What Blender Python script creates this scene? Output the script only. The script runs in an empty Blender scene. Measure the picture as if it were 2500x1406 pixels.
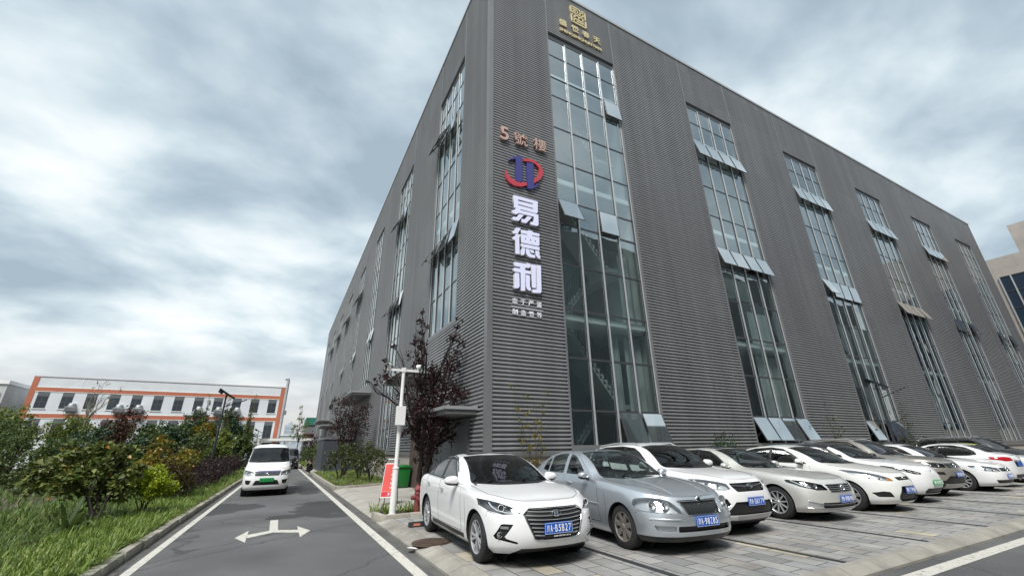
import bpy, bmesh, math, random
import numpy as np
from mathutils import Vector, Matrix
from mathutils.bvhtree import BVHTree
R = math.radians
PI = math.pi
scene = bpy.context.scene
COL = scene.collection

# ------------------------------------------------------------------ camera
cam_d = bpy.data.cameras.new('camera')
cam = bpy.data.objects.new('camera', cam_d)
COL.objects.link(cam)
cam_d.sensor_fit = 'HORIZONTAL'
cam_d.sensor_width = 36.0
cam_d.lens = 1004.98 / 2500 * 36.0
cam_d.clip_start = 0.05
cam_d.clip_end = 3000
CAM = Vector((-5.331, -11.640, 1.6))
_y, _p, _r = 0.48977, 0.37070, -0.01424
_f = Vector((math.sin(_y) * math.cos(_p), math.cos(_y) * math.cos(_p), math.sin(_p)))
_r0 = Vector((math.cos(_y), -math.sin(_y), 0))
_u0 = _r0.cross(_f)
_rr = math.cos(_r) * _r0 + math.sin(_r) * _u0
_uu = -math.sin(_r) * _r0 + math.cos(_r) * _u0
m3 = Matrix((_rr, _uu, -_f)).transposed()
cam.matrix_world = Matrix.Translation(CAM) @ m3.to_4x4()
scene.camera = cam

# ------------------------------------------------------------------ world: overcast sky with broken cloud
SUN_EL, SUN_AZ = R(55), R(222)      # azimuth clockwise from +Y
world = bpy.data.worlds.new('World')
scene.world = world
world.use_nodes = True
nt = world.node_tree
nt.nodes.clear()
def wn(t, **k):
    n = nt.nodes.new(t)
    for a, b in k.items(): setattr(n, a, b)
    return n
def wl(a, b): nt.links.new(a, b)
out = wn('ShaderNodeOutputWorld')
sky = wn('ShaderNodeTexSky', sky_type='NISHITA', sun_disc=False, sun_elevation=SUN_EL, sun_rotation=SUN_AZ,
         air_density=1.5, dust_density=3.0, ozone_density=1.5)
bg1 = wn('ShaderNodeBackground'); bg1.inputs[1].default_value = 0.06
wl(sky.outputs[0], bg1.inputs[0])
tc = wn('ShaderNodeTexCoord')
sep = wn('ShaderNodeSeparateXYZ'); wl(tc.outputs['Generated'], sep.inputs[0])
zc = wn('ShaderNodeMath', operation='MAXIMUM'); wl(sep.outputs[2], zc.inputs[0]); zc.inputs[1].default_value = 0.0
za = wn('ShaderNodeMath', operation='ADD'); wl(zc.outputs[0], za.inputs[0]); za.inputs[1].default_value = 0.30
dx = wn('ShaderNodeMath', operation='DIVIDE'); wl(sep.outputs[0], dx.inputs[0]); wl(za.outputs[0], dx.inputs[1])
dy = wn('ShaderNodeMath', operation='DIVIDE'); wl(sep.outputs[1], dy.inputs[0]); wl(za.outputs[0], dy.inputs[1])
cmb = wn('ShaderNodeCombineXYZ'); wl(dx.outputs[0], cmb.inputs[0]); wl(dy.outputs[0], cmb.inputs[1])
mp = wn('ShaderNodeMapping'); wl(cmb.outputs[0], mp.inputs[0])
mp.inputs['Location'].default_value = (3.1, 1.7, 0.4)
mp.inputs['Rotation'].default_value = (0, 0, R(-32))
mp.inputs['Scale'].default_value = (2.1, 2.5, 1.0)
n1 = wn('ShaderNodeTexNoise'); wl(mp.outputs[0], n1.inputs['Vector'])
n1.inputs['Scale'].default_value = 1.15; n1.inputs['Detail'].default_value = 7; n1.inputs['Roughness'].default_value = 0.5
n1.inputs['Distortion'].default_value = 0.15
cr = wn('ShaderNodeValToRGB'); wl(n1.outputs[0], cr.inputs[0])
e = cr.color_ramp.elements
e[0].position = 0.34; e[0].color = (0.325, 0.405, 0.470, 1)
e[1].position = 0.70; e[1].color = (0.86, 0.885, 0.89, 1)
k = e.new(0.42); k.color = (0.410, 0.500, 0.565, 1)
k = e.new(0.50); k.color = (0.530, 0.620, 0.670, 1)
k = e.new(0.58); k.color = (0.670, 0.745, 0.775, 1)
# pale warm band near the horizon
hr = wn('ShaderNodeMapRange'); wl(sep.outputs[2], hr.inputs[0])
hr.inputs[1].default_value = 0.02; hr.inputs[2].default_value = 0.24; hr.inputs[3].default_value = 0.8; hr.inputs[4].default_value = 0.0
hr.interpolation_type = 'SMOOTHSTEP'
mixh = wn('ShaderNodeMix', data_type='RGBA'); wl(hr.outputs[0], mixh.inputs['Factor'])
wl(cr.outputs[0], mixh.inputs['A']); mixh.inputs['B'].default_value = (0.66, 0.635, 0.62, 1)
bg2 = wn('ShaderNodeBackground'); wl(mixh.outputs['Result'], bg2.inputs[0]); bg2.inputs[1].default_value = 1.0
ms = wn('ShaderNodeMixShader'); ms.inputs[0].default_value = 0.86
wl(bg1.outputs[0], ms.inputs[1]); wl(bg2.outputs[0], ms.inputs[2]); wl(ms.outputs[0], out.inputs[0])

# ------------------------------------------------------------------ sun (soft, behind cloud)
sd = bpy.data.lights.new('sun', 'SUN'); sd.energy = 3.2; sd.angle = R(18); sd.color = (1.0, 0.965, 0.92)
so = bpy.data.objects.new('sun', sd); COL.objects.link(so)
sdir = Vector((math.sin(SUN_AZ) * math.cos(SUN_EL), math.cos(SUN_AZ) * math.cos(SUN_EL), math.sin(SUN_EL)))
so.rotation_euler = sdir.to_track_quat('Z', 'Y').to_euler()
so.location = (0, 0, 60)

# ------------------------------------------------------------------ exposure
vs = scene.view_settings
vs.view_transform = 'Standard'; vs.look = 'None'; vs.exposure = 0.45; vs.gamma = 1.0
scene.render.engine = 'CYCLES'
scene.cycles.use_denoising = True
scene.cycles.max_bounces = 10
scene.cycles.transparent_max_bounces = 16
scene.cycles.sample_clamp_indirect = 6

# ================================================================== helpers
def tag(o, label=None, cat=None, group=None, kind=None):
    if label: o['label'] = label
    if cat: o['category'] = cat
    if group: o['group'] = group
    if kind: o['kind'] = kind
    return o
def empty(name, loc=(0, 0, 0), rz=0.0, label=None, cat=None, group=None, parent=None):
    o = bpy.data.objects.new(name, None); COL.objects.link(o)
    o.location = loc; o.rotation_euler = (0, 0, rz); o.empty_display_size = 0.2
    if parent: o.parent = parent
    return tag(o, label, cat, group)
def link(name, me, mats=(), parent=None):
    for m in mats: me.materials.append(m)
    o = bpy.data.objects.new(name, me); COL.objects.link(o)
    if parent: o.parent = parent
    return o
def sharp(me, deg=35):
    me.shade_smooth()
    me.set_sharp_from_angle(angle=R(deg))

class MB:
    """collects shapes and links them as one mesh object"""
    def __init__(s): s.v = []; s.f = []; s.mi = []; s.cur = 0
    def add(s, vs, fs):
        b = len(s.v); s.v += [tuple(p) for p in vs]
        for f in fs: s.f.append([i + b for i in f]); s.mi.append(s.cur)
    def box(s, x0, y0, z0, x1, y1, z1, m=None):
        if m is not None: s.cur = m
        if x1 < x0: x0, x1 = x1, x0
        if y1 < y0: y0, y1 = y1, y0
        if z1 < z0: z0, z1 = z1, z0
        s.add([(x0, y0, z0), (x1, y0, z0), (x1, y1, z0), (x0, y1, z0), (x0, y0, z1), (x1, y0, z1), (x1, y1, z1), (x0, y1, z1)],
              [(0, 3, 2, 1), (4, 5, 6, 7), (0, 1, 5, 4), (1, 2, 6, 5), (2, 3, 7, 6), (3, 0, 4, 7)])
        return s
    def obox(s, c, ax, ay, az, hx, hy, hz):
        """oriented box: centre, three unit axes, half sizes"""
        c = Vector(c); ax = Vector(ax) * hx; ay = Vector(ay) * hy; az = Vector(az) * hz
        P = [c - ax - ay - az, c + ax - ay - az, c + ax + ay - az, c - ax + ay - az, c - ax - ay + az, c + ax - ay + az, c + ax + ay + az, c - ax + ay + az]
        s.add(P, [(0, 3, 2, 1), (4, 5, 6, 7), (0, 1, 5, 4), (1, 2, 6, 5), (2, 3, 7, 6), (3, 0, 4, 7)]); return s
    def prism(s, pts, fn0, fn1):
        """pts 2-D polygon, fn maps (a,b) to 3-D for near and far cap"""
        n = len(pts); A = [fn0(*p) for p in pts]; B = [fn1(*p) for p in pts]
        s.add(A + B, [list(range(n))[::-1], list(range(n, 2 * n))] + [(i, (i + 1) % n, n + (i + 1) % n, n + i) for i in range(n)]); return s
    def quad(s, a, b, c, d): s.add([a, b, c, d], [(0, 1, 2, 3)]); return s
    def tube(s, path, r, n=8, cap=True):
        path = [Vector(p) for p in path]; m = len(path)
        if not hasattr(r, '__len__'): r = [r] * m
        rings = []; up = None
        for i, p in enumerate(path):
            d = (path[min(i + 1, m - 1)] - path[max(i - 1, 0)])
            if d.length < 1e-9: d = Vector((0, 0, 1))
            d.normalize()
            if up is None: up = Vector((0, 0, 1)) if abs(d.z) < 0.9 else Vector((1, 0, 0))
            a = d.cross(up)
            if a.length < 1e-6: a = d.cross(Vector((0, 1, 0)))
            a.normalize(); b = d.cross(a).normalized(); up = -b if False else up
            rings.append([p + (a * math.cos(2 * PI * k / n) + b * math.sin(2 * PI * k / n)) * r[i] for k in range(n)])
        vs = [v for rg in rings for v in rg]; fs = []
        for i in range(m - 1):
            for k in range(n):
                fs.append((i * n + k, i * n + (k + 1) % n, (i + 1) * n + (k + 1) % n, (i + 1) * n + k))
        if cap: fs.append(list(range(n))); fs.append(list(range((m - 1) * n, m * n))[::-1])
        s.add(vs, fs); return s
    def lathe(s, prof, c=(0, 0, 0), axis='z', n=24, cap=False):
        """prof: list of (radius, height)"""
        c = Vector(c); vs = []; m = len(prof)
        for r, h in prof:
            for k in range(n):
                a = 2 * PI * k / n; u, w = r * math.cos(a), r * math.sin(a)
                vs.append(c + (Vector((u, w, h)) if axis == 'z' else Vector((u, h, w)) if axis == 'y' else Vector((h, u, w))))
        fs = [(i * n + k, i * n + (k + 1) % n, (i + 1) * n + (k + 1) % n, (i + 1) * n + k) for i in range(m - 1) for k in range(n)]
        if cap: fs.append(list(range(n))[::-1]); fs.append(list(range((m - 1) * n, m * n)))
        s.add(vs, fs); return s
    def ball(s, c, rx, ry, rz, n=12, m=8, M=None):
        c = Vector(c); vs = []; fs = []
        for i in range(m + 1):
            t = PI * i / m
            for k in range(n):
                a = 2 * PI * k / n; p = Vector((rx * math.sin(t) * math.cos(a), ry * math.sin(t) * math.sin(a), rz * math.cos(t)))
                vs.append(c + (M @ p if M else p))
        for i in range(m):
            for k in range(n): fs.append((i * n + k, (i + 1) * n + k, (i + 1) * n + (k + 1) % n, i * n + (k + 1) % n))
        s.add(vs, fs); return s
    def mesh(s, name):
        me = bpy.data.meshes.new(name); me.from_pydata(s.v, [], s.f); me.update(); return me
    def build(s, name, mats, parent=None, smooth=None, fix=False, bevel=0.0):
        if not isinstance(mats, (list, tuple)): mats = [mats]
        me = s.mesh(name)
        if bevel or fix:
            bm = bmesh.new(); bm.from_mesh(me); 
            for f, i in zip(bm.faces, s.mi): f.material_index = i
            bmesh.ops.remove_doubles(bm, verts=bm.verts, dist=1e-5)
            bmesh.ops.recalc_face_normals(bm, faces=bm.faces)
            if bevel:
                es = [e for e in bm.edges if len(e.link_faces) == 2 and e.calc_face_angle(0) > 0.6]
                bmesh.ops.bevel(bm, geom=es, offset=bevel, segments=2, affect='EDGES', profile=0.6, clamp_overlap=True)
            bm.to_mesh(me); bm.free()
        else:
            me.polygons.foreach_set('material_index', s.mi)
        o = link(name, me, mats, parent)
        if smooth is not None: sharp(me, smooth)
        return o
def copy_tree(o, parent=None):
    c = o.copy(); COL.objects.link(c); c.parent = parent
    for ch in list(o.children): copy_tree(ch, c)
    return c

# ================================================================== materials
def mat(name, col=(0.5, 0.5, 0.5), rough=0.6, metal=0.0, coat=0.0, spec=0.5, noise=None, bump=None, emit=None, trans=None, flake=None):
    m = bpy.data.materials.new(name); m.use_nodes = True
    n = m.node_tree; b = n.nodes['Principled BSDF']
    b.inputs['Base Color'].default_value = (*col, 1); b.inputs['Roughness'].default_value = rough
    b.inputs['Metallic'].default_value = metal; b.inputs['Coat Weight'].default_value = coat
    b.inputs['Coat Roughness'].default_value = 0.04; b.inputs['Specular IOR Level'].default_value = spec
    if emit:
        b.inputs['Emission Color'].default_value = (*emit[0], 1); b.inputs['Emission Strength'].default_value = emit[1]
    if noise:      # (scale, amount, detail): uneven colour, dirt and wear
        t = n.nodes.new('ShaderNodeTexCoord'); x = n.nodes.new('ShaderNodeTexNoise')
        x.inputs['Scale'].default_value = noise[0]; x.inputs['Detail'].default_value = noise[2] if len(noise) > 2 else 5
        x.inputs['Roughness'].default_value = 0.6
        n.links.new(t.outputs['Object'], x.inputs['Vector'])
        mr = n.nodes.new('ShaderNodeMapRange'); n.links.new(x.outputs[0], mr.inputs[0])
        mr.inputs[1].default_value = 0.3; mr.inputs[2].default_value = 0.7
        mr.inputs[3].default_value = 1 - noise[1]; mr.inputs[4].default_value = 1 + noise[1]
        h = n.nodes.new('ShaderNodeMix'); h.data_type = 'RGBA'; h.blend_type = 'MULTIPLY'; h.inputs['Factor'].default_value = 1
        h.inputs['A'].default_value = (*col, 1)
        n.links.new(mr.outputs[0], h.inputs['B']); n.links.new(h.outputs['Result'], b.inputs['Base Color'])
        mr2 = n.nodes.new('ShaderNodeMapRange'); n.links.new(x.outputs[0], mr2.inputs[0])
        mr2.inputs[3].default_value = max(0, rough - 0.12); mr2.inputs[4].default_value = min(1, rough + 0.12)
        n.links.new(mr2.outputs[0], b.inputs['Roughness'])
    if bump:       # (scale, strength, distance)
        t = n.nodes.new('ShaderNodeTexCoord'); x = n.nodes.new('ShaderNodeTexNoise')
        x.inputs['Scale'].default_value = bump[0]; x.inputs['Detail'].default_value = 6
        n.links.new(t.outputs['Object'], x.inputs['Vector'])
        bp = n.nodes.new('ShaderNodeBump'); bp.inputs['Strength'].default_value = bump[1]; bp.inputs['Distance'].default_value = bump[2]
        n.links.new(x.outputs[0], bp.inputs['Height']); n.links.new(bp.outputs[0], b.inputs['Normal'])
    return m
def glass_mat(name, tint, refl=0.10, rough=0.0, gcol=(1, 1, 1), wob=0.0):
    """thin coated sheet glass: tinted see-through plus mirror by Fresnel"""
    m = bpy.data.materials.new(name); m.use_nodes = True; n = m.node_tree; n.nodes.clear()
    o = n.nodes.new('ShaderNodeOutputMaterial'); t = n.nodes.new('ShaderNodeBsdfTransparent'); t.inputs[0].default_value = (*tint, 1)
    g = n.nodes.new('ShaderNodeBsdfGlossy'); g.inputs['Roughness'].default_value = rough; g.inputs['Color'].default_value = (*gcol, 1)
    fr = n.nodes.new('ShaderNodeLayerWeight'); fr.inputs[0].default_value = 0.5      # same from both sides of the sheet
    pw_ = n.nodes.new('ShaderNodeMath'); pw_.operation = 'POWER'; n.links.new(fr.outputs['Facing'], pw_.inputs[0]); pw_.inputs[1].default_value = 4.5
    mr = n.nodes.new('ShaderNodeMapRange'); n.links.new(pw_.outputs[0], mr.inputs[0])
    mr.inputs[1].default_value = 0.0; mr.inputs[2].default_value = 1.0; mr.inputs[3].default_value = refl; mr.inputs[4].default_value = 1.0
    if wob:
        tc = n.nodes.new('ShaderNodeTexCoord'); nx = n.nodes.new('ShaderNodeTexNoise'); nx.inputs['Scale'].default_value = 0.8; nx.inputs['Detail'].default_value = 1
        n.links.new(tc.outputs['Object'], nx.inputs['Vector'])
        bp = n.nodes.new('ShaderNodeBump'); bp.inputs['Strength'].default_value = wob; bp.inputs['Distance'].default_value = 0.05
        n.links.new(nx.outputs[0], bp.inputs['Height']); n.links.new(bp.outputs[0], g.inputs['Normal'])
    mx = n.nodes.new('ShaderNodeMixShader'); n.links.new(mr.outputs[0], mx.inputs[0]); n.links.new(t.outputs[0], mx.inputs[1]); n.links.new(g.outputs[0], mx.inputs[2])
    n.links.new(mx.outputs[0], o.inputs[0]); return m
def leaf_mat(name, ramp, rough=0.5, trans=0.25):
    """leaf colour varies from leaf to leaf"""
    m = bpy.data.materials.new(name); m.use_nodes = True; n = m.node_tree; b = n.nodes['Principled BSDF']
    g = n.nodes.new('ShaderNodeNewGeometry'); c = n.nodes.new('ShaderNodeValToRGB'); n.links.new(g.outputs['Random Per Island'], c.inputs[0])
    el = c.color_ramp.elements
    el[0].position = ramp[0][0]; el[0].color = (*ramp[0][1], 1); el[1].position = ramp[-1][0]; el[1].color = (*ramp[-1][1], 1)
    for p, cc in ramp[1:-1]:
        k = el.new(p); k.color = (*cc, 1)
    n.links.new(c.outputs[0], b.inputs['Base Color']); b.inputs['Roughness'].default_value = rough; b.inputs['Specular IOR Level'].default_value = 0.35
    tr = n.nodes.new('ShaderNodeBsdfTranslucent'); n.links.new(c.outputs[0], tr.inputs[0])
    mx = n.nodes.new('ShaderNodeMixShader'); mx.inputs[0].default_value = trans
    n.links.new(b.outputs[0], mx.inputs[1]); n.links.new(tr.outputs[0], mx.inputs[2]); n.links.new(mx.outputs[0], n.nodes['Material Output'].inputs[0])
    return m
M = {}
M['clad'] = mat('cladding_sheet', (0.275, 0.279, 0.288), 0.40, 0.15, noise=(0.35, 0.10, 4))
def streaks(m, col):
    # rain streaks and slight tone steps from sheet to sheet
    n, l = m.node_tree.nodes, m.node_tree.links; b = n['Principled BSDF']; t = n.new('ShaderNodeTexCoord')
    mp = n.new('ShaderNodeMapping'); mp.inputs['Scale'].default_value = (1.6, 1.6, .045); l.new(t.outputs['Object'], mp.inputs[0])
    x = n.new('ShaderNodeTexNoise'); x.inputs['Scale'].default_value = 1.4; x.inputs['Detail'].default_value = 6; x.inputs['Roughness'].default_value = .65; l.new(mp.outputs[0], x.inputs['Vector'])
    v = n.new('ShaderNodeTexVoronoi'); v.inputs['Scale'].default_value = .5; v.inputs['Randomness'].default_value = .15; l.new(t.outputs['Object'], v.inputs['Vector'])
    sv = n.new('ShaderNodeSeparateColor'); l.new(v.outputs['Color'], sv.inputs[0])
    r1 = n.new('ShaderNodeMapRange'); l.new(x.outputs[0], r1.inputs[0]); r1.inputs[1].default_value = .3; r1.inputs[2].default_value = .7; r1.inputs[3].default_value = .84; r1.inputs[4].default_value = 1.10
    r2 = n.new('ShaderNodeMapRange'); l.new(sv.outputs[0], r2.inputs[0]); r2.inputs[3].default_value = .95; r2.inputs[4].default_value = 1.05
    mu = n.new('ShaderNodeMath'); mu.operation = 'MULTIPLY'; l.new(r1.outputs[0], mu.inputs[0]); l.new(r2.outputs[0], mu.inputs[1])
    h = n.new('ShaderNodeMix'); h.data_type = 'RGBA'; h.blend_type = 'MULTIPLY'; h.inputs['Factor'].default_value = 1; h.inputs['A'].default_value = (*col, 1); l.new(mu.outputs[0], h.inputs['B']); l.new(h.outputs['Result'], b.inputs['Base Color'])
streaks(M['clad'], (0.285, 0.289, 0.298))
M['trim'] = mat('grey_trim', (0.20, 0.205, 0.21), 0.45, 0.3, noise=(1.2, 0.08))
M['cap'] = mat('parapet_metal', (0.42, 0.43, 0.44), 0.4, 0.4)
M['frame'] = mat('dark_window_frame', (0.075, 0.078, 0.085), 0.4, 0.3)
M['mull'] = mat('silver_mullion', (0.62, 0.64, 0.65), 0.3, 0.45)
M['glass'] = glass_mat('coated_window_glass', (0.80, 0.91, 0.90), 0.36, 0.0, (0.86, 0.93, 0.95), 0.10)
M['sash'] = glass_mat('open_sash_glass', (0.62, 0.70, 0.70), 0.72, 0.03, (1.0, 1.0, 0.98))
M['slab'] = mat('white_slab_edge', (0.74, 0.76, 0.76), 0.7)
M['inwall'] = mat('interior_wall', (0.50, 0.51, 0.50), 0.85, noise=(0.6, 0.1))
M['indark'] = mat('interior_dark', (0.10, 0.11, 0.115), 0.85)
M['curtain'] = mat('pale_curtain', (0.40, 0.42, 0.415), 0.9)
M['rail'] = mat('steel_railing', (0.12, 0.13, 0.14), 0.45, 0.4)
M['stone'] = mat('plinth_stone', (0.36, 0.33, 0.30), 0.75, noise=(1.5, 0.12), bump=(30, 0.2, 0.01))
M['door'] = mat('grey_metal_door', (0.115, 0.125, 0.135), 0.5, 0.2)
M['wood'] = mat('brown_timber', (0.075, 0.052, 0.042), 0.7, noise=(8, 0.25))
M['gold'] = mat('gold_letters', (0.78, 0.66, 0.40), 0.35, 0.5)
M['copper'] = mat('rose_copper_letters', (0.62, 0.43, 0.37), 0.38, 0.55)
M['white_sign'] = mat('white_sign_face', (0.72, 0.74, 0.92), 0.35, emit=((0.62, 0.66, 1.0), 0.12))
M['white_small'] = mat('white_small_letters', (0.78, 0.79, 0.85), 0.45)
M['sign_edge'] = mat('sign_return', (0.55, 0.55, 0.58), 0.4)
M['blue_sign'] = mat('blue_sign_face', (0.050, 0.050, 0.230), 0.4)
M['red_sign'] = mat('red_sign_face', (0.52, 0.052, 0.075), 0.4)
M['white'] = mat('white_paint', (0.78, 0.78, 0.77), 0.5, noise=(3, 0.05))
M['black'] = mat('black_plastic', (0.018, 0.018, 0.019), 0.5)
M['concrete'] = mat('concrete', (0.34, 0.325, 0.29), 0.85, noise=(1.3, 0.22, 8), bump=(25, 0.3, 0.01))
M['kerb'] = mat('kerb_stone', (0.33, 0.31, 0.265), 0.85, noise=(2.2, 0.25, 8), bump=(18, 0.4, 0.01))
# ================================================================== ground, roads, paving
def nodes(m): return m.node_tree.nodes, m.node_tree.links
def asphalt_mat():
    m = mat('asphalt', (0.07, 0.07, 0.072), 0.8); n, l = nodes(m); b = n['Principled BSDF']
    t = n.new('ShaderNodeTexCoord')
    a = n.new('ShaderNodeTexNoise'); a.inputs['Scale'].default_value = 0.45; a.inputs['Detail'].default_value = 8; l.new(t.outputs['Object'], a.inputs['Vector'])
    g = n.new('ShaderNodeTexNoise'); g.inputs['Scale'].default_value = 75; g.inputs['Detail'].default_value = 2; l.new(t.outputs['Object'], g.inputs['Vector'])
    c1 = n.new('ShaderNodeValToRGB'); l.new(a.outputs[0], c1.inputs[0])
    c1.color_ramp.elements[0].position = .3; c1.color_ramp.elements[0].color = (.066, .066, .068, 1)
    c1.color_ramp.elements[1].position = .72; c1.color_ramp.elements[1].color = (.13, .13, .13, 1)
    c2 = n.new('ShaderNodeMapRange'); l.new(g.outputs[0], c2.inputs[0]); c2.inputs[1].default_value = .3; c2.inputs[2].default_value = .7; c2.inputs[3].default_value = .55; c2.inputs[4].default_value = 1.5
    mu = n.new('ShaderNodeMix'); mu.data_type = 'RGBA'; mu.blend_type = 'MULTIPLY'; mu.inputs['Factor'].default_value = 1
    l.new(c1.outputs[0], mu.inputs['A']); l.new(c2.outputs[0], mu.inputs['B'])
    vo = n.new('ShaderNodeTexVoronoi'); vo.feature = 'DISTANCE_TO_EDGE'; vo.inputs['Scale'].default_value = .33
    dv_ = n.new('ShaderNodeTexNoise'); dv_.inputs['Scale'].default_value = 1.3; dv_.inputs['Detail'].default_value = 6; l.new(t.outputs['Object'], dv_.inputs['Vector'])
    av = n.new('ShaderNodeMix'); av.data_type = 'VECTOR'; av.inputs['Factor'].default_value = .35; l.new(t.outputs['Object'], av.inputs['A']); l.new(dv_.outputs['Color'], av.inputs['B']); l.new(av.outputs['Result'], vo.inputs['Vector'])
    ck = n.new('ShaderNodeMapRange'); l.new(vo.outputs['Distance'], ck.inputs[0]); ck.inputs[1].default_value = .0; ck.inputs[2].default_value = .006; ck.inputs[3].default_value = .45; ck.inputs[4].default_value = 1
    mc = n.new('ShaderNodeMix'); mc.data_type = 'RGBA'; mc.blend_type = 'MULTIPLY'; mc.inputs['Factor'].default_value = 1; l.new(mu.outputs['Result'], mc.inputs['A']); l.new(ck.outputs[0], mc.inputs['B']); mu = mc
    # damp, re-laid patches with ragged outlines (two places on the side road)
    sp = n.new('ShaderNodeTexNoise'); sp.inputs['Scale'].default_value = 1.1; sp.inputs['Detail'].default_value = 7; l.new(t.outputs['Object'], sp.inputs['Vector'])
    acc = None
    for cx, cy, rx, ry in ((-3.95, 3.3, .75, 2.3), (-6.3, 5.0, .75, 1.5), (-3.9, 12.5, .5, 5.0), (-4.9, 1.9, .5, 0.5)):
        mp = n.new('ShaderNodeMapping'); l.new(t.outputs['Object'], mp.inputs[0])
        mp.inputs['Location'].default_value = (-cx / rx, -cy / ry, 0); mp.inputs['Scale'].default_value = (1 / rx, 1 / ry, 0)
        ln = n.new('ShaderNodeVectorMath'); ln.operation = 'LENGTH'; l.new(mp.outputs[0], ln.inputs[0])
        s_ = n.new('ShaderNodeMath'); s_.operation = 'MULTIPLY_ADD'; l.new(sp.outputs[0], s_.inputs[0]); s_.inputs[1].default_value = 2.4; l.new(ln.outputs['Value'], s_.inputs[2])
        r_ = n.new('ShaderNodeMapRange'); l.new(s_.outputs[0], r_.inputs[0]); r_.inputs[1].default_value = 2.08; r_.inputs[2].default_value = 2.16; r_.inputs[3].default_value = 1; r_.inputs[4].default_value = 0
        if acc is None: acc = r_.outputs[0]
        else:
            mx = n.new('ShaderNodeMath'); mx.operation = 'MAXIMUM'; l.new(acc, mx.inputs[0]); l.new(r_.outputs[0], mx.inputs[1]); acc = mx.outputs[0]
    dk = n.new('ShaderNodeMix'); dk.data_type = 'RGBA'; dk.blend_type = 'MULTIPLY'; l.new(acc, dk.inputs['Factor'])
    l.new(mu.outputs['Result'], dk.inputs['A']); dk.inputs['B'].default_value = (.42, .42, .44, 1)
    l.new(dk.outputs['Result'], b.inputs['Base Color'])
    bp = n.new('ShaderNodeBump'); bp.inputs['Strength'].default_value = .5; bp.inputs['Distance'].default_value = .006; l.new(g.outputs[0], bp.inputs['Height']); l.new(bp.outputs[0], b.inputs['Normal'])
    return m
def paving_mat():
    m = mat('stone_paving', (0.3, 0.3, 0.3), 0.75); n, l = nodes(m); b = n['Principled BSDF']
    t = n.new('ShaderNodeTexCoord'); mp = n.new('ShaderNodeMapping'); l.new(t.outputs['Object'], mp.inputs[0]); mp.inputs['Rotation'].default_value = (0, 0, R(90))
    br = n.new('ShaderNodeTexBrick'); l.new(mp.outputs[0], br.inputs['Vector'])
    br.inputs['Scale'].default_value = 1; br.inputs['Brick Width'].default_value = .58; br.inputs['Row Height'].default_value = .30; br.inputs['Mortar Size'].default_value = .009
    br.inputs['Mortar Smooth'].default_value = 0.1
    br.inputs['Color1'].default_value = (0, 0, 0, 1); br.inputs['Color2'].default_value = (1, 1, 1, 1); br.inputs['Mortar'].default_value = (0.5, .5, .5, 1)
    br.offset = .5; br.offset_frequency = 2
    c = n.new('ShaderNodeValToRGB'); l.new(br.outputs[0], c.inputs[0]); c.color_ramp.interpolation = 'CONSTANT'
    el = c.color_ramp.elements; el[0].position = 0; el[0].color = (.205, .206, .206, 1); el[1].position = .945; el[1].color = (.40, .365, .28, 1)
    for p, cc in ((.08, (.248, .246, .238)), (.24, (.285, .280, .268)), (.45, (.268, .266, .258)), (.62, (.305, .298, .283)), (.80, (.258, .260, .262)), (.88, (.29, .272, .25))):
        k = el.new(p); k.color = (*cc, 1)
    no = n.new('ShaderNodeTexNoise'); no.inputs['Scale'].default_value = 1.6; no.inputs['Detail'].default_value = 9; no.inputs['Roughness'].default_value = .65; l.new(t.outputs['Object'], no.inputs['Vector'])
    r1 = n.new('ShaderNodeMapRange'); l.new(no.outputs[0], r1.inputs[0]); r1.inputs[1].default_value = .3; r1.inputs[2].default_value = .7; r1.inputs[3].default_value = .66; r1.inputs[4].default_value = 1.22
    mu = n.new('ShaderNodeMix'); mu.data_type = 'RGBA'; mu.blend_type = 'MULTIPLY'; mu.inputs['Factor'].default_value = 1; l.new(c.outputs[0], mu.inputs['A']); l.new(r1.outputs[0], mu.inputs['B'])
    mo = n.new('ShaderNodeMix'); mo.data_type = 'RGBA'; l.new(br.outputs['Fac'], mo.inputs['Factor']); l.new(mu.outputs['Result'], mo.inputs['A']); mo.inputs['B'].default_value = (.06, .058, .055, 1)
    l.new(mo.outputs['Result'], b.inputs['Base Color'])
    inv = n.new('ShaderNodeMath'); inv.operation = 'SUBTRACT'; inv.inputs[0].default_value = 1; l.new(br.outputs['Fac'], inv.inputs[1])
    bp = n.new('ShaderNodeBump'); bp.inputs['Strength'].default_value = .6; bp.inputs['Distance'].default_value = .008; l.new(inv.outputs[0], bp.inputs['Height']); l.new(bp.outputs[0], b.inputs['Normal'])
    return m
def paint_mat():
    m = mat('worn_road_paint', (.62, .60, .54), .7); n, l = nodes(m); b = n['Principled BSDF']
    t = n.new('ShaderNodeTexCoord'); a = n.new('ShaderNodeTexNoise'); a.inputs['Scale'].default_value = 9; a.inputs['Detail'].default_value = 8; a.inputs['Roughness'].default_value = .7; l.new(t.outputs['Object'], a.inputs['Vector'])
    c = n.new('ShaderNodeValToRGB'); l.new(a.outputs[0], c.inputs[0]); c.color_ramp.elements[0].position = .33; c.color_ramp.elements[0].color = (.20, .195, .18, 1); c.color_ramp.elements[1].position = .47; c.color_ramp.elements[1].color = (.54, .525, .475, 1)
    l.new(c.outputs[0], b.inputs['Base Color']); return m
M['asphalt'] = asphalt_mat(); M['paving'] = paving_mat(); M['paint'] = paint_mat()
M['earth'] = mat('planting_soil', (0.060, 0.052, 0.034), 0.95, noise=(2.5, 0.3, 8))
M['grass_ground'] = mat('rough_ground', (0.075, 0.085, 0.04), 0.95, noise=(0.4, 0.3, 8))
M['strip'] = mat('black_parking_strip', (0.026, 0.027, 0.03), 0.7, noise=(3, 0.25))
M['rust'] = mat('rusty_iron', (0.085, 0.058, 0.043), 0.75, 0.3, noise=(6, 0.3), bump=(60, .3, .004))

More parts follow.
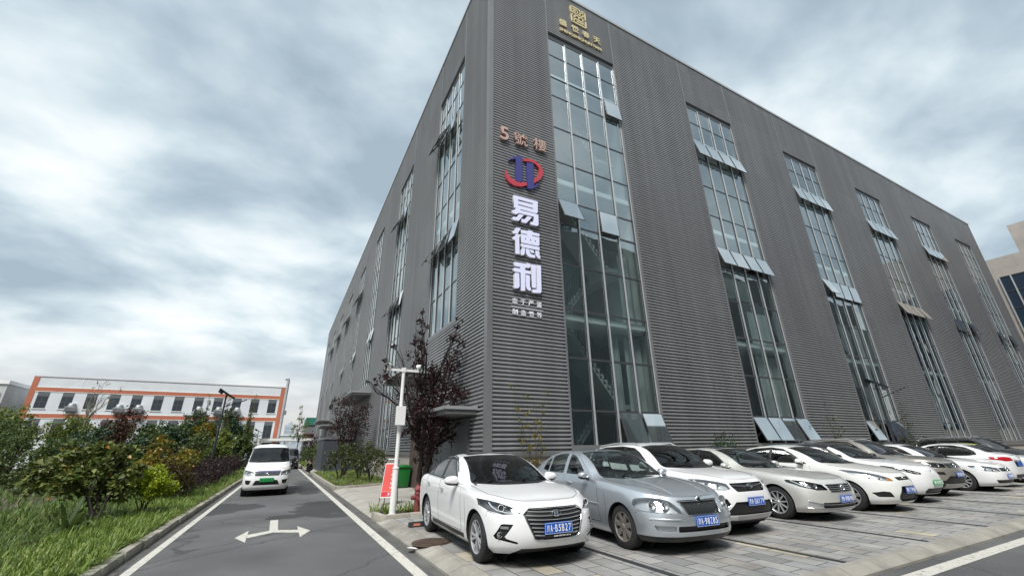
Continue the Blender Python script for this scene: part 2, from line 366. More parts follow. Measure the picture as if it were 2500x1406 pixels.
def sheet(name, polys, m, z=None):
    me = bpy.data.meshes.new(name); vs = []; fs = []
    for p in polys:
        b = len(vs); vs += [(q[0], q[1], q[2] if len(q) > 2 else z) for q in p]; fs.append(list(range(b, b + len(p))))
    me.from_pydata(vs, [], fs); me.update(); o = link(name, me, [m]); o['kind'] = 'structure'; return o
sheet('ground', [[(-700, -700), (700, -700), (700, 900), (-700, 900)]], M['grass_ground'], -0.03)
lk = lambda y: -7.2 + 0.0125 * y        # line of the left kerb
sheet('road', [[(-120, -40, 0), (160, -40, 0), (160, -8.2, 0), (-3.0, -8.2, 0), (lk(-8.2), -8.2, 0), (-120, -8.2, 0)],
               [(lk(-8.2), -8.2, 0), (-3.0, -8.2, 0), (-3.0, 110, 0), (lk(110), 110, 0)]], M['asphalt'])
# painted lines
def line_strip(pts, w, name='road_line'):
    polys = []
    for (a, b) in zip(pts[:-1], pts[1:]):
        a = Vector(a); b = Vector(b); d = (b - a).normalized(); n_ = Vector((-d.y, d.x)) * w / 2
        polys.append([(a - n_)[:2], (b - n_)[:2], (b + n_)[:2], (a + n_)[:2]])
    return sheet(name, [[(p[0], p[1]) for p in q] for q in polys], M['paint'], 0.004)
line_strip([(-3.355, -7.6), (-3.36, 100)], 0.17)
line_strip([(-7.04, -7.6), (-6.55, 30), (-5.7, 100)], 0.13)
line_strip([(-2.2, -8.50), (40, -8.50)], 0.19)
# two-headed arrow
ar = MB()
ax, ay = -5.165, -0.25
def flat(pts, z=0.004): ar.add([(p[0], p[1], z) for p in pts], [list(range(len(pts)))])
flat([(-5.25, 1.50), (-5.245, -0.13), (-5.08, -0.13), (-5.075, 1.52)])
flat([(-5.245, -0.13), (-5.64, -0.42), (-5.64, -0.83), (-5.165, -0.40), (-4.69, -0.70), (-4.69, -0.33), (-5.08, -0.13)])
flat([(-5.64, 0.14), (-5.84, -0.67), (-5.63, -1.30)])
flat([(-4.69, 0.20), (-4.69, -1.28), (-4.46, -0.58)])
o = ar.build('road_arrow', M['paint']); o['kind'] = 'structure'
# left kerb: separate stones
kb = MB(); rnd = random.Random(4); y = -9.0
while y < 75:
    L = 0.99
    d = rnd.uniform(-.012, .012); z = .135 + rnd.uniform(-.008, .008); x0 = lk(y + .5) + d
    kb.box(x0 - .14, y + .006, -.02, x0, y + L - .006, z); y += 1.0
kbo = kb.build('kerb', M['kerb'], bevel=.012, smooth=40); kbo['kind'] = 'structure'
gut = sheet('gutter', [[(lk(-8), -8), (lk(-8) + .13, -8), (lk(75) + .13, 75), (lk(75), 75)], [(-3.20, -5.6), (-3.05, -5.6), (-3.05, 60), (-3.20, 60)]], mat('gutter_concrete', (.10, .098, .09), .85, noise=(1.5, .3, 8)), 0.003)
sheet('planting_bed', [[(lk(-40) - .14, -40), (lk(75) - .14, 75), (-90, 75), (-90, -40)]], M['earth'], 0.10)
# paving of the parking bay and its mountable kerbs
sheet('pavement', [[(-2.72, -7.98), (75, -7.98), (75, 0.0), (-2.72, -0.0)]], M['paving'], 0.10)
ks = MB(); y = -7.9
while y < -0.75:
    L = .62; g = .006
    ks.add([(-3.06, y + g, -.01), (-3.06, y + L - g, -.01), (-3.06, y + L - g, .035), (-3.06, y + g, .035), (-2.84, y + g, .103), (-2.84, y + L - g, .103), (-2.71, y + g, .106), (-2.71, y + L - g, .106)],
           [(0, 1, 2, 3), (3, 2, 5, 4), (4, 5, 7, 6), (0, 3, 4, 6), (1, 7, 5, 2)]); y += L
x = -2.6
while x < 60:
    L = .78; g = .006
    ks.add([(x + g, -8.22, -.01), (x + L - g, -8.22, -.01), (x + L - g, -8.22, .03), (x + g, -8.22, .03), (x + g, -8.07, .103), (x + L - g, -8.07, .103), (x + g, -7.97, .106), (x + L - g, -7.97, .106)],
           [(0, 1, 2, 3), (3, 2, 5, 4), (4, 5, 7, 6), (0, 3, 4, 6), (1, 7, 5, 2)]); x += L
# corner fan
pr = None
for k in range(0, 9):
    a = R(180 + 90 * k / 8); c = (-2.40, -7.56)
    cur = [(c[0] + .66 * math.cos(a), c[1] + .66 * math.sin(a), .03), (c[0] + .50 * math.cos(a), c[1] + .50 * math.sin(a), .103), (c[0] + .30 * math.cos(a), c[1] + .30 * math.sin(a), .106)]
    if pr: ks.quad(pr[0], cur[0], cur[1], pr[1]); ks.quad(pr[1], cur[1], cur[2], pr[2])
    pr = cur
kso = ks.build('kerb', mat('mountable_kerb_stone', (.27, .255, .225), .85, noise=(1.6, .34, 9), bump=(18, .4, .01)), fix=True); kso['kind'] = 'structure'
for k, sx in enumerate((-0.75, 1.69, 4.23, 6.77, 9.15, 11.5, 13.95, 16.4, 18.85, 21.3)):
    sheet('parking_strip', [[(sx - .055, -7.95), (sx + .055, -7.95), (sx + .055, -1.2), (sx - .055, -1.2)]], M['strip'], .104)
# concrete apron in front of the side doors
sheet('driveway', [[(-3.02, .45, 0.006), (-2.68, .45, .10), (-2.68, 9.5, .10), (-3.02, 9.2, 0.006)], [(-2.68, .45, .10), (0, .45, .10), (0, 10.2, .10), (-2.68, 9.5, .10)]], M['concrete'])
# planters
def kerb_run(pts, w, h, z0=0.0, name='kerb', L=.5):
    b = MB()
    for a, c in zip(pts[:-1], pts[1:]):
        a = Vector((*a, 0)); c = Vector((*c, 0)); d = c - a; n_ = max(1, round(d.length / L)); u = d.normalized(); s_ = Vector((-u.y, u.x, 0))
        for i in range(n_):
            p = a + d * ((i + .5) / n_) + s_ * w / 2
            b.obox((p.x, p.y, z0 + h / 2), u, s_, (0, 0, 1), d.length / n_ / 2 - .004, w / 2, h / 2 + rnd.uniform(-.004, .004))
    o = b.build(name, M['kerb'], bevel=.012, smooth=40); o['kind'] = 'structure'; return o
kerb_run([(-2.95, .42), (-3.08, .1), (-3.02, -.62), (-2.86, -.68), (-0.2, -.68)], .13, .19)
sheet('planter_soil', [[(-2.97, .42), (-2.9, -.58), (-.2, -.58), (-.2, .44)]], M['earth'], .15)
kerb_run([(-3.04, 24.5), (-3.04, 9.4), (-2.85, 9.0), (-2.5, 8.98), (-1.0, 9.65), (-0.05, 10.2)], .13, .19)
sheet('planter_soil', [[(-2.95, 9.1), (-2.5, 9.05), (-1.0, 9.75), (0, 10.3), (0, 24.6), (-2.95, 24.6)]], M['earth'], .15)
kerb_run([(-3.04, 70), (-3.04, 32.4)], .13, .19, L=1)
sheet('planter_soil', [[(-2.95, 32.4), (0, 32.4), (0, 70), (-2.95, 70)]], M['earth'], .15)
sheet('pavement', [[(-3.0, 24.6), (0, 24.6), (0, 32.4), (-3.0, 32.4)]], M['concrete'], .12)
sheet('planter_soil', [[(-.2, -.95), (60, -.95), (60, -.02), (-.2, -.02)]], M['earth'], .16)
kerb_run([(-.2, -1.08), (57, -1.08)], .12, .14, .06)
# ================================================================== main building
XE, YE, HT, ZT, ZB = 57.44, 78.0, 23.82, 20.40, 1.634
A1, PR, WR = 2.953, 9.529, 4.168
B1, PL, WL = 2.903, 9.622, 3.914
LV = [19.02, 17.62, 16.49, 14.68, 12.84, 10.96, 9.86, 8.10, 6.30, 4.52, 2.75]
fr_ = lambda u, z, d: (u, -d, z)         # front facade: u along x, d outward (-y)
fl_ = lambda u, z, d: (-d, u, z)         # side facade: u along y, d outward (-x)
bld = empty('office_building', (0, 0, 0), 0, 'long dark grey ribbed-metal building with tall glass strips behind the parked cars', 'building')
def fbox(b, F, u0, z0, d0, u1, z1, d1, m=None):
    p, q = F(u0, z0, d0), F(u1, z1, d1); b.box(*p, *q, m)
PITCH = 0.126
PROF = [(0.0, -0.03), (0.050, 0.005), (0.059, 0.070), (0.063, 0.076), (0.113, 0.076), (0.117, 0.070)]
def corrugated(b, F, u0, u1, z0, z1, flip):
    pts = []; k = math.floor(z0 / PITCH)
    while k * PITCH < z1:
        for dz, d in PROF:
            z = k * PITCH + dz
            if z0 < z < z1: pts.append((z, d))
        k += 1
    pts = [(z0, pts[0][1])] + pts + [(z1, pts[-1][1])]
    n = len(pts); vs = [F(u0, z, d) for z, d in pts] + [F(u1, z, d) for z, d in pts]
    b.add(vs, [((i, n + i, n + i + 1, i + 1) if not flip else (i, i + 1, n + i + 1, n + i)) for i in range(n - 1)])
def facade(F, wins, end, flip, name):
    """wins: list of (u0, u1, zbottom)"""
    b = MB(); cur = 0.02; base = 1.47
    for (u0, u1, zb) in wins:
        corrugated(b, F, cur, u0, base, HT - .1, flip)
        corrugated(b, F, u0, u1, ZT + .02, HT - .1, flip)
        if zb > 2: corrugated(b, F, u0, u1, base, zb - .1, flip)
        cur = u1
    corrugated(b, F, cur, end, base, HT - .1, flip)
    o = b.build(name, M['clad'], bld); sharp(o.data, 30)
    t = MB()
    for (u0, u1, zb) in wins:
        for u, s in ((u0, -1), (u1, 1)):
            fbox(t, F, u - .035, (zb - .1 if zb > 2 else 1.47), -.30, u + .035, HT - .12, .085)
            u_ = u + s * 2.1
        
    fbox(t, F, .10, 1.36, -.05, end, 1.47, .095); fbox(t, F, .10, 1.47, .0, end, 1.50, .08)
    t.build('vertical_trim', M['trim'], bld)
def sash(F, u0, u1, ztop, zbot, ang, parent):
    h = ztop - zbot; ca, sa = math.cos(ang), math.sin(ang)
    def P(u, t, o=0): return F(u, ztop - t * ca - o * sa * -1 * 0, .02 + t * sa + o)
    b = MB(); g = .03
    def bar(u_0, t0, u_1, t1):
        A = [P(u_0, t0, 0), P(u_1, t0, 0), P(u_1, t1, 0), P(u_0, t1, 0), P(u_0, t0, .035), P(u_1, t0, .035), P(u_1, t1, .035), P(u_0, t1, .035)]
        b.add(A, [(0, 3, 2, 1), (4, 5, 6, 7), (0, 1, 5, 4), (1, 2, 6, 5), (2, 3, 7, 6), (3, 0, 4, 7)])
    b.cur = 0
    bar(u0, 0, u0 + g, h); bar(u1 - g, 0, u1, h); bar(u0 + g, 0, u1 - g, g); bar(u0 + g, h - g, u1 - g, h)
    # stay arms
    for u in (u0 + .05, u1 - .05):
        b.tube([P(u, h * .62), F(u, ztop - h * .8, -.02)], .012, 5)
    um = (u0 + u1) / 2; b.box(*P(um - .06, h - .10, -.06), *P(um + .06, h - .05, -.01))
    b.cur = 1
    A = [P(u0 + g, g, .037), P(u1 - g, g, .037), P(u1 - g, h - g, .037), P(u0 + g, h - g, .037)]
    b.add(A, [(0, 1, 2, 3)])
    b.build('open_sash', [M['frame'], M['sash']], parent)
def window(F, u0, u1, zb, opens, name='window'):
    """opens: {(row, pane): angle in degrees}; rows: index of the transom at the top of the row"""
    lv = [z for z in [ZT - .30] + LV if z > zb + .05] + [zb]
    b = MB(); pw = (u1 - u0) / 4; D = -.035
    fbox(b, F, u0 + .035, ZT - .30, -.30, u1 - .035, ZT + .02, -.02, 0)
    for z in lv[1:]: 
        tk = .035 if z in (6.30, 4.52, 2.75, 9.86) else .022
        fbox(b, F, u0 + .035, z - tk, D - .06, u1 - .035, z + tk, D + .022, 0)
    fbox(b, F, u0 - .02, zb - .12, -.3, u1 + .02, zb + .03, .09, 2)
    for za_, zb_ in ((17.67, 17.95), (11.86, 12.08), (5.94, 6.15)):
        if zb_ > zb: fbox(b, F, u0 + .04, za_, D - .11, u1 - .04, zb_, D - .095, 3)
    for k in (0, 4):
        u = u0 + .06 if k == 0 else u1 - .06
        fbox(b, F, u - .025, zb, D - .08, u + .025, ZT - .30, D + .03, 0)
        fbox(b, F, u - .018, zb + .03, D + .03, u + .018, ZT - .30, D + .055, 1)
    for k in (1, 2, 3):
        u = u0 + k * pw
        fbox(b, F, u - .030, zb, D - .08, u + .030, ZT - .30, D + .03, 0)
        fbox(b, F, u - .028, zb + .03, D + .03, u + .028, ZT - .30, D + .062, 1)
    w = b.build(name, [M['frame'], M['mull'], M['trim'], M['slab']], bld)
    g = MB(); rr = random.Random(int(u0 * 100))
    for i in range(len(lv) - 1):
        for k in range(4):
            key = (i, k)
            if key in opens: continue
            za, zc = lv[i] - .02, lv[i + 1] + .02; ua, uc = u0 + k * pw + .03, u0 + (k + 1) * pw - .03
            t1, t2 = rr.uniform(-.004, .004), rr.uniform(-.004, .004)     # every pane sits a hair out of true
            g.add([F(ua, zc, D - t1 - t2), F(uc, zc, D + t1 - t2), F(uc, za, D + t1 + t2), F(ua, za, D - t1 + t2)], [(0, 1, 2, 3)])
    g.build('window_glass', M['glass'], w)
    for (i, k), a in opens.items():
        if i < len(lv) - 1:
            sash(F, u0 + k * pw + .035, u0 + (k + 1) * pw - .035, lv[i] - .02, lv[i + 1] + .02, R(a), w)
    return w
def curtain(F, w, u0, u1, z0, z1, seed):
    rr = random.Random(seed); b = MB(); n = int((u1 - u0) / .035); vs = []
    ph = rr.uniform(0, 6)
    for i in range(n + 1):
        u = u0 + (u1 - u0) * i / n; d = -.62 + .05 * math.sin(ph + u * 21 + 1.3 * math.sin(u * 5)) 
        vs += [F(u, z0 + .05 * math.sin(u * 3 + ph), d), F(u + .04 * math.sin(u * 9), z1, d * .97 - .02)]
    b.add(vs, [(2 * i, 2 * i + 2, 2 * i + 3, 2 * i + 1) for i in range(n)])
    o = b.build('curtain', M['curtain'], w); o.data.shade_smooth()
RW = [(A1 + i * PR, A1 + i * PR + WR, ZB) for i in range(6)]
lz = {0: 6.30, 2: 6.30, 4: 6.30}
LW = [(B1 + i * PL, B1 + i * PL + WL, lz.get(i, 1.60)) for i in range(8)]
facade(fr_, RW, XE, False, 'front_cladding')
facade(fl_, LW, YE, True, 'side_cladding')
# rows: 2 = upper casements, 6 = middle casements, 11 = bottom casements
ropen = [
    {(2, 3): 7, (6, 0): 22, (6, 2): 4, (11, 2): 16, (11, 3): 20},
    {(2, 0): 13.2, (2, 1): 12.6, (2, 2): 13, (2, 3): 13.5, (6, 0): 15.6, (6, 1): 15, (6, 2): 16, (6, 3): 15.8, (11, 0): 24, (11, 1): 23, (11, 2): 19, (11, 3): 24},
    {(2, 0): 12.4, (2, 1): 12, (2, 2): 12.5, (2, 3): 12.2, (6, 0): 19.4, (6, 1): 3, (6, 2): 2.6, (6, 3): 3.4, (11, 0): 20, (11, 2): 21, (11, 3): 22},
    {(2, 0): 13, (2, 1): 13, (2, 2): 12.5, (2, 3): 13, (6, 0): 21, (6, 1): 20, (6, 2): 20, (6, 3): 22},
    {(2, 0): 13.5, (2, 1): 13, (2, 2): 13.4, (2, 3): 13, (6, 0): 8, (6, 1): 7, (6, 3): 17},
    {(6, 0): 18, (6, 3): 12}]
lopen = [
    {(2, 3): 30, (2, 2): 28, (2, 1): 9, (6, 3): 30, (6, 2): 20, (6, 1): 15, (6, 0): 12},
    {(2, 3): 26, (2, 2): 20, (2, 1): 8, (6, 3): 28, (6, 2): 20, (6, 1): 16, (6, 0): 9},
    {(6, 1): 12, (6, 0): 9},
    {(2, 3): 28, (2, 2): 26, (2, 1): 27, (2, 0): 24, (6, 1): 14, (6, 0): 12},
    {(2, 3): 28, (2, 2): 27, (2, 1): 27, (2, 0): 24, (6, 1): 15, (6, 0): 12},
    {(2, 3): 28, (2, 2): 26, (2, 1): 27, (2, 0): 25, (6, 2): 13},
    {(2, 3): 28, (2, 2): 25, (2, 1): 27, (2, 0): 25, (6, 1): 13},
    {(6, 1): 12}]
W_R = [window(fr_, *w, o_) for w, o_ in zip(RW, ropen)]
W_L = [window(fl_, *w, o_) for w, o_ in zip(LW, lopen)]
pw = WR / 4
for wi, sets in {1: [(0, 0, .95, 2.4, 5.7), (0, 2, .8, 2.4, 5.7), (0, 3, .95, 2.4, 5.7), (0, 0, .7, 6.2, 8.0), (0, 2, .6, 6.2, 8.0), (0, 3, .8, 6.2, 8.0), (0, 1, 1, 8.6, 9.7), (0, 2, 1, 8.6, 9.7)],
                 2: [(0, 0, .8, 2.6, 5.7), (0, 3, .7, 6.2, 8.6), (0, 0, .5, 12.3, 17), (0, 3, .6, 2.6, 5.7)], 3: [(0, 0, .8, 6.2, 9.5), (0, 2, .9, 2.6, 5.6), (0, 3, .7, 2.6, 5.7)], 0: [(0, 3, .75, 2.6, 5.7), (0, 3, .7, 6.3, 9.4), (0, 2, .4, 2.6, 5.7)],
                 4: [(0, 2, .9, 6.2, 9.6), (0, 1, .7, 2.6, 5.7)], 5: [(0, 1, .9, 2.6, 5.7)]}.items():
    for j, (_, k, fr, z0, z1) in enumerate(sets):
        u0 = RW[wi][0] + k * pw + (.05 if k < 2 else pw * (1 - fr) - .05); curtain(fr_, W_R[wi], u0, u0 + pw * fr, z0, z1, wi * 10 + j)
# structure behind the glass
for z in (17.66, 11.92, 5.90):
    MB().box(.24, .24, z, XE - .3, YE - .3, z + .24).build('floor_slab', M['slab'], bld)
MB().box(.05, .05, HT - .5, XE - .05, YE - .05, HT - .3).build('roof', M['concrete'], bld)
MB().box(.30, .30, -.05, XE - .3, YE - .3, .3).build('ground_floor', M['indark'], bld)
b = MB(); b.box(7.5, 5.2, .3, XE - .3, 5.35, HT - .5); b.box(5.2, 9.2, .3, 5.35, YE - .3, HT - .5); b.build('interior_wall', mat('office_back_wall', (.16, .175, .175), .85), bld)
b = MB(); b.box(7.3, .45, .3, 7.42, 5.2, HT - .5); b.box(.5, 9.0, .3, 5.2, 9.15, HT - .5); b.box(2.7, .45, .3, 2.8, 4.4, HT - .5); b.box(2.8, 4.4, .3, 7.3, 4.5, HT - .5)
b.build('interior_wall', M['inwall'], bld)
b = MB()
for i in range(1, 6): b.box(RW[i][0] - 2.6, .5, .3, RW[i][0] - 2.5, 5.2, HT - .5)
for i in range(1, 8): b.box(.5, LW[i][0] - 2.7, .3, 5.2, LW[i][0] - 2.6, HT - .5)
for i in range(6):
    for z in (3.1, 9.3, 15.1): b.box(RW[i][0] + .8, 4.95, z, RW[i][0] + 1.9, 5.18, z + 1.3)
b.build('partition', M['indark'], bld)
# stair behind the corner window strip
st = MB(); ra = MB()
for z0, z1 in ((.3, 5.9), (5.9, 11.92), (11.92, 17.66)):
    zm = (z0 + z1) / 2
    for (xa, za, xb, zb_, ya) in ((3.9, z0 + .2, 6.2, zm, 2.5), (6.2, zm, 3.9, z1 + .1, 1.0)):
        n = 14
        for i in range(n):
            t = (i + .5) / n; xx = xa + (xb - xa) * t; zz = za + (zb_ - za) * t
            st.box(xx - .1, ya, zz - .17, xx + .1, ya + 1.2, zz)
        st.add([(xa, ya, za - .35), (xb, ya, zb_ - .35), (xb, ya, zb_ - .12), (xa, ya, za - .12), (xa, ya + 1.2, za - .35), (xb, ya + 1.2, zb_ - .35), (xb, ya + 1.2, zb_ - .12), (xa, ya + 1.2, za - .12)],
               [(0, 1, 2, 3), (4, 7, 6, 5), (0, 4, 5, 1), (3, 2, 6, 7), (0, 3, 7, 4), (1, 5, 6, 2)])
        yr = ya + .03
        ra.tube([(xa, yr, za + .95), (xb, yr, zb_ + .95)], .028, 6); ra.tube([(xa, yr, za + .12), (xb, yr, zb_ + .12)], .02, 6)
        for i in range(17):
            t = i / 16; xx = xa + (xb - xa) * t; zz = za + (zb_ - za) * t; ra.tube([(xx, yr, zz), (xx, yr, zz + .95)], .012, 4, False)
    st.box(6.2, 1.0, zm - .15, 7.3, 3.7, zm + .02); st.box(2.8, .9, z1 - .05, 3.9, 3.7, z1 + .24)
    ra.tube([(6.2, 1.0, zm + .98), (7.2, 1.0, zm + .98)], .028, 6)
    for i in range(8): ra.tube([(6.2 + i * .13, 1.0, zm), (6.2 + i * .13, 1.0, zm + .97)], .012, 4, False)
s_o = st.build('staircase', M['inwall'], bld); ra.build('railing', M['rail'], s_o)
# far walls, parapet, corner, plinth
b = MB(); b.box(XE - .3, .02, -.05, XE + .02, YE, HT - .1); b.box(.02, YE - .3, -.05, XE - .3, YE, HT - .1); b.build('far_wall', M['clad'], bld)
b = MB(); b.box(-.12, -.12, HT - .12, XE + .1, .35, HT + .03); b.box(-.12, .35, HT - .12, .35, YE + .1, HT + .03); b.box(XE - .3, .35, HT - .12, XE + .1, YE + .1, HT + .03); b.build('parapet_cap', M['cap'], bld)
b = MB(); b.box(-.09, -.09, 1.38, .10, .02, HT - .12); b.box(-.09, .02, 1.38, -.0, .15, HT - .12)
for z in (4.6, 8.9, 13.2, 17.5): b.box(-.093, -.093, z, .103, .022, z + .02)
b.build('corner_trim', M['trim'], bld)
b = MB(); b.box(XE - .12, -.09, 1.38, XE + .05, .02, HT - .12); b.build('corner_trim', M['trim'], bld)
b = MB(); b.box(.0, -.02, -.05, XE, .3, 1.37); b.box(-.02, .3, -.05, .3, YE, 1.37)
b.box(-.02, -.02, -.05, 0, .3, 1.37)
b.build('plinth', M['stone'], bld)
b = MB()
for (ua, ub) in ((1.30, 2.74), (2.78, 3.85), (3.89, 4.93)): fbox(b, fl_, ua, .14, .03, ub, 2.44, .10)
fbox(b, fl_, 1.22, .10, .0, 1.29, 2.52, .13); fbox(b, fl_, 4.94, .10, 0, 5.02, 2.52, .13); fbox(b, fl_, 1.29, 2.45, 0, 4.94, 2.52, .13)
d_o = b.build('door', M['door'], bld)
b = MB()
for u in (2.66, 2.86): fbox(b, fl_, u - .015, 1.0, .10, u + .015, 1.4, .14)
b.build('handle', M['mull'], d_o)
b = MB(); 
for k in range(8): fbox(b, fl_, 5.25 + k * .36, .10, .03, 5.25 + k * .36 + .345, 2.7, .11 + (k % 2) * .008)
b.build('timber_door', M['wood'], bld)
b = MB(); fbox(b, fl_, 21.2, .1, .03, 23.6, 3.3, .10); fbox(b, fl_, 24.0, .1, .03, 27.6, 3.4, .09); b.build('door', M['frame'], bld)
def canopy(u0, u1, z, d=1.42, t=.24):
    b = MB(); fbox(b, fl_, u0, z - t, .07, u1, z - t * .45, d - .04, 0); fbox(b, fl_, u0 - .05, z - t * .45, .05, u1 + .05, z, d + .03, 1)
    b.build('canopy', [mat('canopy_soffit', (.13, .132, .135), .55), M['cap']], bld, bevel=.01)
canopy(.68, 5.3, 2.83, 1.12); canopy(5.5, 8.75, 4.68, 1.42); canopy(20.3, 29.2, 5.58); canopy(49.4, 58.8, 5.42); canopy(42.9, 48.6, 4.45)
pb = empty('porch_box', (-1.2, 28, .1), 0, 'dark boxy porch jutting from the side wall behind the squatting person', 'porch')
b = MB(); b.box(-1.18, -3.0, 0, 1.1, 3.4, 2.32); b.build('wall', mat('slate_panels', (.055, .065, .078), .5, .2), pb)
b = MB(); b.box(-1.24, -3.06, 2.33, 1.1, 3.46, 2.46); b.build('roof_edge', M['trim'], pb)

# ------------------------------------------------------------------ lettering and logos on the facade
def text_obj(name, body, size, m, parent, bold=0.0, extrude=.04, sx=1.0, sy=1.0, shear=0, spacing=1.0, edge=None):
    cu = bpy.data.curves.new(name, 'FONT'); cu.body = body; cu.size = size; cu.extrude = extrude; cu.offset = bold
    cu.align_x = 'CENTER'; cu.align_y = 'CENTER'; cu.space_character = spacing; cu.shear = shear; cu.resolution_u = 4
    t = bpy.data.objects.new(name, cu); COL.objects.link(t); bpy.context.view_layer.update()
    dg = bpy.context.evaluated_depsgraph_get(); me = bpy.data.meshes.new_from_object(t.evaluated_get(dg)); me.name = name
    bpy.data.objects.remove(t); bpy.data.curves.remove(cu)
    co = np.empty(len(me.vertices) * 3, 'f'); me.vertices.foreach_get('co', co); co = co.reshape(-1, 3)
    if len(co):
        mn, mx = co.min(0), co.max(0); c = (mn + mx) / 2; co[:, 0] = (co[:, 0] - c[0]) * sx; co[:, 1] = (co[:, 1] - c[1]) * sy
        if sx < 0 or sy < 0: pass
    me.vertices.foreach_set('co', co.ravel()); me.update()
    me.materials.clear()
    o = link(name, me, [m] + ([edge] if edge else []), parent)
    if edge:
        for p in me.polygons: p.material_index = 0 if p.normal.z > .9 else 1
    return o
def fit_text(name, body, cx, cz, w, h, m, parent, bold=0, extrude=.04, y=-.15, edge=None):
    """lettering on the front facade filling a box w x h centred at (cx, cz)"""
    o = text_obj(name, body, 1.0, m, parent, bold, extrude, edge=edge)
    co = np.empty(len(o.data.vertices) * 3, 'f'); o.data.vertices.foreach_get('co', co); co = co.reshape(-1, 3)
    s = co.max(0) - co.min(0); co[:, 0] *= w / s[0]; co[:, 1] *= h / s[1]; o.data.vertices.foreach_set('co', co.ravel()); o.data.update()
    o.rotation_euler = (R(90), 0, 0)
    px, py, pz = parent.location if parent else (0, 0, 0)
    o.location = (cx - px, y - py, cz - pz); return o
# gold seal and name at the parapet
g = empty('gold_sign', (5.0, -.06, 20.8), 0, 'gold square emblem with characters and capital letters at the top of the facade', 'sign')
eb = MB(); E0x, E0z, U = 4.53, 22.04, .105
def gb(c0, r0, c1, r1, t=.36):      # bar on a 9 x 11 grid
    x0, x1 = E0x + min(c0, c1) * U - t * U, E0x + max(c0, c1) * U + t * U; z0, z1 = E0z + min(r0, r1) * U - t * U, E0z + max(r0, r1) * U + t * U
    eb.box(x0 - g.location.x, -.08, z0 - g.location.z, x1 - g.location.x, -.02, z1 - g.location.z)
for a in ((0, 11, 5, 11), (0, 8, 0, 11), (7, 11, 8.7, 11), (8.7, 6, 8.7, 11), (1.3, 9.6, 4, 9.6), (4, 8.2, 4, 9.6), (5.5, 8.3, 5.5, 11), (5.5, 9.5, 7.3, 9.5), (0, 7, 3, 7), (1.4, 8.3, 2.6, 8.3), (4.4, 7, 7.4, 7), (7.4, 7, 7.4, 8.3),
          (2, 5.6, 2, 4.3), (2, 5.6, 7, 5.6), (7, 4.3, 7, 5.6), (4.5, 4.3, 4.5, 5.6), (0, 0, 0, 5.4), (0, 5.4, .6, 5.4), (1.6, 3.0, 7.2, 3.0), (1.6, 1.6, 1.6, 3.0), (3.2, 1.6, 7.2, 1.6), (0, 0, 8.7, 0), (8.7, 0, 8.7, 4.4), (0, 0, 8.7, 0), (7.2, 1.6, 7.2, 3)): gb(*a)
eb.build('emblem', M['gold'], g, bevel=.006)
for ch, cx in zip('盛世春天', (3.93, 4.68, 5.36, 6.08)):
    fit_text('character', ch, cx, 21.53, .46, .42, M['gold'], g, bold=.018, extrude=.03, y=-.12)
fit_text('latin_name', 'SHENGSHICHUNTIAN', 5.0, 20.97, 2.62, .20, M['gold'], g, bold=.012, extrude=.03, y=-.12)
c5 = empty('building_number', (1.4, -.06, 12.8), 0, 'rose copper building number with two Chinese characters above the red and blue logo', 'sign')
fit_text('numeral', '5', .545, 13.12, .36, .62, M['copper'], c5, bold=.012, extrude=.05)
fit_text('character', '號', 1.28, 13.11, .60, .56, M['copper'], c5, bold=.004, extrude=.05)
fit_text('character', '樓', 2.18, 13.17, .60, .56, M['copper'], c5, bold=.004, extrude=.05)
lg = empty('logo_sign', (1.45, -.06, 10.9), 0, 'red and blue logo sign of two bars inside a broken ring', 'sign')
def plate(name, pts, m, d0, d1, parent):
    b = MB(); lx, ly, lz_ = parent.location
    b.prism(pts, lambda a, c: (a - lx, -d0 - ly, c - lz_), lambda a, c: (a - lx, -d1 - ly, c - lz_)); return b.build(name, m, parent, fix=True)
plate('blue_bar', [(0.712, 11.895), (0.844, 12.059), (1.196, 12.314), (1.322, 12.316), (1.304, 11.109), (1.016, 11.054), (1.036, 12.095), (0.859, 11.998)], M['blue_sign'], .08, .17, lg)
plate('blue_bar', [(1.531, 12.088), (1.822, 12.15), (1.821, 11.107), (2.104, 11.318), (1.941, 11.086), (1.713, 10.902), (1.519, 10.874)], M['blue_sign'], .08, .17, lg)
plate('red_arc', [(1.392, 12.227), (1.634, 12.31), (1.925, 12.313), (2.166, 12.193), (2.277, 11.959), (2.26, 11.734), (2.135, 11.492), (1.835, 11.215), (1.832, 11.393), (2.027, 11.623), (2.102, 11.865), (2.077, 12.043), (1.936, 12.163), (1.759, 12.195), (1.405, 12.12)], M['red_sign'], .08, .16, lg)
plate('red_arc', [(0.641, 11.449), (0.579, 11.237), (0.607, 11.056), (0.739, 10.911), (0.946, 10.836), (1.219, 10.868), (1.499, 11.005), (1.503, 11.15), (1.254, 11.07), (1.041, 11.062), (0.831, 11.13), (0.698, 11.229), (0.661, 11.36)], M['red_sign'], .08, .16, lg)
ns = empty('company_name_sign', (1.45, -.06, 8.3), 0, 'three large white raised Chinese characters stacked below the red and blue logo', 'sign')
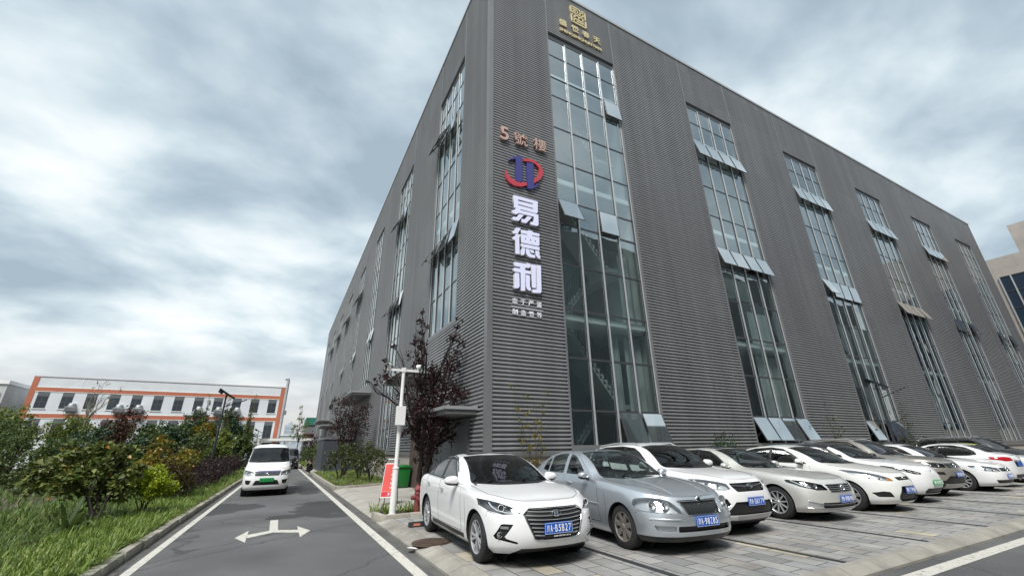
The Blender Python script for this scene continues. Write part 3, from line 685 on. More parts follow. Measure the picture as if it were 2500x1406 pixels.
BIG = {'易':[[(0.907,10.382),(1.945,10.4),(1.931,9.912),(1.851,9.843),(1.179,9.836),(1.178,9.801),(1.863,9.817),(1.947,9.815),(1.941,9.379),(1.881,9.314),(1.585,9.3),(1.595,9.414),(1.728,9.436),(1.743,9.671),(1.107,9.661),(1.008,9.578),(0.839,9.581),(0.841,9.711),(0.927,9.747),(0.995,9.853),(0.898,9.832)],[(1.089,10.239),(1.726,10.252),(1.724,10.2),(1.088,10.175)],[(1.085,10.035),(1.731,10.042),(1.73,10.0),(1.084,9.991)],[(1.119,9.62),(1.316,9.631),(1.088,9.324),(0.835,9.306),(0.837,9.409),(0.873,9.443),(1.0,9.453)],[(1.471,9.623),(1.665,9.625),(1.405,9.309),(1.203,9.305),(1.218,9.438),(1.335,9.45)]],'德':[[(0.985,9.024),(1.171,9.04),(1.041,8.782),(0.847,8.745),(0.849,8.857),(0.91,8.882)],[(0.98,8.767),(1.154,8.769),(1.099,8.634),(1.101,7.977),(0.924,7.968),(0.93,8.503),(0.843,8.493),(0.855,8.626),(0.906,8.648)],[(1.18,8.98),(1.473,9.001),(1.485,9.035),(1.672,9.04),(1.671,8.998),(1.96,9.006),(1.954,8.883),(1.638,8.865),(1.637,8.834),(1.953,8.847),(1.939,8.523),(1.868,8.476),(1.167,8.458),(1.176,8.811),(1.436,8.827),(1.437,8.854),(1.176,8.839)],[(1.344,8.671),(1.378,8.679),(1.376,8.614),(1.342,8.606)],[(1.549,8.679),(1.587,8.684),(1.585,8.616),(1.547,8.613)],[(1.753,8.686),(1.794,8.689),(1.791,8.621),(1.75,8.617)],[(1.166,8.418),(1.942,8.446),(1.936,8.308),(1.163,8.287)],[(1.213,8.268),(1.337,8.266),(1.299,8.019),(1.236,7.967),(1.135,7.975),(1.148,8.105)],[(1.367,8.263),(1.512,8.265),(1.519,8.136),(1.568,8.077),(1.746,8.075),(1.731,7.963),(1.513,7.956),(1.411,7.994),(1.366,8.073)],[(1.544,8.262),(1.69,8.254),(1.696,8.145),(1.581,8.14),(1.545,8.182)],[(1.764,8.27),(1.924,8.275),(1.927,8.104),(1.962,8.091),(1.948,7.968),(1.848,7.997),(1.767,8.08)]],'利':[[(0.889,7.64),(1.349,7.656),(1.391,7.694),(1.534,7.684),(1.52,7.564),(1.457,7.513),(1.311,7.504),(1.308,7.407),(1.535,7.409),(1.531,7.287),(1.308,7.283),(1.289,6.625),(1.112,6.605),(1.119,7.276),(0.853,7.272),(0.845,7.393),(0.904,7.424),(1.112,7.423),(1.113,7.484),(0.876,7.485)],[(0.921,7.238),(1.068,7.238),(1.073,6.764),(1.026,6.682),(0.842,6.651),(0.854,6.753),(0.887,6.787),(0.881,7.193)],[(1.337,7.241),(1.492,7.232),(1.484,6.797),(1.523,6.766),(1.516,6.672),(1.43,6.667),(1.352,6.719),(1.324,6.807)],[(1.565,7.68),(1.752,7.688),(1.726,6.801),(1.554,6.8)],[(1.794,7.696),(1.966,7.711),(1.948,6.706),(1.904,6.643),(1.578,6.608),(1.582,6.73),(1.772,6.761)]]}
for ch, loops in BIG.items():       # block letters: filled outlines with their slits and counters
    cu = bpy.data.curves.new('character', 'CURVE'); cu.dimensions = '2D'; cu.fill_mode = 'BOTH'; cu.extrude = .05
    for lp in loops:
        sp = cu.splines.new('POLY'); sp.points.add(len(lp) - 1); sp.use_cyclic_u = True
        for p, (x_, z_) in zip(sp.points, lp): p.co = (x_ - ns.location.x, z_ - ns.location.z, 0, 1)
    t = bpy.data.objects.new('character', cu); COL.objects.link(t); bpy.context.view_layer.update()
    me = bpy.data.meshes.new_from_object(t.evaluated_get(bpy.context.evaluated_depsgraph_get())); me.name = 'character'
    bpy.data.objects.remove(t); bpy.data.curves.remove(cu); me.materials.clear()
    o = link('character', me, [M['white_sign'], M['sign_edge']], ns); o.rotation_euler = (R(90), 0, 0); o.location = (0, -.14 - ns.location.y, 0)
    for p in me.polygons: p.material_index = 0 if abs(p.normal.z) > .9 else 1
ms_ = empty('motto_sign', (1.40, -.06, 6.03), 0, 'two rows of small white characters split by a thin line on the facade', 'sign')
for row, cz in (('忠于严谨', 6.235), ('制造世界', 5.845)):
    for k, ch in enumerate(row): fit_text('character', ch, .93 + k * .318, cz, .20, .20, M['white_small'], ms_, bold=.012, extrude=.02, y=-.09)
b = MB(); b.box(-.63, -.035, -.012, .63, -.02, .012); b.build('line', M['white_small'], ms_)
# ================================================================== other buildings
M['hall_white'] = mat('white_wall_panels', (0.60, 0.63, 0.66), 0.6, noise=(0.5, 0.08, 6))
M['hall_orange'] = mat('orange_band', (0.42, 0.135, 0.075), 0.6, noise=(0.8, 0.08))
M['hall_glass'] = mat('dark_hall_window', (0.035, 0.045, 0.055), 0.3, spec=0.35)
M['duct'] = mat('galvanised_duct', (0.42, 0.43, 0.44), 0.5, 0.35, noise=(2, .1))
hall = empty('factory_hall', (-20.5, 65.6, 0), 0, 'white two-storey factory hall with orange bands and a row of dark windows beyond the trees', 'building')
X0, X1, TZ = -14.64, 14.5, 11.18
b = MB(); b.box(X0, 0, 0, X1, 20, TZ); hw = b.build('wall', M['hall_white'], hall)
b = MB(); b.box(X0 - .05, -.06, TZ, X1 + .05, 20.05, TZ + .09); b.build('roof_edge', mat('hall_parapet', (.36, .33, .36), .6), hall)
b = MB(); W2 = .55
for z0, z1 in ((9.36, 9.86), (6.02, 6.56)): b.box(X0 + W2, -.05, z0, X1 - W2, .02, z1)
b.box(X0 - .01, -.05, 0, X0 + W2, .02, TZ - .01); b.box(X1 - W2, -.05, 0, X1 + .01, .02, TZ - .01); b.build('orange_band', M['hall_orange'], hall)
b = MB()
for z0 in (9.30, 9.86, 5.97, 6.56): b.box(X0 + W2, -.055, z0, X1 - W2, .02, z0 + .06)
for xx in (-9.8, 5.9): b.box(xx, -.03, 9.95, xx + .05, .02, TZ)
b.build('white_trim', M['white'], hall)
hw0 = -34.23 + 20.5
for i in range(12):
    xx = hw0 + i * 2.384
    for z0, z1 in ((7.22, 9.29), (3.5, 5.95)):
        b = MB(); b.cur = 0; b.box(xx, -.02, z0, xx + 1.12, .10, z1)
        b.cur = 1; b.box(xx + .49, -.035, z0, xx + .53, -.021, z1 - .55); b.box(xx, -.035, (z0 + z1) / 2 - .25, xx + 1.12, -.022, (z0 + z1) / 2 - .20); b.box(xx, -.036, z1 - .58, xx + 1.12, -.023, z1 - .54)
        b.cur = 2; b.box(xx, -.03, z1 - .53, xx + 1.12, -.0205, z1)
        b.cur = 3; b.box(xx - .08, -.09, z0 - .10, xx + 1.2, .02, z0 - .01)
        b.build('window', [M['hall_glass'], M['rail'], mat('blind', (.10, .11, .12), .7) if i == 0 and z0 > 5 else bpy.data.materials['blind'], M['white']], hall)
for px in (-30.75, -25.95, -23.85, -16.95, -14.55, -12.2):
    cx = px + 20.5 + .25; a = empty('air_cooler', (px + .25, 65.6, 6.9), 0, None, 'air cooler', 'evaporative coolers hung on the factory hall')
    b = MB(); b.box(-.48, -.85, 0, .48, -.12, .55); b.build('cooler_body', M['duct'], a, bevel=.02)
    b = MB(); 
    for k in range(7): b.box(-.43, -.88, .05 + k * .07, .43, -.852, .09 + k * .07)
    b.build('louvre', M['trim'], a)
    b = MB(); b.lathe([(.33, .55), (.33, .75), (.28, .9), (.15, 1.0), (0.01, 1.03)], (0, -.45, 0), 'z', 12); b.box(-.28, -.47, .62, .28, -.0, 1.0); b.build('elbow_duct', M['duct'], a, smooth=40)
    b = MB(); b.box(-.54, -.92, -.06, .54, 0, -.01); b.tube([(-.48, -.8, -.06), (-.48, -.02, -.5)], .022, 5); b.tube([(.48, -.8, -.06), (.48, -.02, -.5)], .022, 5); b.build('bracket', M['rail'], a)
    for k_, (lo, hi, txt) in enumerate(((-31, -30, 'first grey cooler on the hall wall, right of the second window from its left end'), (-26.2, -25.5, 'grey cooler on the hall wall between its fourth and fifth windows from the left'), (-24.2, -23, 'grey cooler on the hall wall between its fifth and sixth windows from the left'), (-17.5, -16, 'grey cooler right of the seventh hall window, half behind thin trees'), (-15, -14, 'grey cooler right of the eighth hall window behind the solar street lamp'), (-13, -12, 'last grey cooler near the right end of the factory hall'))):
        if lo < px < hi: tag(a, txt)
dp = empty('vent_stack', (-5.75, 65.2, 0), 0, 'grey ventilation stack rising past the roof at the right end of the factory hall', 'vent')
b = MB(); b.tube([(0, 0, 2.8), (0, 0, 12.3)], .22, 12)
for z in (3.5, 5.9, 8.2, 10.6): b.lathe([(.23, z), (.25, z), (.25, z + .08), (.23, z + .08)], (0, 0, 0), 'z', 12)
b.build('pipe', M['duct'], dp, smooth=40)
b = MB(); b.tube([(0, 0, 12.25), (-.1, 0, 12.55), (-.35, 0, 12.65), (-.5, 0, 12.45)], [.22, .23, .23, .24], 12); b.build('cowl', M['duct'], dp, smooth=50)
b = MB(); b.box(.0, -.3, 7.0, .5, .3, 7.6); b.box(-.25, -.28, 0, .25, .28, 2.8); b.build('fan_box', M['trim'], dp)
gb_ = empty('gable_workshop', (-45, 64, 0), 0, 'pale grey workshop with white beams at the far left edge', 'building')
b = MB(); b.box(-14, 0, 0, 8.4, 24, 10.2); b.build('wall', mat('pale_render', (.46, .47, .48), .8, noise=(.5, .12)), gb_)
b = MB(); b.box(-14, -.15, 9.9, 8.5, 24, 10.35); b.prism([(-9, 10.3), (-1, 10.3), (8, 8.9), (8, 8.6), (-1, 9.9), (-9, 9.9)], lambda a, c: (a, -.22, c), lambda a, c: (a, -.02, c))
for xx in (-6.5, 1.9, 6.2): b.box(xx, -.2, 0, xx + .5, .0, 9.9)
b.build('beam', M['white'], gb_)
for xx in (-4.8, 2.6, 6.9):
    b = MB(); b.box(xx, -.06, 5.9, xx + (3.4 if xx < 6 else 1.3), .1, 7.7); b.build('window', M['hall_glass'], gb_)
# stone-faced office to the right
be = empty('stone_office', (66, -10, 0), 0, 'beige stone-clad office with dark blue glass at the right edge', 'building')
M['beige'] = mat('beige_stone_cladding', (.40, .365, .33), .8, noise=(.9, .12, 8))
def stone_grid(m):
    n, l = nodes(m); b_ = n['Principled BSDF']; t = n.new('ShaderNodeTexCoord'); mp = n.new('ShaderNodeMapping'); l.new(t.outputs['Object'], mp.inputs[0]); mp.inputs['Rotation'].default_value = (R(90), 0, R(90))
    br = n.new('ShaderNodeTexBrick'); l.new(mp.outputs[0], br.inputs['Vector']); br.inputs['Scale'].default_value = 1; br.inputs['Brick Width'].default_value = 1.2; br.inputs['Row Height'].default_value = .6; br.inputs['Mortar Size'].default_value = .012
    bp = n.new('ShaderNodeBump'); bp.inputs['Strength'].default_value = .7; bp.inputs['Distance'].default_value = .02; bp.invert = True; l.new(br.outputs['Fac'], bp.inputs['Height']); l.new(bp.outputs[0], b_.inputs['Normal'])
stone_grid(M['beige'])
b = MB(); b.box(0, 8.7, 0, 22, 30, 21.75)
b.box(0, -3, 0, 22, 8.7, 25.1)
b.build('wall', M['beige'], be, fix=True)
b = MB(); b.box(-.06, -2, 3, .3, 11.05, 19.38); b.build('glass_front', mat('blue_curtain_wall', (.02, .035, .06), .06, spec=1.0), be)
b = MB()
for yy in (11.05, 10.13, 7.6, 5.1, 2.6, 0.1): b.box(-.16, yy - .06, 3, -.05, yy + .06, 19.4)
b.build('mullion', M['mull'], be)
b = MB()
for z in (19.38, 17.6, 15.6, 13.4, 11.2, 9): b.box(-.10, -2, z - .05, -.04, 11.05, z + .04)
b.build('transom', M['frame'], be)
# grey block across the front road, seen only as a reflection in the glass strips
ob = empty('facing_block', (24, -29, 0), 0, 'grey block across the front road, mirrored in the glass strips', 'building')
b = MB(); b.box(-46, -14, 0, 78, 0, 29.5); b.build('wall', mat('facing_wall', (.15, .16, .16), .8, noise=(.3, .15)), ob)
for i in range(15):
    b = MB(); b.box(-42 + i * 8, -.02, 2, -38 + i * 8, .06, 25); b.build('window', mat('facing_glass', (.16, .20, .21), .15) if i == 0 else bpy.data.materials['facing_glass'], ob)
# far end of the side road
gt = empty('gate_canopy', (-4.8, 62, 0), 0, 'flat white canopy roof spanning the far end of the side road', 'canopy')
b = MB(); b.box(-3.6, -1.5, 3.02, 3.9, 2.5, 3.38); b.build('roof', M['white'], gt)
for xx in (-3.1, .0, 3.3):
    b = MB(); b.box(xx - .11, -1.2, 0, xx + .11, -.98, 3.02); b.build('post', M['white'], gt)
b = MB(); b.box(-3.0, .6, 0, -.6, 2.3, 2.9); b.build('booth', M['indark'], gt)  # guard booth; its dark colour stands for the darkness under the canopy
gs = empty('green_roofed_block', (.2, 95, 0), 0, 'small block with a bright green top storey past the end of the ribbed building', 'building')
b = MB(); b.box(-1.0, 0, 0, 9, 10, 7.0); b.build('wall', mat('grey_render', (.16, .16, .17), .8), gs)
b = MB(); b.box(-1.2, -.2, 7.0, 9, 10, 8.6); b.build('green_top', mat('green_sheeting', (.02, .17, .12), .6), gs)
b = MB(); b.box(-1.5, -.8, 4.9, 1.6, 0, 5.2); b.box(-1.5, -.6, 4.2, 1.6, -.1, 4.9); b.build('signboard', mat('maroon_board', (.09, .03, .035), .6), gs)
tw = empty('tower_block', (0, 420, 0), 0, 'hazy pale high-rise far beyond the end of the side road', 'building')
M['haze_wall'] = mat('haze_tinted_concrete', (.42, .46, .52), .9); M['haze_win'] = mat('haze_tinted_glass', (.32, .37, .44), .6)  # distance haze is put into these pale bluish colours
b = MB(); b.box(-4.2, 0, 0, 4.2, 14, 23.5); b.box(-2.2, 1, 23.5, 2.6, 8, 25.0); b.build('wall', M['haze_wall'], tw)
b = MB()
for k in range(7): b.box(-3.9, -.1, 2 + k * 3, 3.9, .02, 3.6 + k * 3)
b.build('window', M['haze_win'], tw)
lb = empty('low_white_block', (-4, 210, 0), 0, 'low white block in the gap beyond the gate canopy', 'building')
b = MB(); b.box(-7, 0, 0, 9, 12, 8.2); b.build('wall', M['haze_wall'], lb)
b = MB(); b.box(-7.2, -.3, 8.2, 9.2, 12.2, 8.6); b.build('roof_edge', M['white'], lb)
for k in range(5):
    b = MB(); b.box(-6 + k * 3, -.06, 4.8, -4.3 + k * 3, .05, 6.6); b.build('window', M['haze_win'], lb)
# hedge-height wall of distant ground cover behind the beds is planted further below

# ================================================================== street furniture
M['pole_grey'] = mat('dark_grey_pole', (.055, .062, .072), .4, .5)
M['solar'] = mat('solar_panel', (.012, .018, .035), .15, spec=.8)
def solar_lamp(loc, rz, label, h=4.75):
    t = empty('street_lamp', loc, rz, label, 'street lamp', 'solar street lamps along the roads')
    b = MB(); b.lathe([(.11, 0), (.11, .02), (.075, .03), (.07, .5), (.05, h - .1), (.05, h + .12)], n=12, cap=True); b.build('pole', M['pole_grey'], t, smooth=40)
    b = MB(); u = Vector((math.cos(R(-32)), 0, math.sin(R(-32)))); w = Vector((0, 1, 0)); n_ = u.cross(w)
    b.obox((0.02, 0, h + .17), u, w, n_, .52, .33, .02); b.build('solar_panel', M['solar'], t)
    b = MB(); b.obox((-.33, 0, h + .26), u, w, n_, .14, .16, .06); b.build('battery_box', M['black'], t)
    b = MB(); b.tube([(0, 0, h - .62), (.92, 0, h - .22)], .034, 8); b.tube([(.05, 0, h - .45), (.42, 0, h - .30)], .012, 6); b.build('arm', M['pole_grey'], t)
    d = Vector((.92, 0, .40)).normalized(); v = Vector((-d.z, 0, d.x))
    b = MB(); b.obox((.86, 0, h - .255), d, (0, 1, 0), v, .30, .10, .03); b.build('lamp_head', M['pole_grey'], t, bevel=.012)
    return t
solar_lamp((-8.8, 20.2, 0.1), R(10), 'grey solar street lamp standing behind the dark hedge on the left')
solar_lamp((-8.35, 60, 0.1), R(10), 'small distant solar street lamp beside the gate canopy', 4.1)
solar_lamp((22.75, -.75, 0.1), R(-62), 'grey solar street lamp in front of the third and fourth glass strips behind the cars', 4.35)
# white camera pole
cp = empty('camera_pole', (-2.668, -.32, .14), 0, 'white camera pole with two cameras standing in the corner planter', 'pole')
b = MB(); b.lathe([(.11, 0), (.11, .015), (.078, .02), (.072, 1.0), (.072, 1.02), (.082, 1.02), (.082, 1.05), (.05, 1.06), (.042, 3.5)], n=16, cap=True); b.build('pole', M['white'], cp, smooth=35)
b = MB(); b.box(-.44, -.022, 3.44, .42, .022, 3.50); b.box(-.05, -.05, 3.42, .05, .05, 3.54); b.build('crossarm', M['white'], cp)
for xx, s in ((-.40, -1), (.39, 1)):
    c_ = MB(); c_.ball((xx, -.02, 3.58), .055, .055, .06, 12, 8); c_.box(xx - .03, -.03, 3.49, xx + .03, .03, 3.54)
    d = Vector((s * .6, -.8, -.12)).normalized(); c_.tube([Vector((xx, -.02, 3.60)) - d * .05, Vector((xx, -.02, 3.60)) + d * .10], [.042, .046], 10)
    co_ = c_.build('camera', M['white'], cp, smooth=40)
    c_ = MB(); c_.tube([Vector((xx, -.02, 3.60)) + d * .101, Vector((xx, -.02, 3.60)) + d * .112], [.038, .036], 10); c_.build('lens', M['black'], co_)
b = MB(); b.box(-.13, -.17, 2.05, .10, -.045, 2.52); b.build('equipment_box', M['white'], cp, bevel=.008)
b = MB(); b.lathe([(.048, 2.12), (.051, 2.12), (.051, 2.15), (.048, 2.15)], n=12); b.lathe([(.048, 2.42), (.051, 2.42), (.051, 2.45), (.048, 2.45)], n=12); b.build('clamp', M['pole_grey'], cp)
# A-board
M['red_print'] = mat('red_print', (.60, .075, .06), .45, noise=(2, .12)); M['red_dark'] = mat('red_print_dark', (.52, .02, .035), .45)
ab = empty('a_board', (-2.34, 2.0, .10), R(-34), 'red A-frame notice board with white Chinese writing behind the camera pole', 'sign')
tl = R(-15)
def abp(x, z, o=0): return Vector((x, -.02 + math.sin(-tl) * z - o * math.cos(tl), z))
def abox(b, x0, z0, x1, z1, o0, o1):
    A = [abp(x0, z0, o0), abp(x1, z0, o0), abp(x1, z1, o0), abp(x0, z1, o0), abp(x0, z0, o1), abp(x1, z0, o1), abp(x1, z1, o1), abp(x0, z1, o1)]
    b.add(A, [(0, 3, 2, 1), (4, 5, 6, 7), (0, 1, 5, 4), (1, 2, 6, 5), (2, 3, 7, 6), (3, 0, 4, 7)])
b = MB(); abox(b, -.205, .20, .205, 1.12, -.012, .010); b.build('board_frame', M['white'], ab)
b = MB(); abox(b, -.185, .36, .185, 1.10, .010, .014); b.build('poster', M['red_print'], ab)
b = MB(); abox(b, -.185, .22, .185, .352, .010, .014); b.build('poster_foot', M['red_dark'], ab)
def ab_text(body, x, z, w, h, name='lettering'):
    o = text_obj(name, body, 1, M['white_small'], ab, .01, .002); co = np.empty(len(o.data.vertices) * 3, 'f'); o.data.vertices.foreach_get('co', co); co = co.reshape(-1, 3); s = co.max(0) - co.min(0)
    co[:, 0] *= w / s[0]; co[:, 1] *= h / s[1]; o.data.vertices.foreach_set('co', co.ravel()); o.rotation_euler = (R(90) + tl, 0, 0); o.location = abp(x, z, .017)
for k, ch in enumerate('公園招租中'): ab_text(ch, .075, .92 - k * .115, .055, .06)
ab_text('易德利', .085, 1.04, .07, .03)
b = MB(); b.lathe([(.0, 0), (.032, .0)], n=4)
def ring(b, cx, cz, r, w):
    n = 16; A = [abp(cx + r * math.cos(2 * PI * i / n), cz + r * 1.15 * math.sin(2 * PI * i / n), .016) for i in range(n)]; B = [abp(cx + (r - w) * math.cos(2 * PI * i / n), cz + (r - w) * 1.15 * math.sin(2 * PI * i / n), .016) for i in range(n)]
    b.add(A + B, [(i, (i + 1) % n, n + (i + 1) % n, n + i) for i in range(n)])
b = MB(); ring(b, .05, .295, .028, .013); b.build('badge', M['white_small'], ab)
ab_text('一 心 工 坊', .05, .24, .20, .018)
b = MB(); b.tube([abp(-.2, 0), abp(-.2, 1.14)], .011, 6); b.tube([abp(.2, 0), abp(.2, 1.14)], .011, 6); b.tube([(-.2, .42, 0), abp(-.2, 1.14)], .011, 6); b.tube([(.2, .42, 0), abp(.2, 1.14)], .011, 6); b.tube([(-.2, .33, .24), (.2, .33, .24)], .007, 6); b.build('leg_frame', M['pole_grey'], ab)
b = MB(); b.tube([abp(-.2, 1.12), abp(-.19, 1.2), abp(-.15, 1.235)], .02, 8); b.tube([abp(.2, 1.12), abp(.19, 1.2), abp(.15, 1.235)], .02, 8); b.build('handle_grip', M['black'], ab)
b = MB(); b.tube([abp(-.15, 1.235), abp(.15, 1.235)], .014, 8); b.build('handle', M['white'], ab)
# green wheelie bin
bn = empty('wheelie_bin', (-.48, 7.75, .10), R(0), 'green plastic wheelie bin against the stone plinth', 'bin')
gp = mat('green_plastic', (.008, .13, .022), .42)
b = MB(); b.add([(-.22, -.26, .05), (.22, -.26, .05), (.22, .24, .05), (-.22, .24, .05), (-.28, -.34, .80), (.28, -.34, .80), (.28, .32, .80), (-.28, .32, .80)], [(0, 3, 2, 1), (4, 5, 6, 7), (0, 1, 5, 4), (1, 2, 6, 5), (2, 3, 7, 6), (3, 0, 4, 7)]); b.build('bin_body', gp, bn, bevel=.02, smooth=40)
b = MB(); b.box(-.31, -.38, .80, .31, .36, .84); b.ball((0, -.02, .84), .29, .34, .07, 14, 8); b.box(-.25, .34, .80, .25, .42, .85); b.build('lid', gp, bn, smooth=50)
for xx in (-.25, .25):
    b = MB(); b.lathe([(.0, -.03), (.09, -.03), (.1, 0), (.09, .03), (0, .03)], (xx, .26, .10), 'x', 16); b.build('wheel', M['black'], bn, smooth=40)
# hydrant
hy = empty('fire_hydrant', (-2.06, -.28, .14), R(10), 'faded red fire hydrant at the rear corner of the nearest white sedan', 'hydrant')
rp = mat('faded_red_paint', (.20, .045, .045), .65, noise=(9, .3, 8))
b = MB(); b.lathe([(.11, 0), (.11, .02), (.075, .03), (.07, .40), (.085, .41), (.085, .44), (.07, .45), (.07, .50), (.09, .51), (.09, .54), (.065, .58), (.03, .61), (.0, .62)], n=16); b.build('barrel', rp, hy, smooth=35)
b = MB(); b.lathe([(.0, -.17), (.035, -.17), (.035, -.15), (.055, -.15), (.055, -.11), (.045, -.10), (.045, .0)], (0, 0, .34), 'x', 14)
b.build('outlet_cap', rp, hy, smooth=35)
b = MB(); b.lathe([(.0, -.15), (.04, -.15), (.04, -.12), (.06, -.12), (.06, -.08), (.05, 0)], (0, 0, .30), 'y', 14); b.build('outlet_cap', rp, hy, smooth=35)
b = MB(); b.lathe([(.018, .61), (.018, .66), (.0, .66)], n=5); b.build('valve_nut', rp, hy)
# manhole, wheel stops, stones
mh = MB(); mh.lathe([(0.0, .012), (.29, .012), (.30, .010), (.30, .0), (.34, .0), (.345, -.01)], n=36)
for k in range(-4, 5):
    for j in range(-4, 5):
        if (k * k + j * j) < 18: mh.box(k * .06 - .02, j * .06 - .02, .012, k * .06 + .02, j * .06 + .02, .017)
o = mh.build('manhole_cover', M['rust'], None, smooth=35); o.location = (-2.74, -3.68, .107); tag(o, 'round rusty manhole cover beside the front wheel of the nearest white sedan', 'manhole cover')
b = MB(); b.ball((0, 0, 0), .16, .09, .02, 12, 6); o = b.build('mortar_blob', M['white'], None, smooth=60); o.location = (-3.06, -3.75, .05); o.rotation_euler = (0, .25, .6); tag(o, 'splash of dried white mortar on the kerb beside the manhole cover', 'mortar')
def wheel_stop(x, y, label):
    t = empty('wheel_stop', (x, y, .10), 0, label, 'wheel stop', 'rubber wheel stops behind the parked cars')
    b = MB(); b.prism([(-.08, 0), (.08, 0), (.045, .09), (-.045, .09)], lambda a, c: (-.28, a, c), lambda a, c: (.28, a, c)); b.build('block', M['black'], t, fix=True)
    b = MB(); b.prism([(-.071, .03), (-.057, .066), (-.054, .067), (-.073, .03)], lambda a, c: (-.2, a, c), lambda a, c: (-.06, a, c)); b.build('reflector', M['hall_orange'], t, fix=True)
wheel_stop(-2.42, -2.0, 'black rubber wheel stop at the left rear wheel of the nearest white sedan')
# ================================================================== vehicles
def paint(name, col, metal=0.0, rough=0.32):
    m = mat(name, col, rough, metal, coat=1.0); b = m.node_tree.nodes['Principled BSDF']
    b.inputs['Coat Roughness'].default_value = 0.05
    # thin road film: slightly rougher and duller in patches
    n, l = nodes(m); t = n.new('ShaderNodeTexCoord'); x = n.new('ShaderNodeTexNoise'); x.inputs['Scale'].default_value = 3.0; x.inputs['Detail'].default_value = 8
    l.new(t.outputs['Object'], x.inputs['Vector'])
    r = n.new('ShaderNodeMapRange'); l.new(x.outputs[0], r.inputs[0]); r.inputs[3].default_value = .02; r.inputs[4].default_value = .14; l.new(r.outputs[0], b.inputs['Coat Roughness'])
    r2 = n.new('ShaderNodeMapRange'); l.new(x.outputs[0], r2.inputs[0]); r2.inputs[3].default_value = .94; r2.inputs[4].default_value = 1.04
    mu = n.new('ShaderNodeMix'); mu.data_type = 'RGBA'; mu.blend_type = 'MULTIPLY'; mu.inputs['Factor'].default_value = 1; mu.inputs['A'].default_value = (*col, 1); l.new(r2.outputs[0], mu.inputs['B']); l.new(mu.outputs['Result'], b.inputs['Base Color'])
    return m
M['p_white'] = paint('white_car_paint', (.78, .785, .79))
M['p_cream'] = paint('warm_white_car_paint', (.74, .745, .72))
M['p_silver'] = paint('silver_car_paint', (.55, .59, .63), .75, .36)
M['p_champ'] = paint('champagne_car_paint', (.66, .655, .62), .45, .36)
M['p_beige'] = paint('beige_car_paint', (.36, .34, .30), .55, .36)
M['p_black'] = paint('black_car_paint', (.012, .013, .016), 0, .3)
M['p_grey'] = paint('dark_grey_car_paint', (.05, .055, .06), .4, .35)
M['tyre'] = mat('tyre_rubber', (.020, .020, .021), .8, noise=(12, .25))
M['trimblk'] = mat('black_trim', (.014, .014, .015), .42)
M['gap'] = mat('panel_gap', (.02, .02, .022), .8)
M['chrome'] = mat('chrome', (.72, .73, .74), .12, 1.0)
M['satin'] = mat('satin_silver', (.50, .51, .52), .42, .7)
M['rim_dark'] = mat('dark_rim', (.035, .036, .038), .35, .5)
M['rim_bronze'] = mat('dusty_rim', (.30, .275, .25), .42, .6)
M['cglass'] = glass_mat('tinted_car_glass', (.30, .345, .35), .06)
M['cglass_dark'] = glass_mat('dark_tinted_car_glass', (.09, .10, .105), .07)
M['cglass_clear'] = glass_mat('clear_car_glass', (.62, .70, .68), .06)
M['lens'] = glass_mat('lamp_lens', (.90, .92, .93), .05)
M['bowl'] = mat('lamp_bowl', (.50, .52, .54), .38, .4)
M['bowl_dark'] = mat('dark_lamp_bowl', (.035, .037, .04), .25, .3)
M['bowl_mid'] = mat('grey_lamp_bowl', (.20, .205, .215), .22, .6)
M['amber'] = mat('amber_lens', (.42, .16, .03), .25)
M['redlens'] = mat('red_tail_lens', (.38, .012, .02), .12, spec=.7)
M['drl'] = mat('white_lamp_bar', (.80, .82, .84), .2)
M['seat'] = mat('car_seat_fabric', (.03, .03, .032), .85)
M['seat_red'] = mat('red_headrest_cover', (.20, .02, .025), .8)
M['dash'] = mat('dashboard', (.05, .05, .052), .7)
M['plate_blue'] = mat('blue_number_plate', (.012, .10, .46), .4)
M['plate_green'] = mat('green_number_plate', (.02, .36, .10), .4)
M['plate_char'] = mat('number_plate_letters', (.80, .80, .80), .5)
M['plate_dark'] = mat('number_plate_dark_letters', (.02, .03, .025), .5)
M['wellm'] = mat('wheel_well', (.008, .008, .008), .9)

def pchip(pts):
    x = np.array([p[0] for p in pts], float); y = np.array([p[1] for p in pts], float)
    n = len(x); h = np.diff(x); d = np.diff(y) / h; m = np.zeros(n)
    if n == 2: m[:] = d[0]
    else:
        for i in range(1, n - 1):
            if d[i - 1] * d[i] > 0:
                w1, w2 = 2 * h[i] + h[i - 1], h[i] + 2 * h[i - 1]; m[i] = (w1 + w2) / (w1 / d[i - 1] + w2 / d[i])
        m[0] = d[0]; m[-1] = d[-1]
    def f(v):
        v = np.asarray(v, float); vv = np.clip(v, x[0], x[-1]); i = np.clip(np.searchsorted(x, vv) - 1, 0, n - 2)
        t = (vv - x[i]) / h[i]; return y[i] * (1 + 2 * t) * (1 - t) ** 2 + m[i] * h[i] * t * (1 - t) ** 2 + y[i + 1] * t * t * (3 - 2 * t) + m[i + 1] * h[i] * t * t * (t - 1)
    return f
def sm(a, b, v):
    t = np.clip((v - a) / (b - a), 0, 1); return t * t * (3 - 2 * t)
def inpoly(p, poly):
    x, y = p; c = False; n = len(poly)
    for i in range(n):
        x1, y1 = poly[i]; x2, y2 = poly[i - 1]
        if (y1 > y) != (y2 > y) and x < (x2 - x1) * (y - y1) / (y2 - y1) + x1: c = not c
    return c
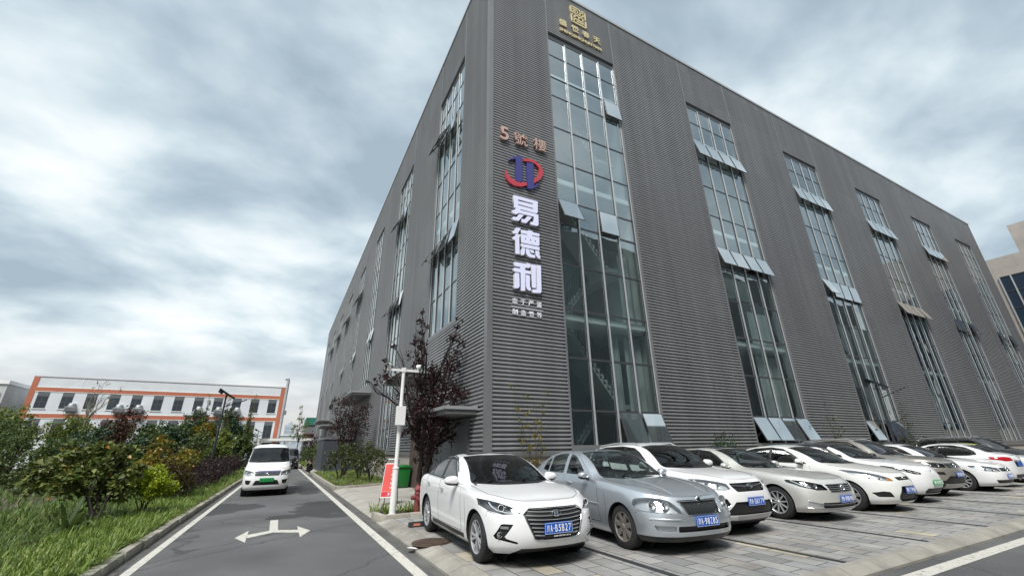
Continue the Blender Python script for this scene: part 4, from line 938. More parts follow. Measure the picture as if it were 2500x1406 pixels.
def rounded(poly, r=.03, n=3):
    """round the corners of a polygon"""
    out = []; m = len(poly)
    for i in range(m):
        p = Vector(poly[i]).to_2d() if len(poly[i]) == 3 else Vector((poly[i][0], poly[i][1])); a = Vector(poly[i - 1]) - p; b = Vector(poly[(i + 1) % m]) - p
        rr = min(r, a.length * .4, b.length * .4); A = p + a.normalized() * rr; B = p + b.normalized() * rr
        for k in range(n + 1):
            t = k / n; q = A * (1 - t) ** 2 + p * 2 * t * (1 - t) + B * t * t; out.append((q.x, q.y))
    return out
AX = {'xz': (0, 2, 1), 'yz': (1, 2, 0), 'xy': (0, 1, 2)}
class Car:
    def __init__(s, name, P, label, cat, paint_m, q=1.0, group='cars parked along the ribbed building'):
        s.P = P; s.q = q; s.paint = paint_m; s.root = empty(name, (0, 0, 0), 0, label, cat, group)
        s.parts = []; s.shape(); s.tags = {}
    def rail_xy(s, r, u):
        xf, fd, xr, rd, ym = r['f'][0], r['f'][1], r['r'][0], r['r'][1], r['y']; n = s.P.get('n', 2.9)
        if u <= .34:
            th = u / .34 * PI / 2; return xf + fd * (1 - max(0, math.cos(th)) ** (2 / n)), ym * math.sin(th) ** (2 / n)
        if u >= .70:
            th = (1 - u) / .30 * PI / 2; return xr - rd * (1 - max(0, math.cos(th)) ** (2 / n)), ym * math.sin(th) ** (2 / n)
        t = (u - .34) / .36; return xf + fd + (xr - rd - xf - fd) * t, ym
    def shape(s):
        P = s.P; q = s.q; rails = P['rails']; n = P.get('n', 2.9)
        fz = [pchip(r['z']) for r in rails]
        us = np.concatenate([np.linspace(0, .34, int(22 * q) + 1)[:-1], np.linspace(.34, .70, int(34 * q) + 1)[:-1], np.linspace(.70, 1, int(18 * q) + 1)])
        K = max(2, int(5 * q)); m = len(rails); ts = np.linspace(0, m - 1, (m - 1) * K + 1)
        bm = bmesh.new(); grid = []
        for u in us:
            pts = [];
            for r, f in zip(rails, fz):
                x, y = s.rail_xy(r, u); pts.append((x, y, float(f(x))))
            A = np.array(pts); col = [pchip([(j, A[j, c]) for j in range(m)])(ts) for c in range(3)]
            grid.append(np.stack(col, 1))
        def addgrid(g, sgn):
            vs = [[bm.verts.new((p[0], p[1] * sgn, p[2])) for p in row] for row in g]
            for i in range(len(vs) - 1):
                for j in range(len(vs[0]) - 1):
                    f = (vs[i][j], vs[i + 1][j], vs[i + 1][j + 1], vs[i][j + 1])
                    try: bm.faces.new(f if sgn > 0 else f[::-1])
                    except ValueError: pass
        for sg in (1, -1): addgrid(grid, sg)
        # upper surface: bonnet, glasshouse, boot
        top = rails[-1]; ft = fz[-1]; xf, fd = top['f']; xr, rd = top['r']; ym = top['y']
        zc = pchip(P['prof']); bw = pchip(P['bow']); tumb = P.get('tumb', .45); wg = P.get('wg', 3.2); crown = P.get('crown', .03)
        def yedge(x):
            if x < xf + fd: c = min(1, max(0, 1 - (x - xf) / fd)); return ym * (max(0, 1 - c ** n)) ** (1 / n)
            if x > xr - rd: c = min(1, max(0, 1 - (xr - x) / rd)); return ym * (max(0, 1 - c ** n)) ** (1 / n)
            return ym
        a = np.linspace(0, 1, int(18 * q) + 1) ** 2 * fd * .9; xs = np.concatenate([xf + a[:-1], np.linspace(xf + fd * .9, xr - rd * .9, int(56 * q) + 1)[:-1], xr - rd * .9 * (np.linspace(1, 0, int(14 * q) + 1) ** 2)])
        tt = np.linspace(0, 1, int(20 * q) + 1); g = []
        for x0 in xs:
            ye = yedge(x0); ze = float(ft(x0)); b_ = float(bw(x0)); z_ = max(float(zc(x0 - b_)), ze + .0015); h = z_ - ze
            gg = float(sm(.10, .32, h)); hh = h
            yc = ye * (1 - .12 * (1 - gg)) - tumb * gg * hh; zk = z_ - (crown * gg)
            w = 1.0 + (wg - 1) * gg; row = []
            for t in tt:
                d = (1 - t) ** 2 + 2 * w * t * (1 - t) + t * t; y = ((1 - t) ** 2 * ye + 2 * w * t * (1 - t) * yc) / d; z = ((1 - t) ** 2 * ze + 2 * w * t * (1 - t) * zk + t * t * z_) / d
                rel = (y / ye) ** 2 if ye > 1e-6 else 1; row.append((x0 - b_ * (1 - rel), y, z))
            g.append(row)
        for sg in (1, -1): addgrid(g, sg)
        bmesh.ops.remove_doubles(bm, verts=bm.verts, dist=.0004)
        bmesh.ops.dissolve_degenerate(bm, edges=bm.edges, dist=.0002)
        bm.normal_update()
        # outward normals
        for f in bm.faces:
            c = f.calc_center_median(); o = c - Vector((min(max(c.x, .9), P['L'] - .9), 0, .45))
            if f.normal.dot(o) < 0: f.normal_flip()
        bm.normal_update()
        s.bm = bm; s.lay = bm.faces.layers.int.new('part'); s.bvh = BVHTree.FromBMesh(bm)
    # --- measuring on the surface
    def front(s, y, z):
        h = s.bvh.ray_cast(Vector((-1, y, z)), Vector((1, 0, 0))); return h[0]
    def rear(s, y, z):
        h = s.bvh.ray_cast(Vector((s.P['L'] + 1, y, z)), Vector((-1, 0, 0))); return h[0]
    def side(s, x, z, sg):
        h = s.bvh.ray_cast(Vector((x, sg * 2, z)), Vector((0, -sg, 0))); return h[0]
    def topp(s, x, y):
        h = s.bvh.ray_cast(Vector((x, y, 3)), Vector((0, 0, -1))); return h[0]
    # --- cutting
    def cut(s, name, poly, proj, filt):
        bm = s.bm; a, b, c = AX[proj]; tid = s.tags.setdefault(name, len(s.tags) + 1)
        xs = [p[0] for p in poly]; ys = [p[1] for p in poly]; bb = (min(xs), max(xs), min(ys), max(ys))
        def near(f, B, e=.0):
            va = [v.co[a] for v in f.verts]; vb = [v.co[b] for v in f.verts]
            return max(va) > B[0] - e and min(va) < B[1] + e and max(vb) > B[2] - e and min(vb) < B[3] + e
        cand = [f for f in bm.faces if near(f, bb, .02) and filt(f.calc_center_median(), f.normal)]
        n = len(poly)
        for i in range(n):
            p, q_ = poly[i - 1], poly[i]; d = (q_[0] - p[0], q_[1] - p[1])
            if abs(d[0]) + abs(d[1]) < 1e-6: continue
            no = [0, 0, 0]; no[a] = d[1]; no[b] = -d[0]; co = [0, 0, 0]; co[a], co[b] = p
            B = (min(p[0], q_[0]), max(p[0], q_[0]), min(p[1], q_[1]), max(p[1], q_[1]))
            fs = list({f for f in cand if f.is_valid and near(f, B, .001)})
            if not fs: continue
            ge = list(fs) + list({e for f in fs for e in f.edges}) + list({v for f in fs for v in f.verts})
            rt = bmesh.ops.bisect_plane(bm, geom=ge, plane_co=co, plane_no=Vector(no).normalized(), dist=1e-5)
            cand = [f for f in cand if f.is_valid] + [g_ for g_ in rt['geom'] if isinstance(g_, bmesh.types.BMFace)]; cand = list(dict.fromkeys(cand))
        for f in set(cand):
            if f.is_valid:
                m_ = f.calc_center_median()
                if inpoly((m_[a], m_[b]), poly): f[s.lay] = tid
        return tid
    def lamp2(s, name, poly, filt): 
        for sg, nm in ((1, 'L'), (-1, 'R')): s.cut(name + nm, [(p[0] * sg, p[1]) for p in poly], 'yz', filt)
    def take(s, tagname, objname, mats, off=0.0, parent=None, label=None, back=None, backmat=1, thick=0.0):
        """lift the tagged faces out as a part; back: distance of an inner housing behind them"""
        tid = s.tags.get(tagname); fs = [f for f in s.bm.faces if f[s.lay] == tid]
        if not fs: return None
        if tagname in ('pane', 'dlo') and not getattr(s, '_one', False):      # one part for each side of the car
            o = None; s._one = True
            for sg in (1, -1):
                grp = [f for f in fs if f.calc_center_median().y * sg > 0]
                for f in fs: f[s.lay] = -1
                for f in grp: f[s.lay] = tid
                o = s.take(tagname, objname, mats, off, parent, label) or o
            for f in fs: f[s.lay] = tid
            s._one = False
            return o
        idx = {}; vs = []; faces = []; mi = []
        cen = sum((f.calc_center_median() for f in fs), Vector()) / len(fs)
        for f in fs:
            r = []
            for v in f.verts:
                if v.index not in idx or True:
                    k = v
                if k not in idx: idx[k] = len(vs); vs.append(v.co + v.normal * off)
                r.append(idx[k])
            faces.append(r); mi.append(0)
        nv = len(vs)
        if back:
            keys = list(idx.keys()); avg = sum((f.normal for f in fs), Vector()).normalized()
            vs += [cen + (k.co - cen) * .96 - avg * back for k in keys]
            for r in list(faces[:len(fs)]): faces.append([i + nv for i in r]); mi.append(backmat)
            # walls
            cnt = {}
            for r in faces[:len(fs)]:
                for i in range(len(r)):
                    e = (r[i - 1], r[i]); cnt[e] = cnt.get(e, 0) + 1
            for (i, j) in list(cnt):
                if (j, i) not in cnt: faces.append([j, i, i + nv, j + nv]); mi.append(backmat)
        me = bpy.data.meshes.new(objname); me.from_pydata([tuple(v) for v in vs], [], faces); me.update()
        me.polygons.foreach_set('material_index', mi)
        o = link(objname, me, mats, parent or s.root); sharp(me, 40)
        if label: o['label'] = label
        return o
    def line(s, name, pts, proj, r, m, off=0.0, step=.06, parent=None, closed=False, sides=(1, -1), n=6, drop=None):
        """thin bar lying on the surface along a 2-D outline"""
        b = MB(); P2 = list(pts) + ([pts[0]] if closed else [])
        for sg in (sides if proj == 'xz' else (1,)):
            path = []
            for (p, q_) in zip(P2[:-1], P2[1:]):
                L = math.hypot(q_[0] - p[0], q_[1] - p[1]); k = max(1, int(L / step))
                for i in range(k): path.append((p[0] + (q_[0] - p[0]) * i / k, p[1] + (q_[1] - p[1]) * i / k))
            path.append(P2[-1]); c3 = []
            for p in path:
                h = s.side(p[0], p[1], sg) if proj == 'xz' else s.front(*p) if proj == 'yz' else s.rear(*p) if proj == 'rz' else s.topp(*p)
                if h is None: continue
                d = Vector((0, sg, 0)) if proj == 'xz' else Vector((-1, 0, 0)) if proj == 'yz' else Vector((1, 0, 0)) if proj == 'rz' else Vector((0, 0, 1))
                c3.append(h + d * off)
            if len(c3) > 1: b.tube(c3, r, n)
        if not b.v: return None
        return b.build(name, m, parent or s.root, smooth=60)
    def finish_body(s):
        tagged = [f for f in s.bm.faces if f[s.lay] != 0]
        bmesh.ops.delete(s.bm, geom=tagged, context='FACES')
        me = bpy.data.meshes.new('body'); s.bm.to_mesh(me); s.bm.free()
        o = link('body', me, [s.paint], s.root); sharp(me, 42); s.body = o; return o
    # --- standard equipment
    def arches(s, r=.36):
        P = s.P
        for xw in (P['fo'], P['fo'] + P['wb']):
            c = [(xw + r * math.cos(a), P['tr'] + r * math.sin(a)) for a in np.linspace(R(-40), R(220), 26)]
            c = [(x_, max(z_, .0)) for x_, z_ in c]; c.append((xw - r * .9, -.1)); c.insert(0, (xw + r * .9, -.1))
            s.cut('arch', c, 'xz', lambda m, n: m.z < .95 and abs(m.y) > .3)
        tid = s.tags['arch']; bmesh.ops.delete(s.bm, geom=[f for f in s.bm.faces if f[s.lay] == tid], context='FACES')
        b = MB()
        for xw in (P['fo'], P['fo'] + P['wb']):
            for sg in (1, -1):
                yo = s.P['W'] / 2 - .045; arc = [(xw + (r + .004) * math.cos(a), P['tr'] + (r + .004) * math.sin(a)) for a in np.linspace(R(-25), R(205), 24)]
                vs = []
                for (x_, z_) in arc:
                    h = s.side(x_, z_, sg); ye = (abs(h.y) if h is not None else yo) - .004
                    vs += [(x_, sg * ye, z_), (x_, sg * .50, z_)]
                b.add(vs, [(2 * i, 2 * i + 2, 2 * i + 3, 2 * i + 1) for i in range(len(arc) - 1)])
                b.add([(xw + (r + .02) * math.cos(a), sg * .50, P['tr'] + (r + .02) * math.sin(a)) for a in np.linspace(0, 2 * PI, 20)[:-1]], [list(range(19))])
        b.box(P['fo'] + r + .02, -.76, .16, P['fo'] + P['wb'] - r - .02, .76, .55); b.box(.25, -.5, .18, P['L'] - .3, .5, .62)
        b.build('underbody', M['wellm'], s.root)
    def wheels(s, style, w=.21, rim=None, m1=None, m2=None):
        P = s.P; tr = P['tr']; rr = rim or tr * .66; m1 = m1 or M['satin']; m2 = m2 or M['rim_dark']
        proto = None
        for xw in (P['fo'], P['fo'] + P['wb']):
            for sg in (1, -1):
                yo = P['W'] / 2 - .03
                if proto is None:
                    wh = bpy.data.objects.new('wheel', None); COL.objects.link(wh); wh.parent = s.root
                    b = MB(); b.lathe([(rr, -w), (tr - .03, -w + .005), (tr - .006, -w + .03), (tr, -w + .06), (tr, -.05), (tr - .006, -.02), (tr - .03, -.002), (rr + .012, 0), (rr, -.012)], (0, 0, 0), 'y', 40)
                    for k in range(48):
                        a = 2 * PI * k / 48; d = Vector((math.cos(a), 0, math.sin(a))); t_ = Vector((-d.z, 0, d.x)); b.obox(d * (tr - .002) + Vector((0, -w / 2, 0)), d, (0, 1, 0), t_, .004, w * .36, .008)
                    b.build('tyre', M['tyre'], wh, smooth=45)
                    b = MB(); b.cur = 0
                    b.lathe([(rr - .016, -.09), (rr - .012, -.014), (rr, -.002), (rr + .01, -.008)], (0, 0, 0), 'y', 40)
                    b.cur = 1; b.lathe([(.0, -.085), (rr - .01, -.085)], (0, 0, 0), 'y', 24); b.lathe([(0.0, -.05), (rr * .62, -.05), (rr * .62, -.07)], (0, 0, 0), 'y', 28)
                    b.cur = 0; ns, kind = style
                    for k in range(ns):
                        a0 = 2 * PI * k / ns + PI / 2
                        offs = ((-.5, 1), (.5, 1)) if kind == 'double' else ((0, 1),)
                        for of, _ in offs:
                            wd0, wd1 = (.016, .013) if kind == 'double' else (.030, .022) if kind == 'wide' else (.017, .013)
                            if kind == 'wide': wd0, wd1 = .030, .042
                            aa0, aa1 = a0 + of * .16, a0 + of * .42
                            if kind != 'double': aa0 = aa1 = a0
                            p0 = Vector((math.cos(aa0) * rr * .18, -.022, math.sin(aa0) * rr * .18)); p1 = Vector((math.cos(aa1) * (rr - .008), -.012, math.sin(aa1) * (rr - .008)))
                            d = (p1 - p0).normalized(); t_ = Vector((-d.z, 0, d.x)).normalized(); dn = Vector((0, -.03, 0)); up = Vector((0, .006, 0))
                            q_ = [p0 - t_ * wd0, p0 + t_ * wd0, p1 + t_ * wd1, p1 - t_ * wd1]
                            md = [(p0 + up), (p1 + up)]
                            b.add(q_ + [v + dn for v in q_] + md, [(0, 1, 9 - 1, ), (0, 8, 9, 3), (8, 1, 2, 9), (3, 9, 2), (0, 3, 7, 4), (1, 5, 6, 2), (0, 4, 5, 1), (3, 2, 6, 7)])
                    b.lathe([(.0, -.006), (.028, -.006), (.034, -.012), (.05, -.02), (rr * .26, -.03)], (0, 0, 0), 'y', 20)
                    b.build('rim', [m1, m2], wh, smooth=35)
                    proto = wh; o = wh
                else: o = copy_tree(proto, s.root)
                o.location = (xw, sg * yo, tr); o.rotation_euler = (0, R(13 * (1 + 2 * (xw > 2) + sg)), 0 if sg > 0 else PI)
    def plate(s, text, y, z, m='plate_blue', w=.44, h=.14, rear=False, tilt=0, char=None, dx=.0):
        p = s.rear(y, z) if rear else s.front(y, z)
        xx = (p.x + .02 + dx) if rear else (min(p.x, (s.front(y, z + h / 2) or p).x, (s.front(y, z - h / 2) or p).x) - .016 - dx)
        b = MB(); b.box(-w / 2, -.006, -h / 2, w / 2, .006, h / 2)
        pl = b.build('number_plate', M[m], s.root, bevel=.004); pl.location = (xx, y, z); pl.rotation_euler = (0, R(tilt) if not rear else 0, R(-90 if not rear else 90))
        if text:
            ch = char or M['plate_char']
            b = MB(); e = .006
            for (x0, z0, x1, z1) in ((-w / 2 + e, h / 2 - e - .003, w / 2 - e, h / 2 - e), (-w / 2 + e, -h / 2 + e, w / 2 - e, -h / 2 + e + .003), (-w / 2 + e, -h / 2 + e, -w / 2 + e + .003, h / 2 - e), (w / 2 - e - .003, -h / 2 + e, w / 2 - e, h / 2 - e)): b.box(x0, -.0075, z0, x1, -.0062, z1)
            b.build('border', ch, pl)
            n = len(text); cw = w * .86 / n
            for i, c in enumerate(text):
                cx = -w * .43 + cw * (i + .5) if len(text) < 8 else -w * .45 + w * .90 * (.5 + i) / 7.45 if i < 2 else (-w * .45 + w * .9 * 2.22 / 7.45 if i == 2 else -w * .45 + w * .9 * (i - .05) / 7.45); cw = w * .9 / 7.45
                if c == '·':
                    b = MB(); b.lathe([(0, -.0085), (.007, -.0085), (.007, -.0062)], (cx, 0, 0), 'y', 10); b.build('dot', ch, pl); continue
                o = text_obj('digit', c, 1, ch, pl, .010 if ord(c) < 1000 else .004, .002); co = np.empty(len(o.data.vertices) * 3, 'f'); o.data.vertices.foreach_get('co', co); co = co.reshape(-1, 3); sz = co.max(0) - co.min(0)
                tw = cw * (.68 if c not in '1I' else .2); co[:, 0] *= tw / sz[0]; co[:, 1] *= h * .62 / sz[1]; o.data.vertices.foreach_set('co', co.ravel()); o.data.update()
                o.rotation_euler = (R(90), 0, 0); o.location = (cx, -.009, 0)
        return pl
    def mirrors(s, x, z, y, m=None, size=(.10, .115, .075)):
        for sg in (1, -1):
            b = MB(); lx, ly, lz = size; yy = y + ly * .55
            n, k = 14, 10; vs = []
            for i in range(k + 1):
                t = PI * i / k
                for j in range(n):
                    a = 2 * PI * j / n; e = .75
                    px = math.copysign(abs(math.sin(t) * math.cos(a)) ** e, math.sin(t) * math.cos(a)); pz = math.copysign(abs(math.sin(t) * math.sin(a)) ** e, math.sin(t) * math.sin(a)); py = math.copysign(abs(math.cos(t)) ** e, math.cos(t))
                    if px > .2: px = .2
                    vs.append((x + px * lx, sg * (yy + py * ly), z + pz * lz * (1 - .15 * py)))
            fs = [(i * n + j, (i + 1) * n + j, (i + 1) * n + (j + 1) % n, i * n + (j + 1) % n) for i in range(k) for j in range(n)]
            b.add(vs, fs); b.mi = [1 if sum(vs[q_][2] for q_ in f) / 4 < z - lz * .38 else 0 for f in fs]
            b.cur = 1; b.tube([(x + .03, sg * (y - .06), z - lz * .75), (x + .0, sg * (y + .05), z - lz * .6)], [.03, .022], 8)
            o = b.build('side_mirror', [m or s.paint, M['trimblk']], s.root, smooth=50)
    def handles(s, pts, m, r=.011, dz=.0):
        for (x, z) in pts:
            for sg in (1, -1):
                h = s.side(x, z, sg)
                if h is None: continue
                b = MB(); b.tube([(x - .085, h.y + sg * .004, z), (x - .06, h.y + sg * .026, z + .006), (x + .06, h.y + sg * .026, z + .010), (x + .085, h.y + sg * .004, z + .008)], [r * .7, r, r, r * .7], 8)
                b.build('door_handle', m, s.root, smooth=50)
    def interior(s, x0, x1, zb, seats=True, red=False, wide=.62, head=1.12):
        b = MB(); b.box(x0 - .25, -wide, .55, x1 + .5, wide, .62); b.box(x1 + .15, -wide, .6, x1 + .6, wide, zb + .05)
        b.build('cabin_floor', M['indark'], s.root)
        b = MB(); pr = [(x0 - .35, zb - .06), (x0 + .05, zb + .015), (x0 + .30, zb - .01), (x0 + .36, zb - .14), (x0 + .25, .6), (x0 - .2, .6)]
        b.prism(pr, lambda a, c: (a, -wide - .08, c), lambda a, c: (a, wide + .08, c)); b.build('dashboard', M['dash'], s.root, fix=True, smooth=40)
        b = MB(); n = 20; c = Vector((x0 + .42, -.36, zb + .0)); ax = Vector((.42, 0, .9)); u = Vector((0, 1, 0)); v = ax.cross(u).normalized()
        b.tube([c + (u * math.cos(2 * PI * k / n) + v * math.sin(2 * PI * k / n)) * .18 for k in range(n + 1)], .015, 6, False); b.tube([c - u * .17, c + u * .17], .018, 6); b.tube([c, c - v * .17 if v.z > 0 else c + v * .17], .018, 6); b.build('steering_wheel', M['trimblk'], s.root, smooth=60)
        if seats:
            for sy in (-.36, .36):
                xs = x0 + .95
                b = MB(); b.prism([(xs, .62), (xs + .5, .62), (xs + .78, head - .08), (xs + .66, head - .06), (xs + .42, .80), (xs, .78)], lambda a, c: (a, sy - .25, c), lambda a, c: (a, sy + .25, c)); so = b.build('seat', M['seat'], s.root, fix=True, bevel=.04, smooth=50)
                b = MB(); b.ball((xs + .76, sy, head + .06), .055, .135, .095, 12, 8); b.tube([(xs + .74, sy - .06, head - .08), (xs + .76, sy - .06, head)], .008, 5); b.build('headrest', M['seat_red'] if red and sy > 0 else M['seat'], so, smooth=60)
    def rails_roof(s, pts, m, r=.018, lift=.03):
        for sg in (1, -1):
            path = []
            for (x, y) in pts:
                h = s.topp(x, sg * y)
                if h is not None: path.append(h + Vector((0, 0, lift)))
            path[0].z -= lift; path[-1].z -= lift
            b = MB(); b.tube(path, r, 8); b.build('roof_rail', m, s.root, smooth=60)
    def ring_logo(s, y, z, ry, rz, m, r=.007, bars=(), dx=.012, rear=False):
        p = s.front(y, z); b = MB(); n = 28; x = p.x - dx
        b.tube([(x, y + ry * math.cos(2 * PI * k / n), z + rz * math.sin(2 * PI * k / n)) for k in range(n + 1)], r, 6, False)
        for bar in bars: b.tube([(x, y + ry * q_[0], z + rz * q_[1]) for q_ in bar], r, 6)
        b.build('badge', m, s.root, smooth=60)
    def place(s, x, y, z, rz_deg):
        """x, y: world position of the middle of the front bumper"""
        s.root.location = (x, y, z); s.root.rotation_euler = (0, 0, R(90 + rz_deg))
FRONT = lambda x1: (lambda m, n: n.x < -.03 and m.x < x1 and m.z < 1.2)
REAR = lambda x1: (lambda m, n: n.x > .03 and m.x > x1)
SIDE = lambda zmin: (lambda m, n: abs(n.y) > .22 and m.z > zmin)
def mirror(poly): return [(-y, z) for y, z in poly]
WS = lambda x0, x1, zm: (lambda m, n: x0 < m.x < x1 and n.x < -.02 and m.z > zm and n.z > .05)
def glasshouse(c, dlo, panes, ws, wsf, glass='cglass', rw=None, rwf=None, trim=True):
    x0 = min(p[0] for p in dlo); zlo = dlo_min(dlo) - .02
    sh_ = lambda poly: [(x + .075 * max(0, 1 - (x - x0) / .8), z) for x, z in poly]      # keep a painted pillar in front of the side glass
    sf = lambda m, n: abs(n.y) > .06 and m.z > zlo
    c.cut('dlo', sh_(dlo), 'xz', sf)
    for p in panes: c.cut('pane', sh_(p), 'xz', sf)
    ws = [(y * .955, z) for y, z in ws]
    c.cut('wsb', ws, 'yz', wsf)
    sh = [(y * .972, z + (.012 if z < 1.1 else -.008)) for y, z in ws]
    c.cut('ws', sh, 'yz', wsf)
    if rw: c.cut('rw', rw, 'yz', rwf)
def dlo_min(d): return min(p[1] for p in d)
def take_glass(c, side='cglass', front='cglass', wsb='trimblk', dlo='trimblk'):
    c.take('dlo', 'window_surround', [M[dlo]], -.002); c.take('wsb', 'windscreen_surround', [M[wsb]], -.001)
    c.take('pane', 'side_window', [M[side]], -.006); c.take('ws', 'windscreen', [M[front]], -.003)
    c.take('rw', 'rear_window', [M[front]], -.003)
def take_lamps(c, tagname='head', bowl='bowl_dark', back=.07, extra=None):
    for sg, s in ((1, 'L'), (-1, 'R')):
        o = c.take(tagname + s, 'headlight', [M['lens'], M[bowl]], .002, back=back)
        if o and extra: extra(o, sg)

# ------------------------------------------------------------- white saloon in front (B5B27)
def car_sporty_saloon():
    P = dict(L=4.57, W=1.80, H=1.44, wb=2.70, fo=.87, tr=.318, n=2.7,
        rails=[dict(f=(.16, .85), r=(4.48, .6), y=.80, z=[(0, .20), (.7, .165), (4, .18), (4.57, .30)]),
               dict(f=(.05, .90), r=(4.54, .6), y=.868, z=[(0, .27), (.9, .25), (4, .25), (4.57, .38)]),
               dict(f=(.0, .95), r=(4.57, .6), y=.893, z=[(0, .42), (.9, .46), (4, .50), (4.57, .56)]),
               dict(f=(.015, 1.0), r=(4.56, .6), y=.90, z=[(0, .58), (.9, .66), (2.2, .66), (4, .74), (4.57, .80)]),
               dict(f=(.07, 1.05), r=(4.53, .6), y=.892, z=[(0, .70), (.4, .74), (.9, .80), (2.2, .83), (3.6, .88), (4.57, .95)]),
               dict(f=(.16, 1.10), r=(4.47, .62), y=.858, z=[(0, .765), (.5, .845), (.9, .885), (1.4, .925), (2.2, .955), (3.2, .975), (3.9, .995), (4.47, .99)])],
        prof=[(.16, .768), (.4, .845), (.8, .915), (1.12, .960), (1.26, .978), (1.42, 1.05), (2.05, 1.335), (2.35, 1.405), (2.70, 1.436), (3.0, 1.415), (3.35, 1.335), (3.7, 1.205), (4.0, 1.09), (4.25, 1.045), (4.47, 1.02)],
        bow=[(0, 0), (.5, .0), (1.2, .20), (2.2, .16), (2.8, .04), (3.4, -.06), (4.2, -.08), (4.6, 0)], tumb=.40, wg=4.6, crown=.03)
    c = Car('sporty_saloon', P, 'shiny white saloon with hexagonal chrome-barred grille, nearest of the parked cars', 'car', M['p_white'])
    c.arches(.362)
    dlo = rounded([(1.70, .972), (2.17, 1.235), (2.40, 1.335), (2.68, 1.372), (3.0, 1.345), (3.40, 1.235), (3.72, 1.10), (3.86, 1.04), (3.70, 1.025), (3.2, 1.008), (2.4, .985)], .03)
    panes = [rounded([(1.90, 1.01), (2.19, 1.215), (2.42, 1.31), (2.68, 1.352), (2.70, 1.025), (2.2, 1.0)], .02), rounded([(2.80, 1.345), (3.0, 1.322), (3.32, 1.235), (3.40, 1.20), (3.42, 1.042), (3.2, 1.032), (2.80, 1.02)], .02), [(3.47, 1.165), (3.70, 1.07), (3.74, 1.05), (3.48, 1.045)]]
    ws = rounded([(-.755, .972), (-.35, .955), (.35, .955), (.755, .972), (.595, 1.365), (.30, 1.388), (-.30, 1.388), (-.595, 1.365)], .03)
    glasshouse(c, dlo, panes, ws, WS(1.0, 2.5, .93))
    F = FRONT(1.1)
    head = [(.50, .672), (.60, .745), (.70, .785), (.80, .812), (.875, .822), (.882, .745), (.83, .690), (.70, .655)]
    c.lamp2('head', head, F)
    hexo = [(-.385, .722), (.385, .722), (.475, .660), (.35, .375), (.30, .352), (-.30, .352), (-.35, .375), (-.475, .660)]
    c.cut('grille', hexo, 'yz', F)
    fog = [(.605, .545), (.705, .548), (.735, .54), (.80, .40), (.78, .365), (.56, .315), (.55, .335), (.68, .375), (.70, .40)]
    c.lamp2('fog', fog, F)
    c.cut('lip', [(-.62, .15), (.62, .15), (.50, .255), (-.50, .255)], 'yz', F)
    c.cut('sill', [(1.36, .235), (3.10, .245), (3.10, .305), (1.36, .295)], 'xz', SIDE(.2))
    c.cut('roofglass', rounded([(2.42, -.44), (3.12, -.44), (3.12, .44), (2.42, .44)], .06), 'xy', lambda m, n: n.z > .5 and m.z > 1.2)
    c.cut('tailL', [(4.05, .94), (4.30, .985), (4.50, .985), (4.56, .87), (4.45, .83), (4.25, .86)], 'xz', SIDE(.8))
    take_glass(c, 'cglass', 'cglass_dark')
    def inside(o, sg):
        p = c.front(sg * .70, .73); b = MB(); b.cur = 0
        q = Vector((p.x + .05, sg * .705, .725)); b.lathe([(.0, -.035), (.03, -.035), (.042, -.02), (.044, .0)], q, 'x', 18); b.cur = 1; b.lathe([(.0, -.03), (.036, -.028), (.046, -.012), (.05, 0)], q + Vector((.02, -sg * .12, -.01)), 'x', 16)
        b.build('projector', [M['bowl_dark'], M['chrome']], o, smooth=50)
        b = MB(); b.tube([q + Vector((-.036, 0, 0)) + Vector((0, math.cos(2 * PI * k / 18) * .044, math.sin(2 * PI * k / 18) * .044)) for k in range(19)], .005, 5, False)
        pts = [c.front(sg * y, z) for y, z in ((.80, .785), (.79, .745), (.75, .70), (.66, .675), (.58, .672))]; b.tube([p_ + Vector((.018, 0, 0)) for p_ in pts if p_], .009, 6); b.build('running_light', M['drl'], o, smooth=60)
    take_lamps(c, 'head', 'bowl_mid', .08, inside)
    c.take('grille', 'grille', [M['trimblk']], -.02)
    for sg in 'LR':
        o = c.take('fog' + sg, 'fog_lamp_recess', [M['trimblk']], -.02); s_ = 1 if sg == 'L' else -1
        p = c.front(s_ * .745, .415); b = MB(); b.tube([(p.x + .0, p.y + .034 * math.cos(2 * PI * k / 16), p.z + .034 * math.sin(2 * PI * k / 16)) for k in range(17)], .006, 6, False); b.ball((p.x + .02, p.y, p.z), .015, .028, .028); b.build('fog_lamp', M['chrome'], o, smooth=50)
        b = MB(); 
        for zz in (.495, .512): 
            pp = [c.front(s_ * y, zz) for y in (.66, .70, .74)]; b.tube([q_ for q_ in pp if q_], .006, 5)
        b.build('chrome_fin', M['satin'], o)
    c.take('lip', 'lower_lip', [M['trimblk']], -.01); c.take('sill', 'sill_moulding', [M['trimblk']], .006); c.take('roofglass', 'sunroof', [M['solar']], -.002); c.take('tailL', 'tail_light', [M['redlens']], .003)
    for i, zz in enumerate((.675, .628, .580, .532, .484, .438, .394)):
        hw = np.interp(zz, [.352, .375, .660, .722], [.30, .35, .475, .385]) - .02
        c.line('grille_bar', [(-hw, zz + .018), (-hw * .5, zz + .003), (0, zz - .002), (hw * .5, zz + .003), (hw, zz + .018)], 'yz', .0075, M['satin'], -.012)
    c.line('grille_frame', hexo, 'yz', .010, M['chrome'], -.002, closed=True, step=.04)
    c.ring_logo(0, .655, .066, .042, M['chrome'], .008, bars=([(-.52, -.62), (-.28, .62)], [(.28, -.62), (.52, .62)], [(-.4, -.08), (.4, .10)]), dx=.006)
    c.plate('川A·B5B27', 0, .485)
    b = MB(); p = c.front(0, .392); b.box(p.x - .022, -.215, .378, p.x - .008, .215, .408); o = b.build('plate_holder', M['trimblk'], c.root)
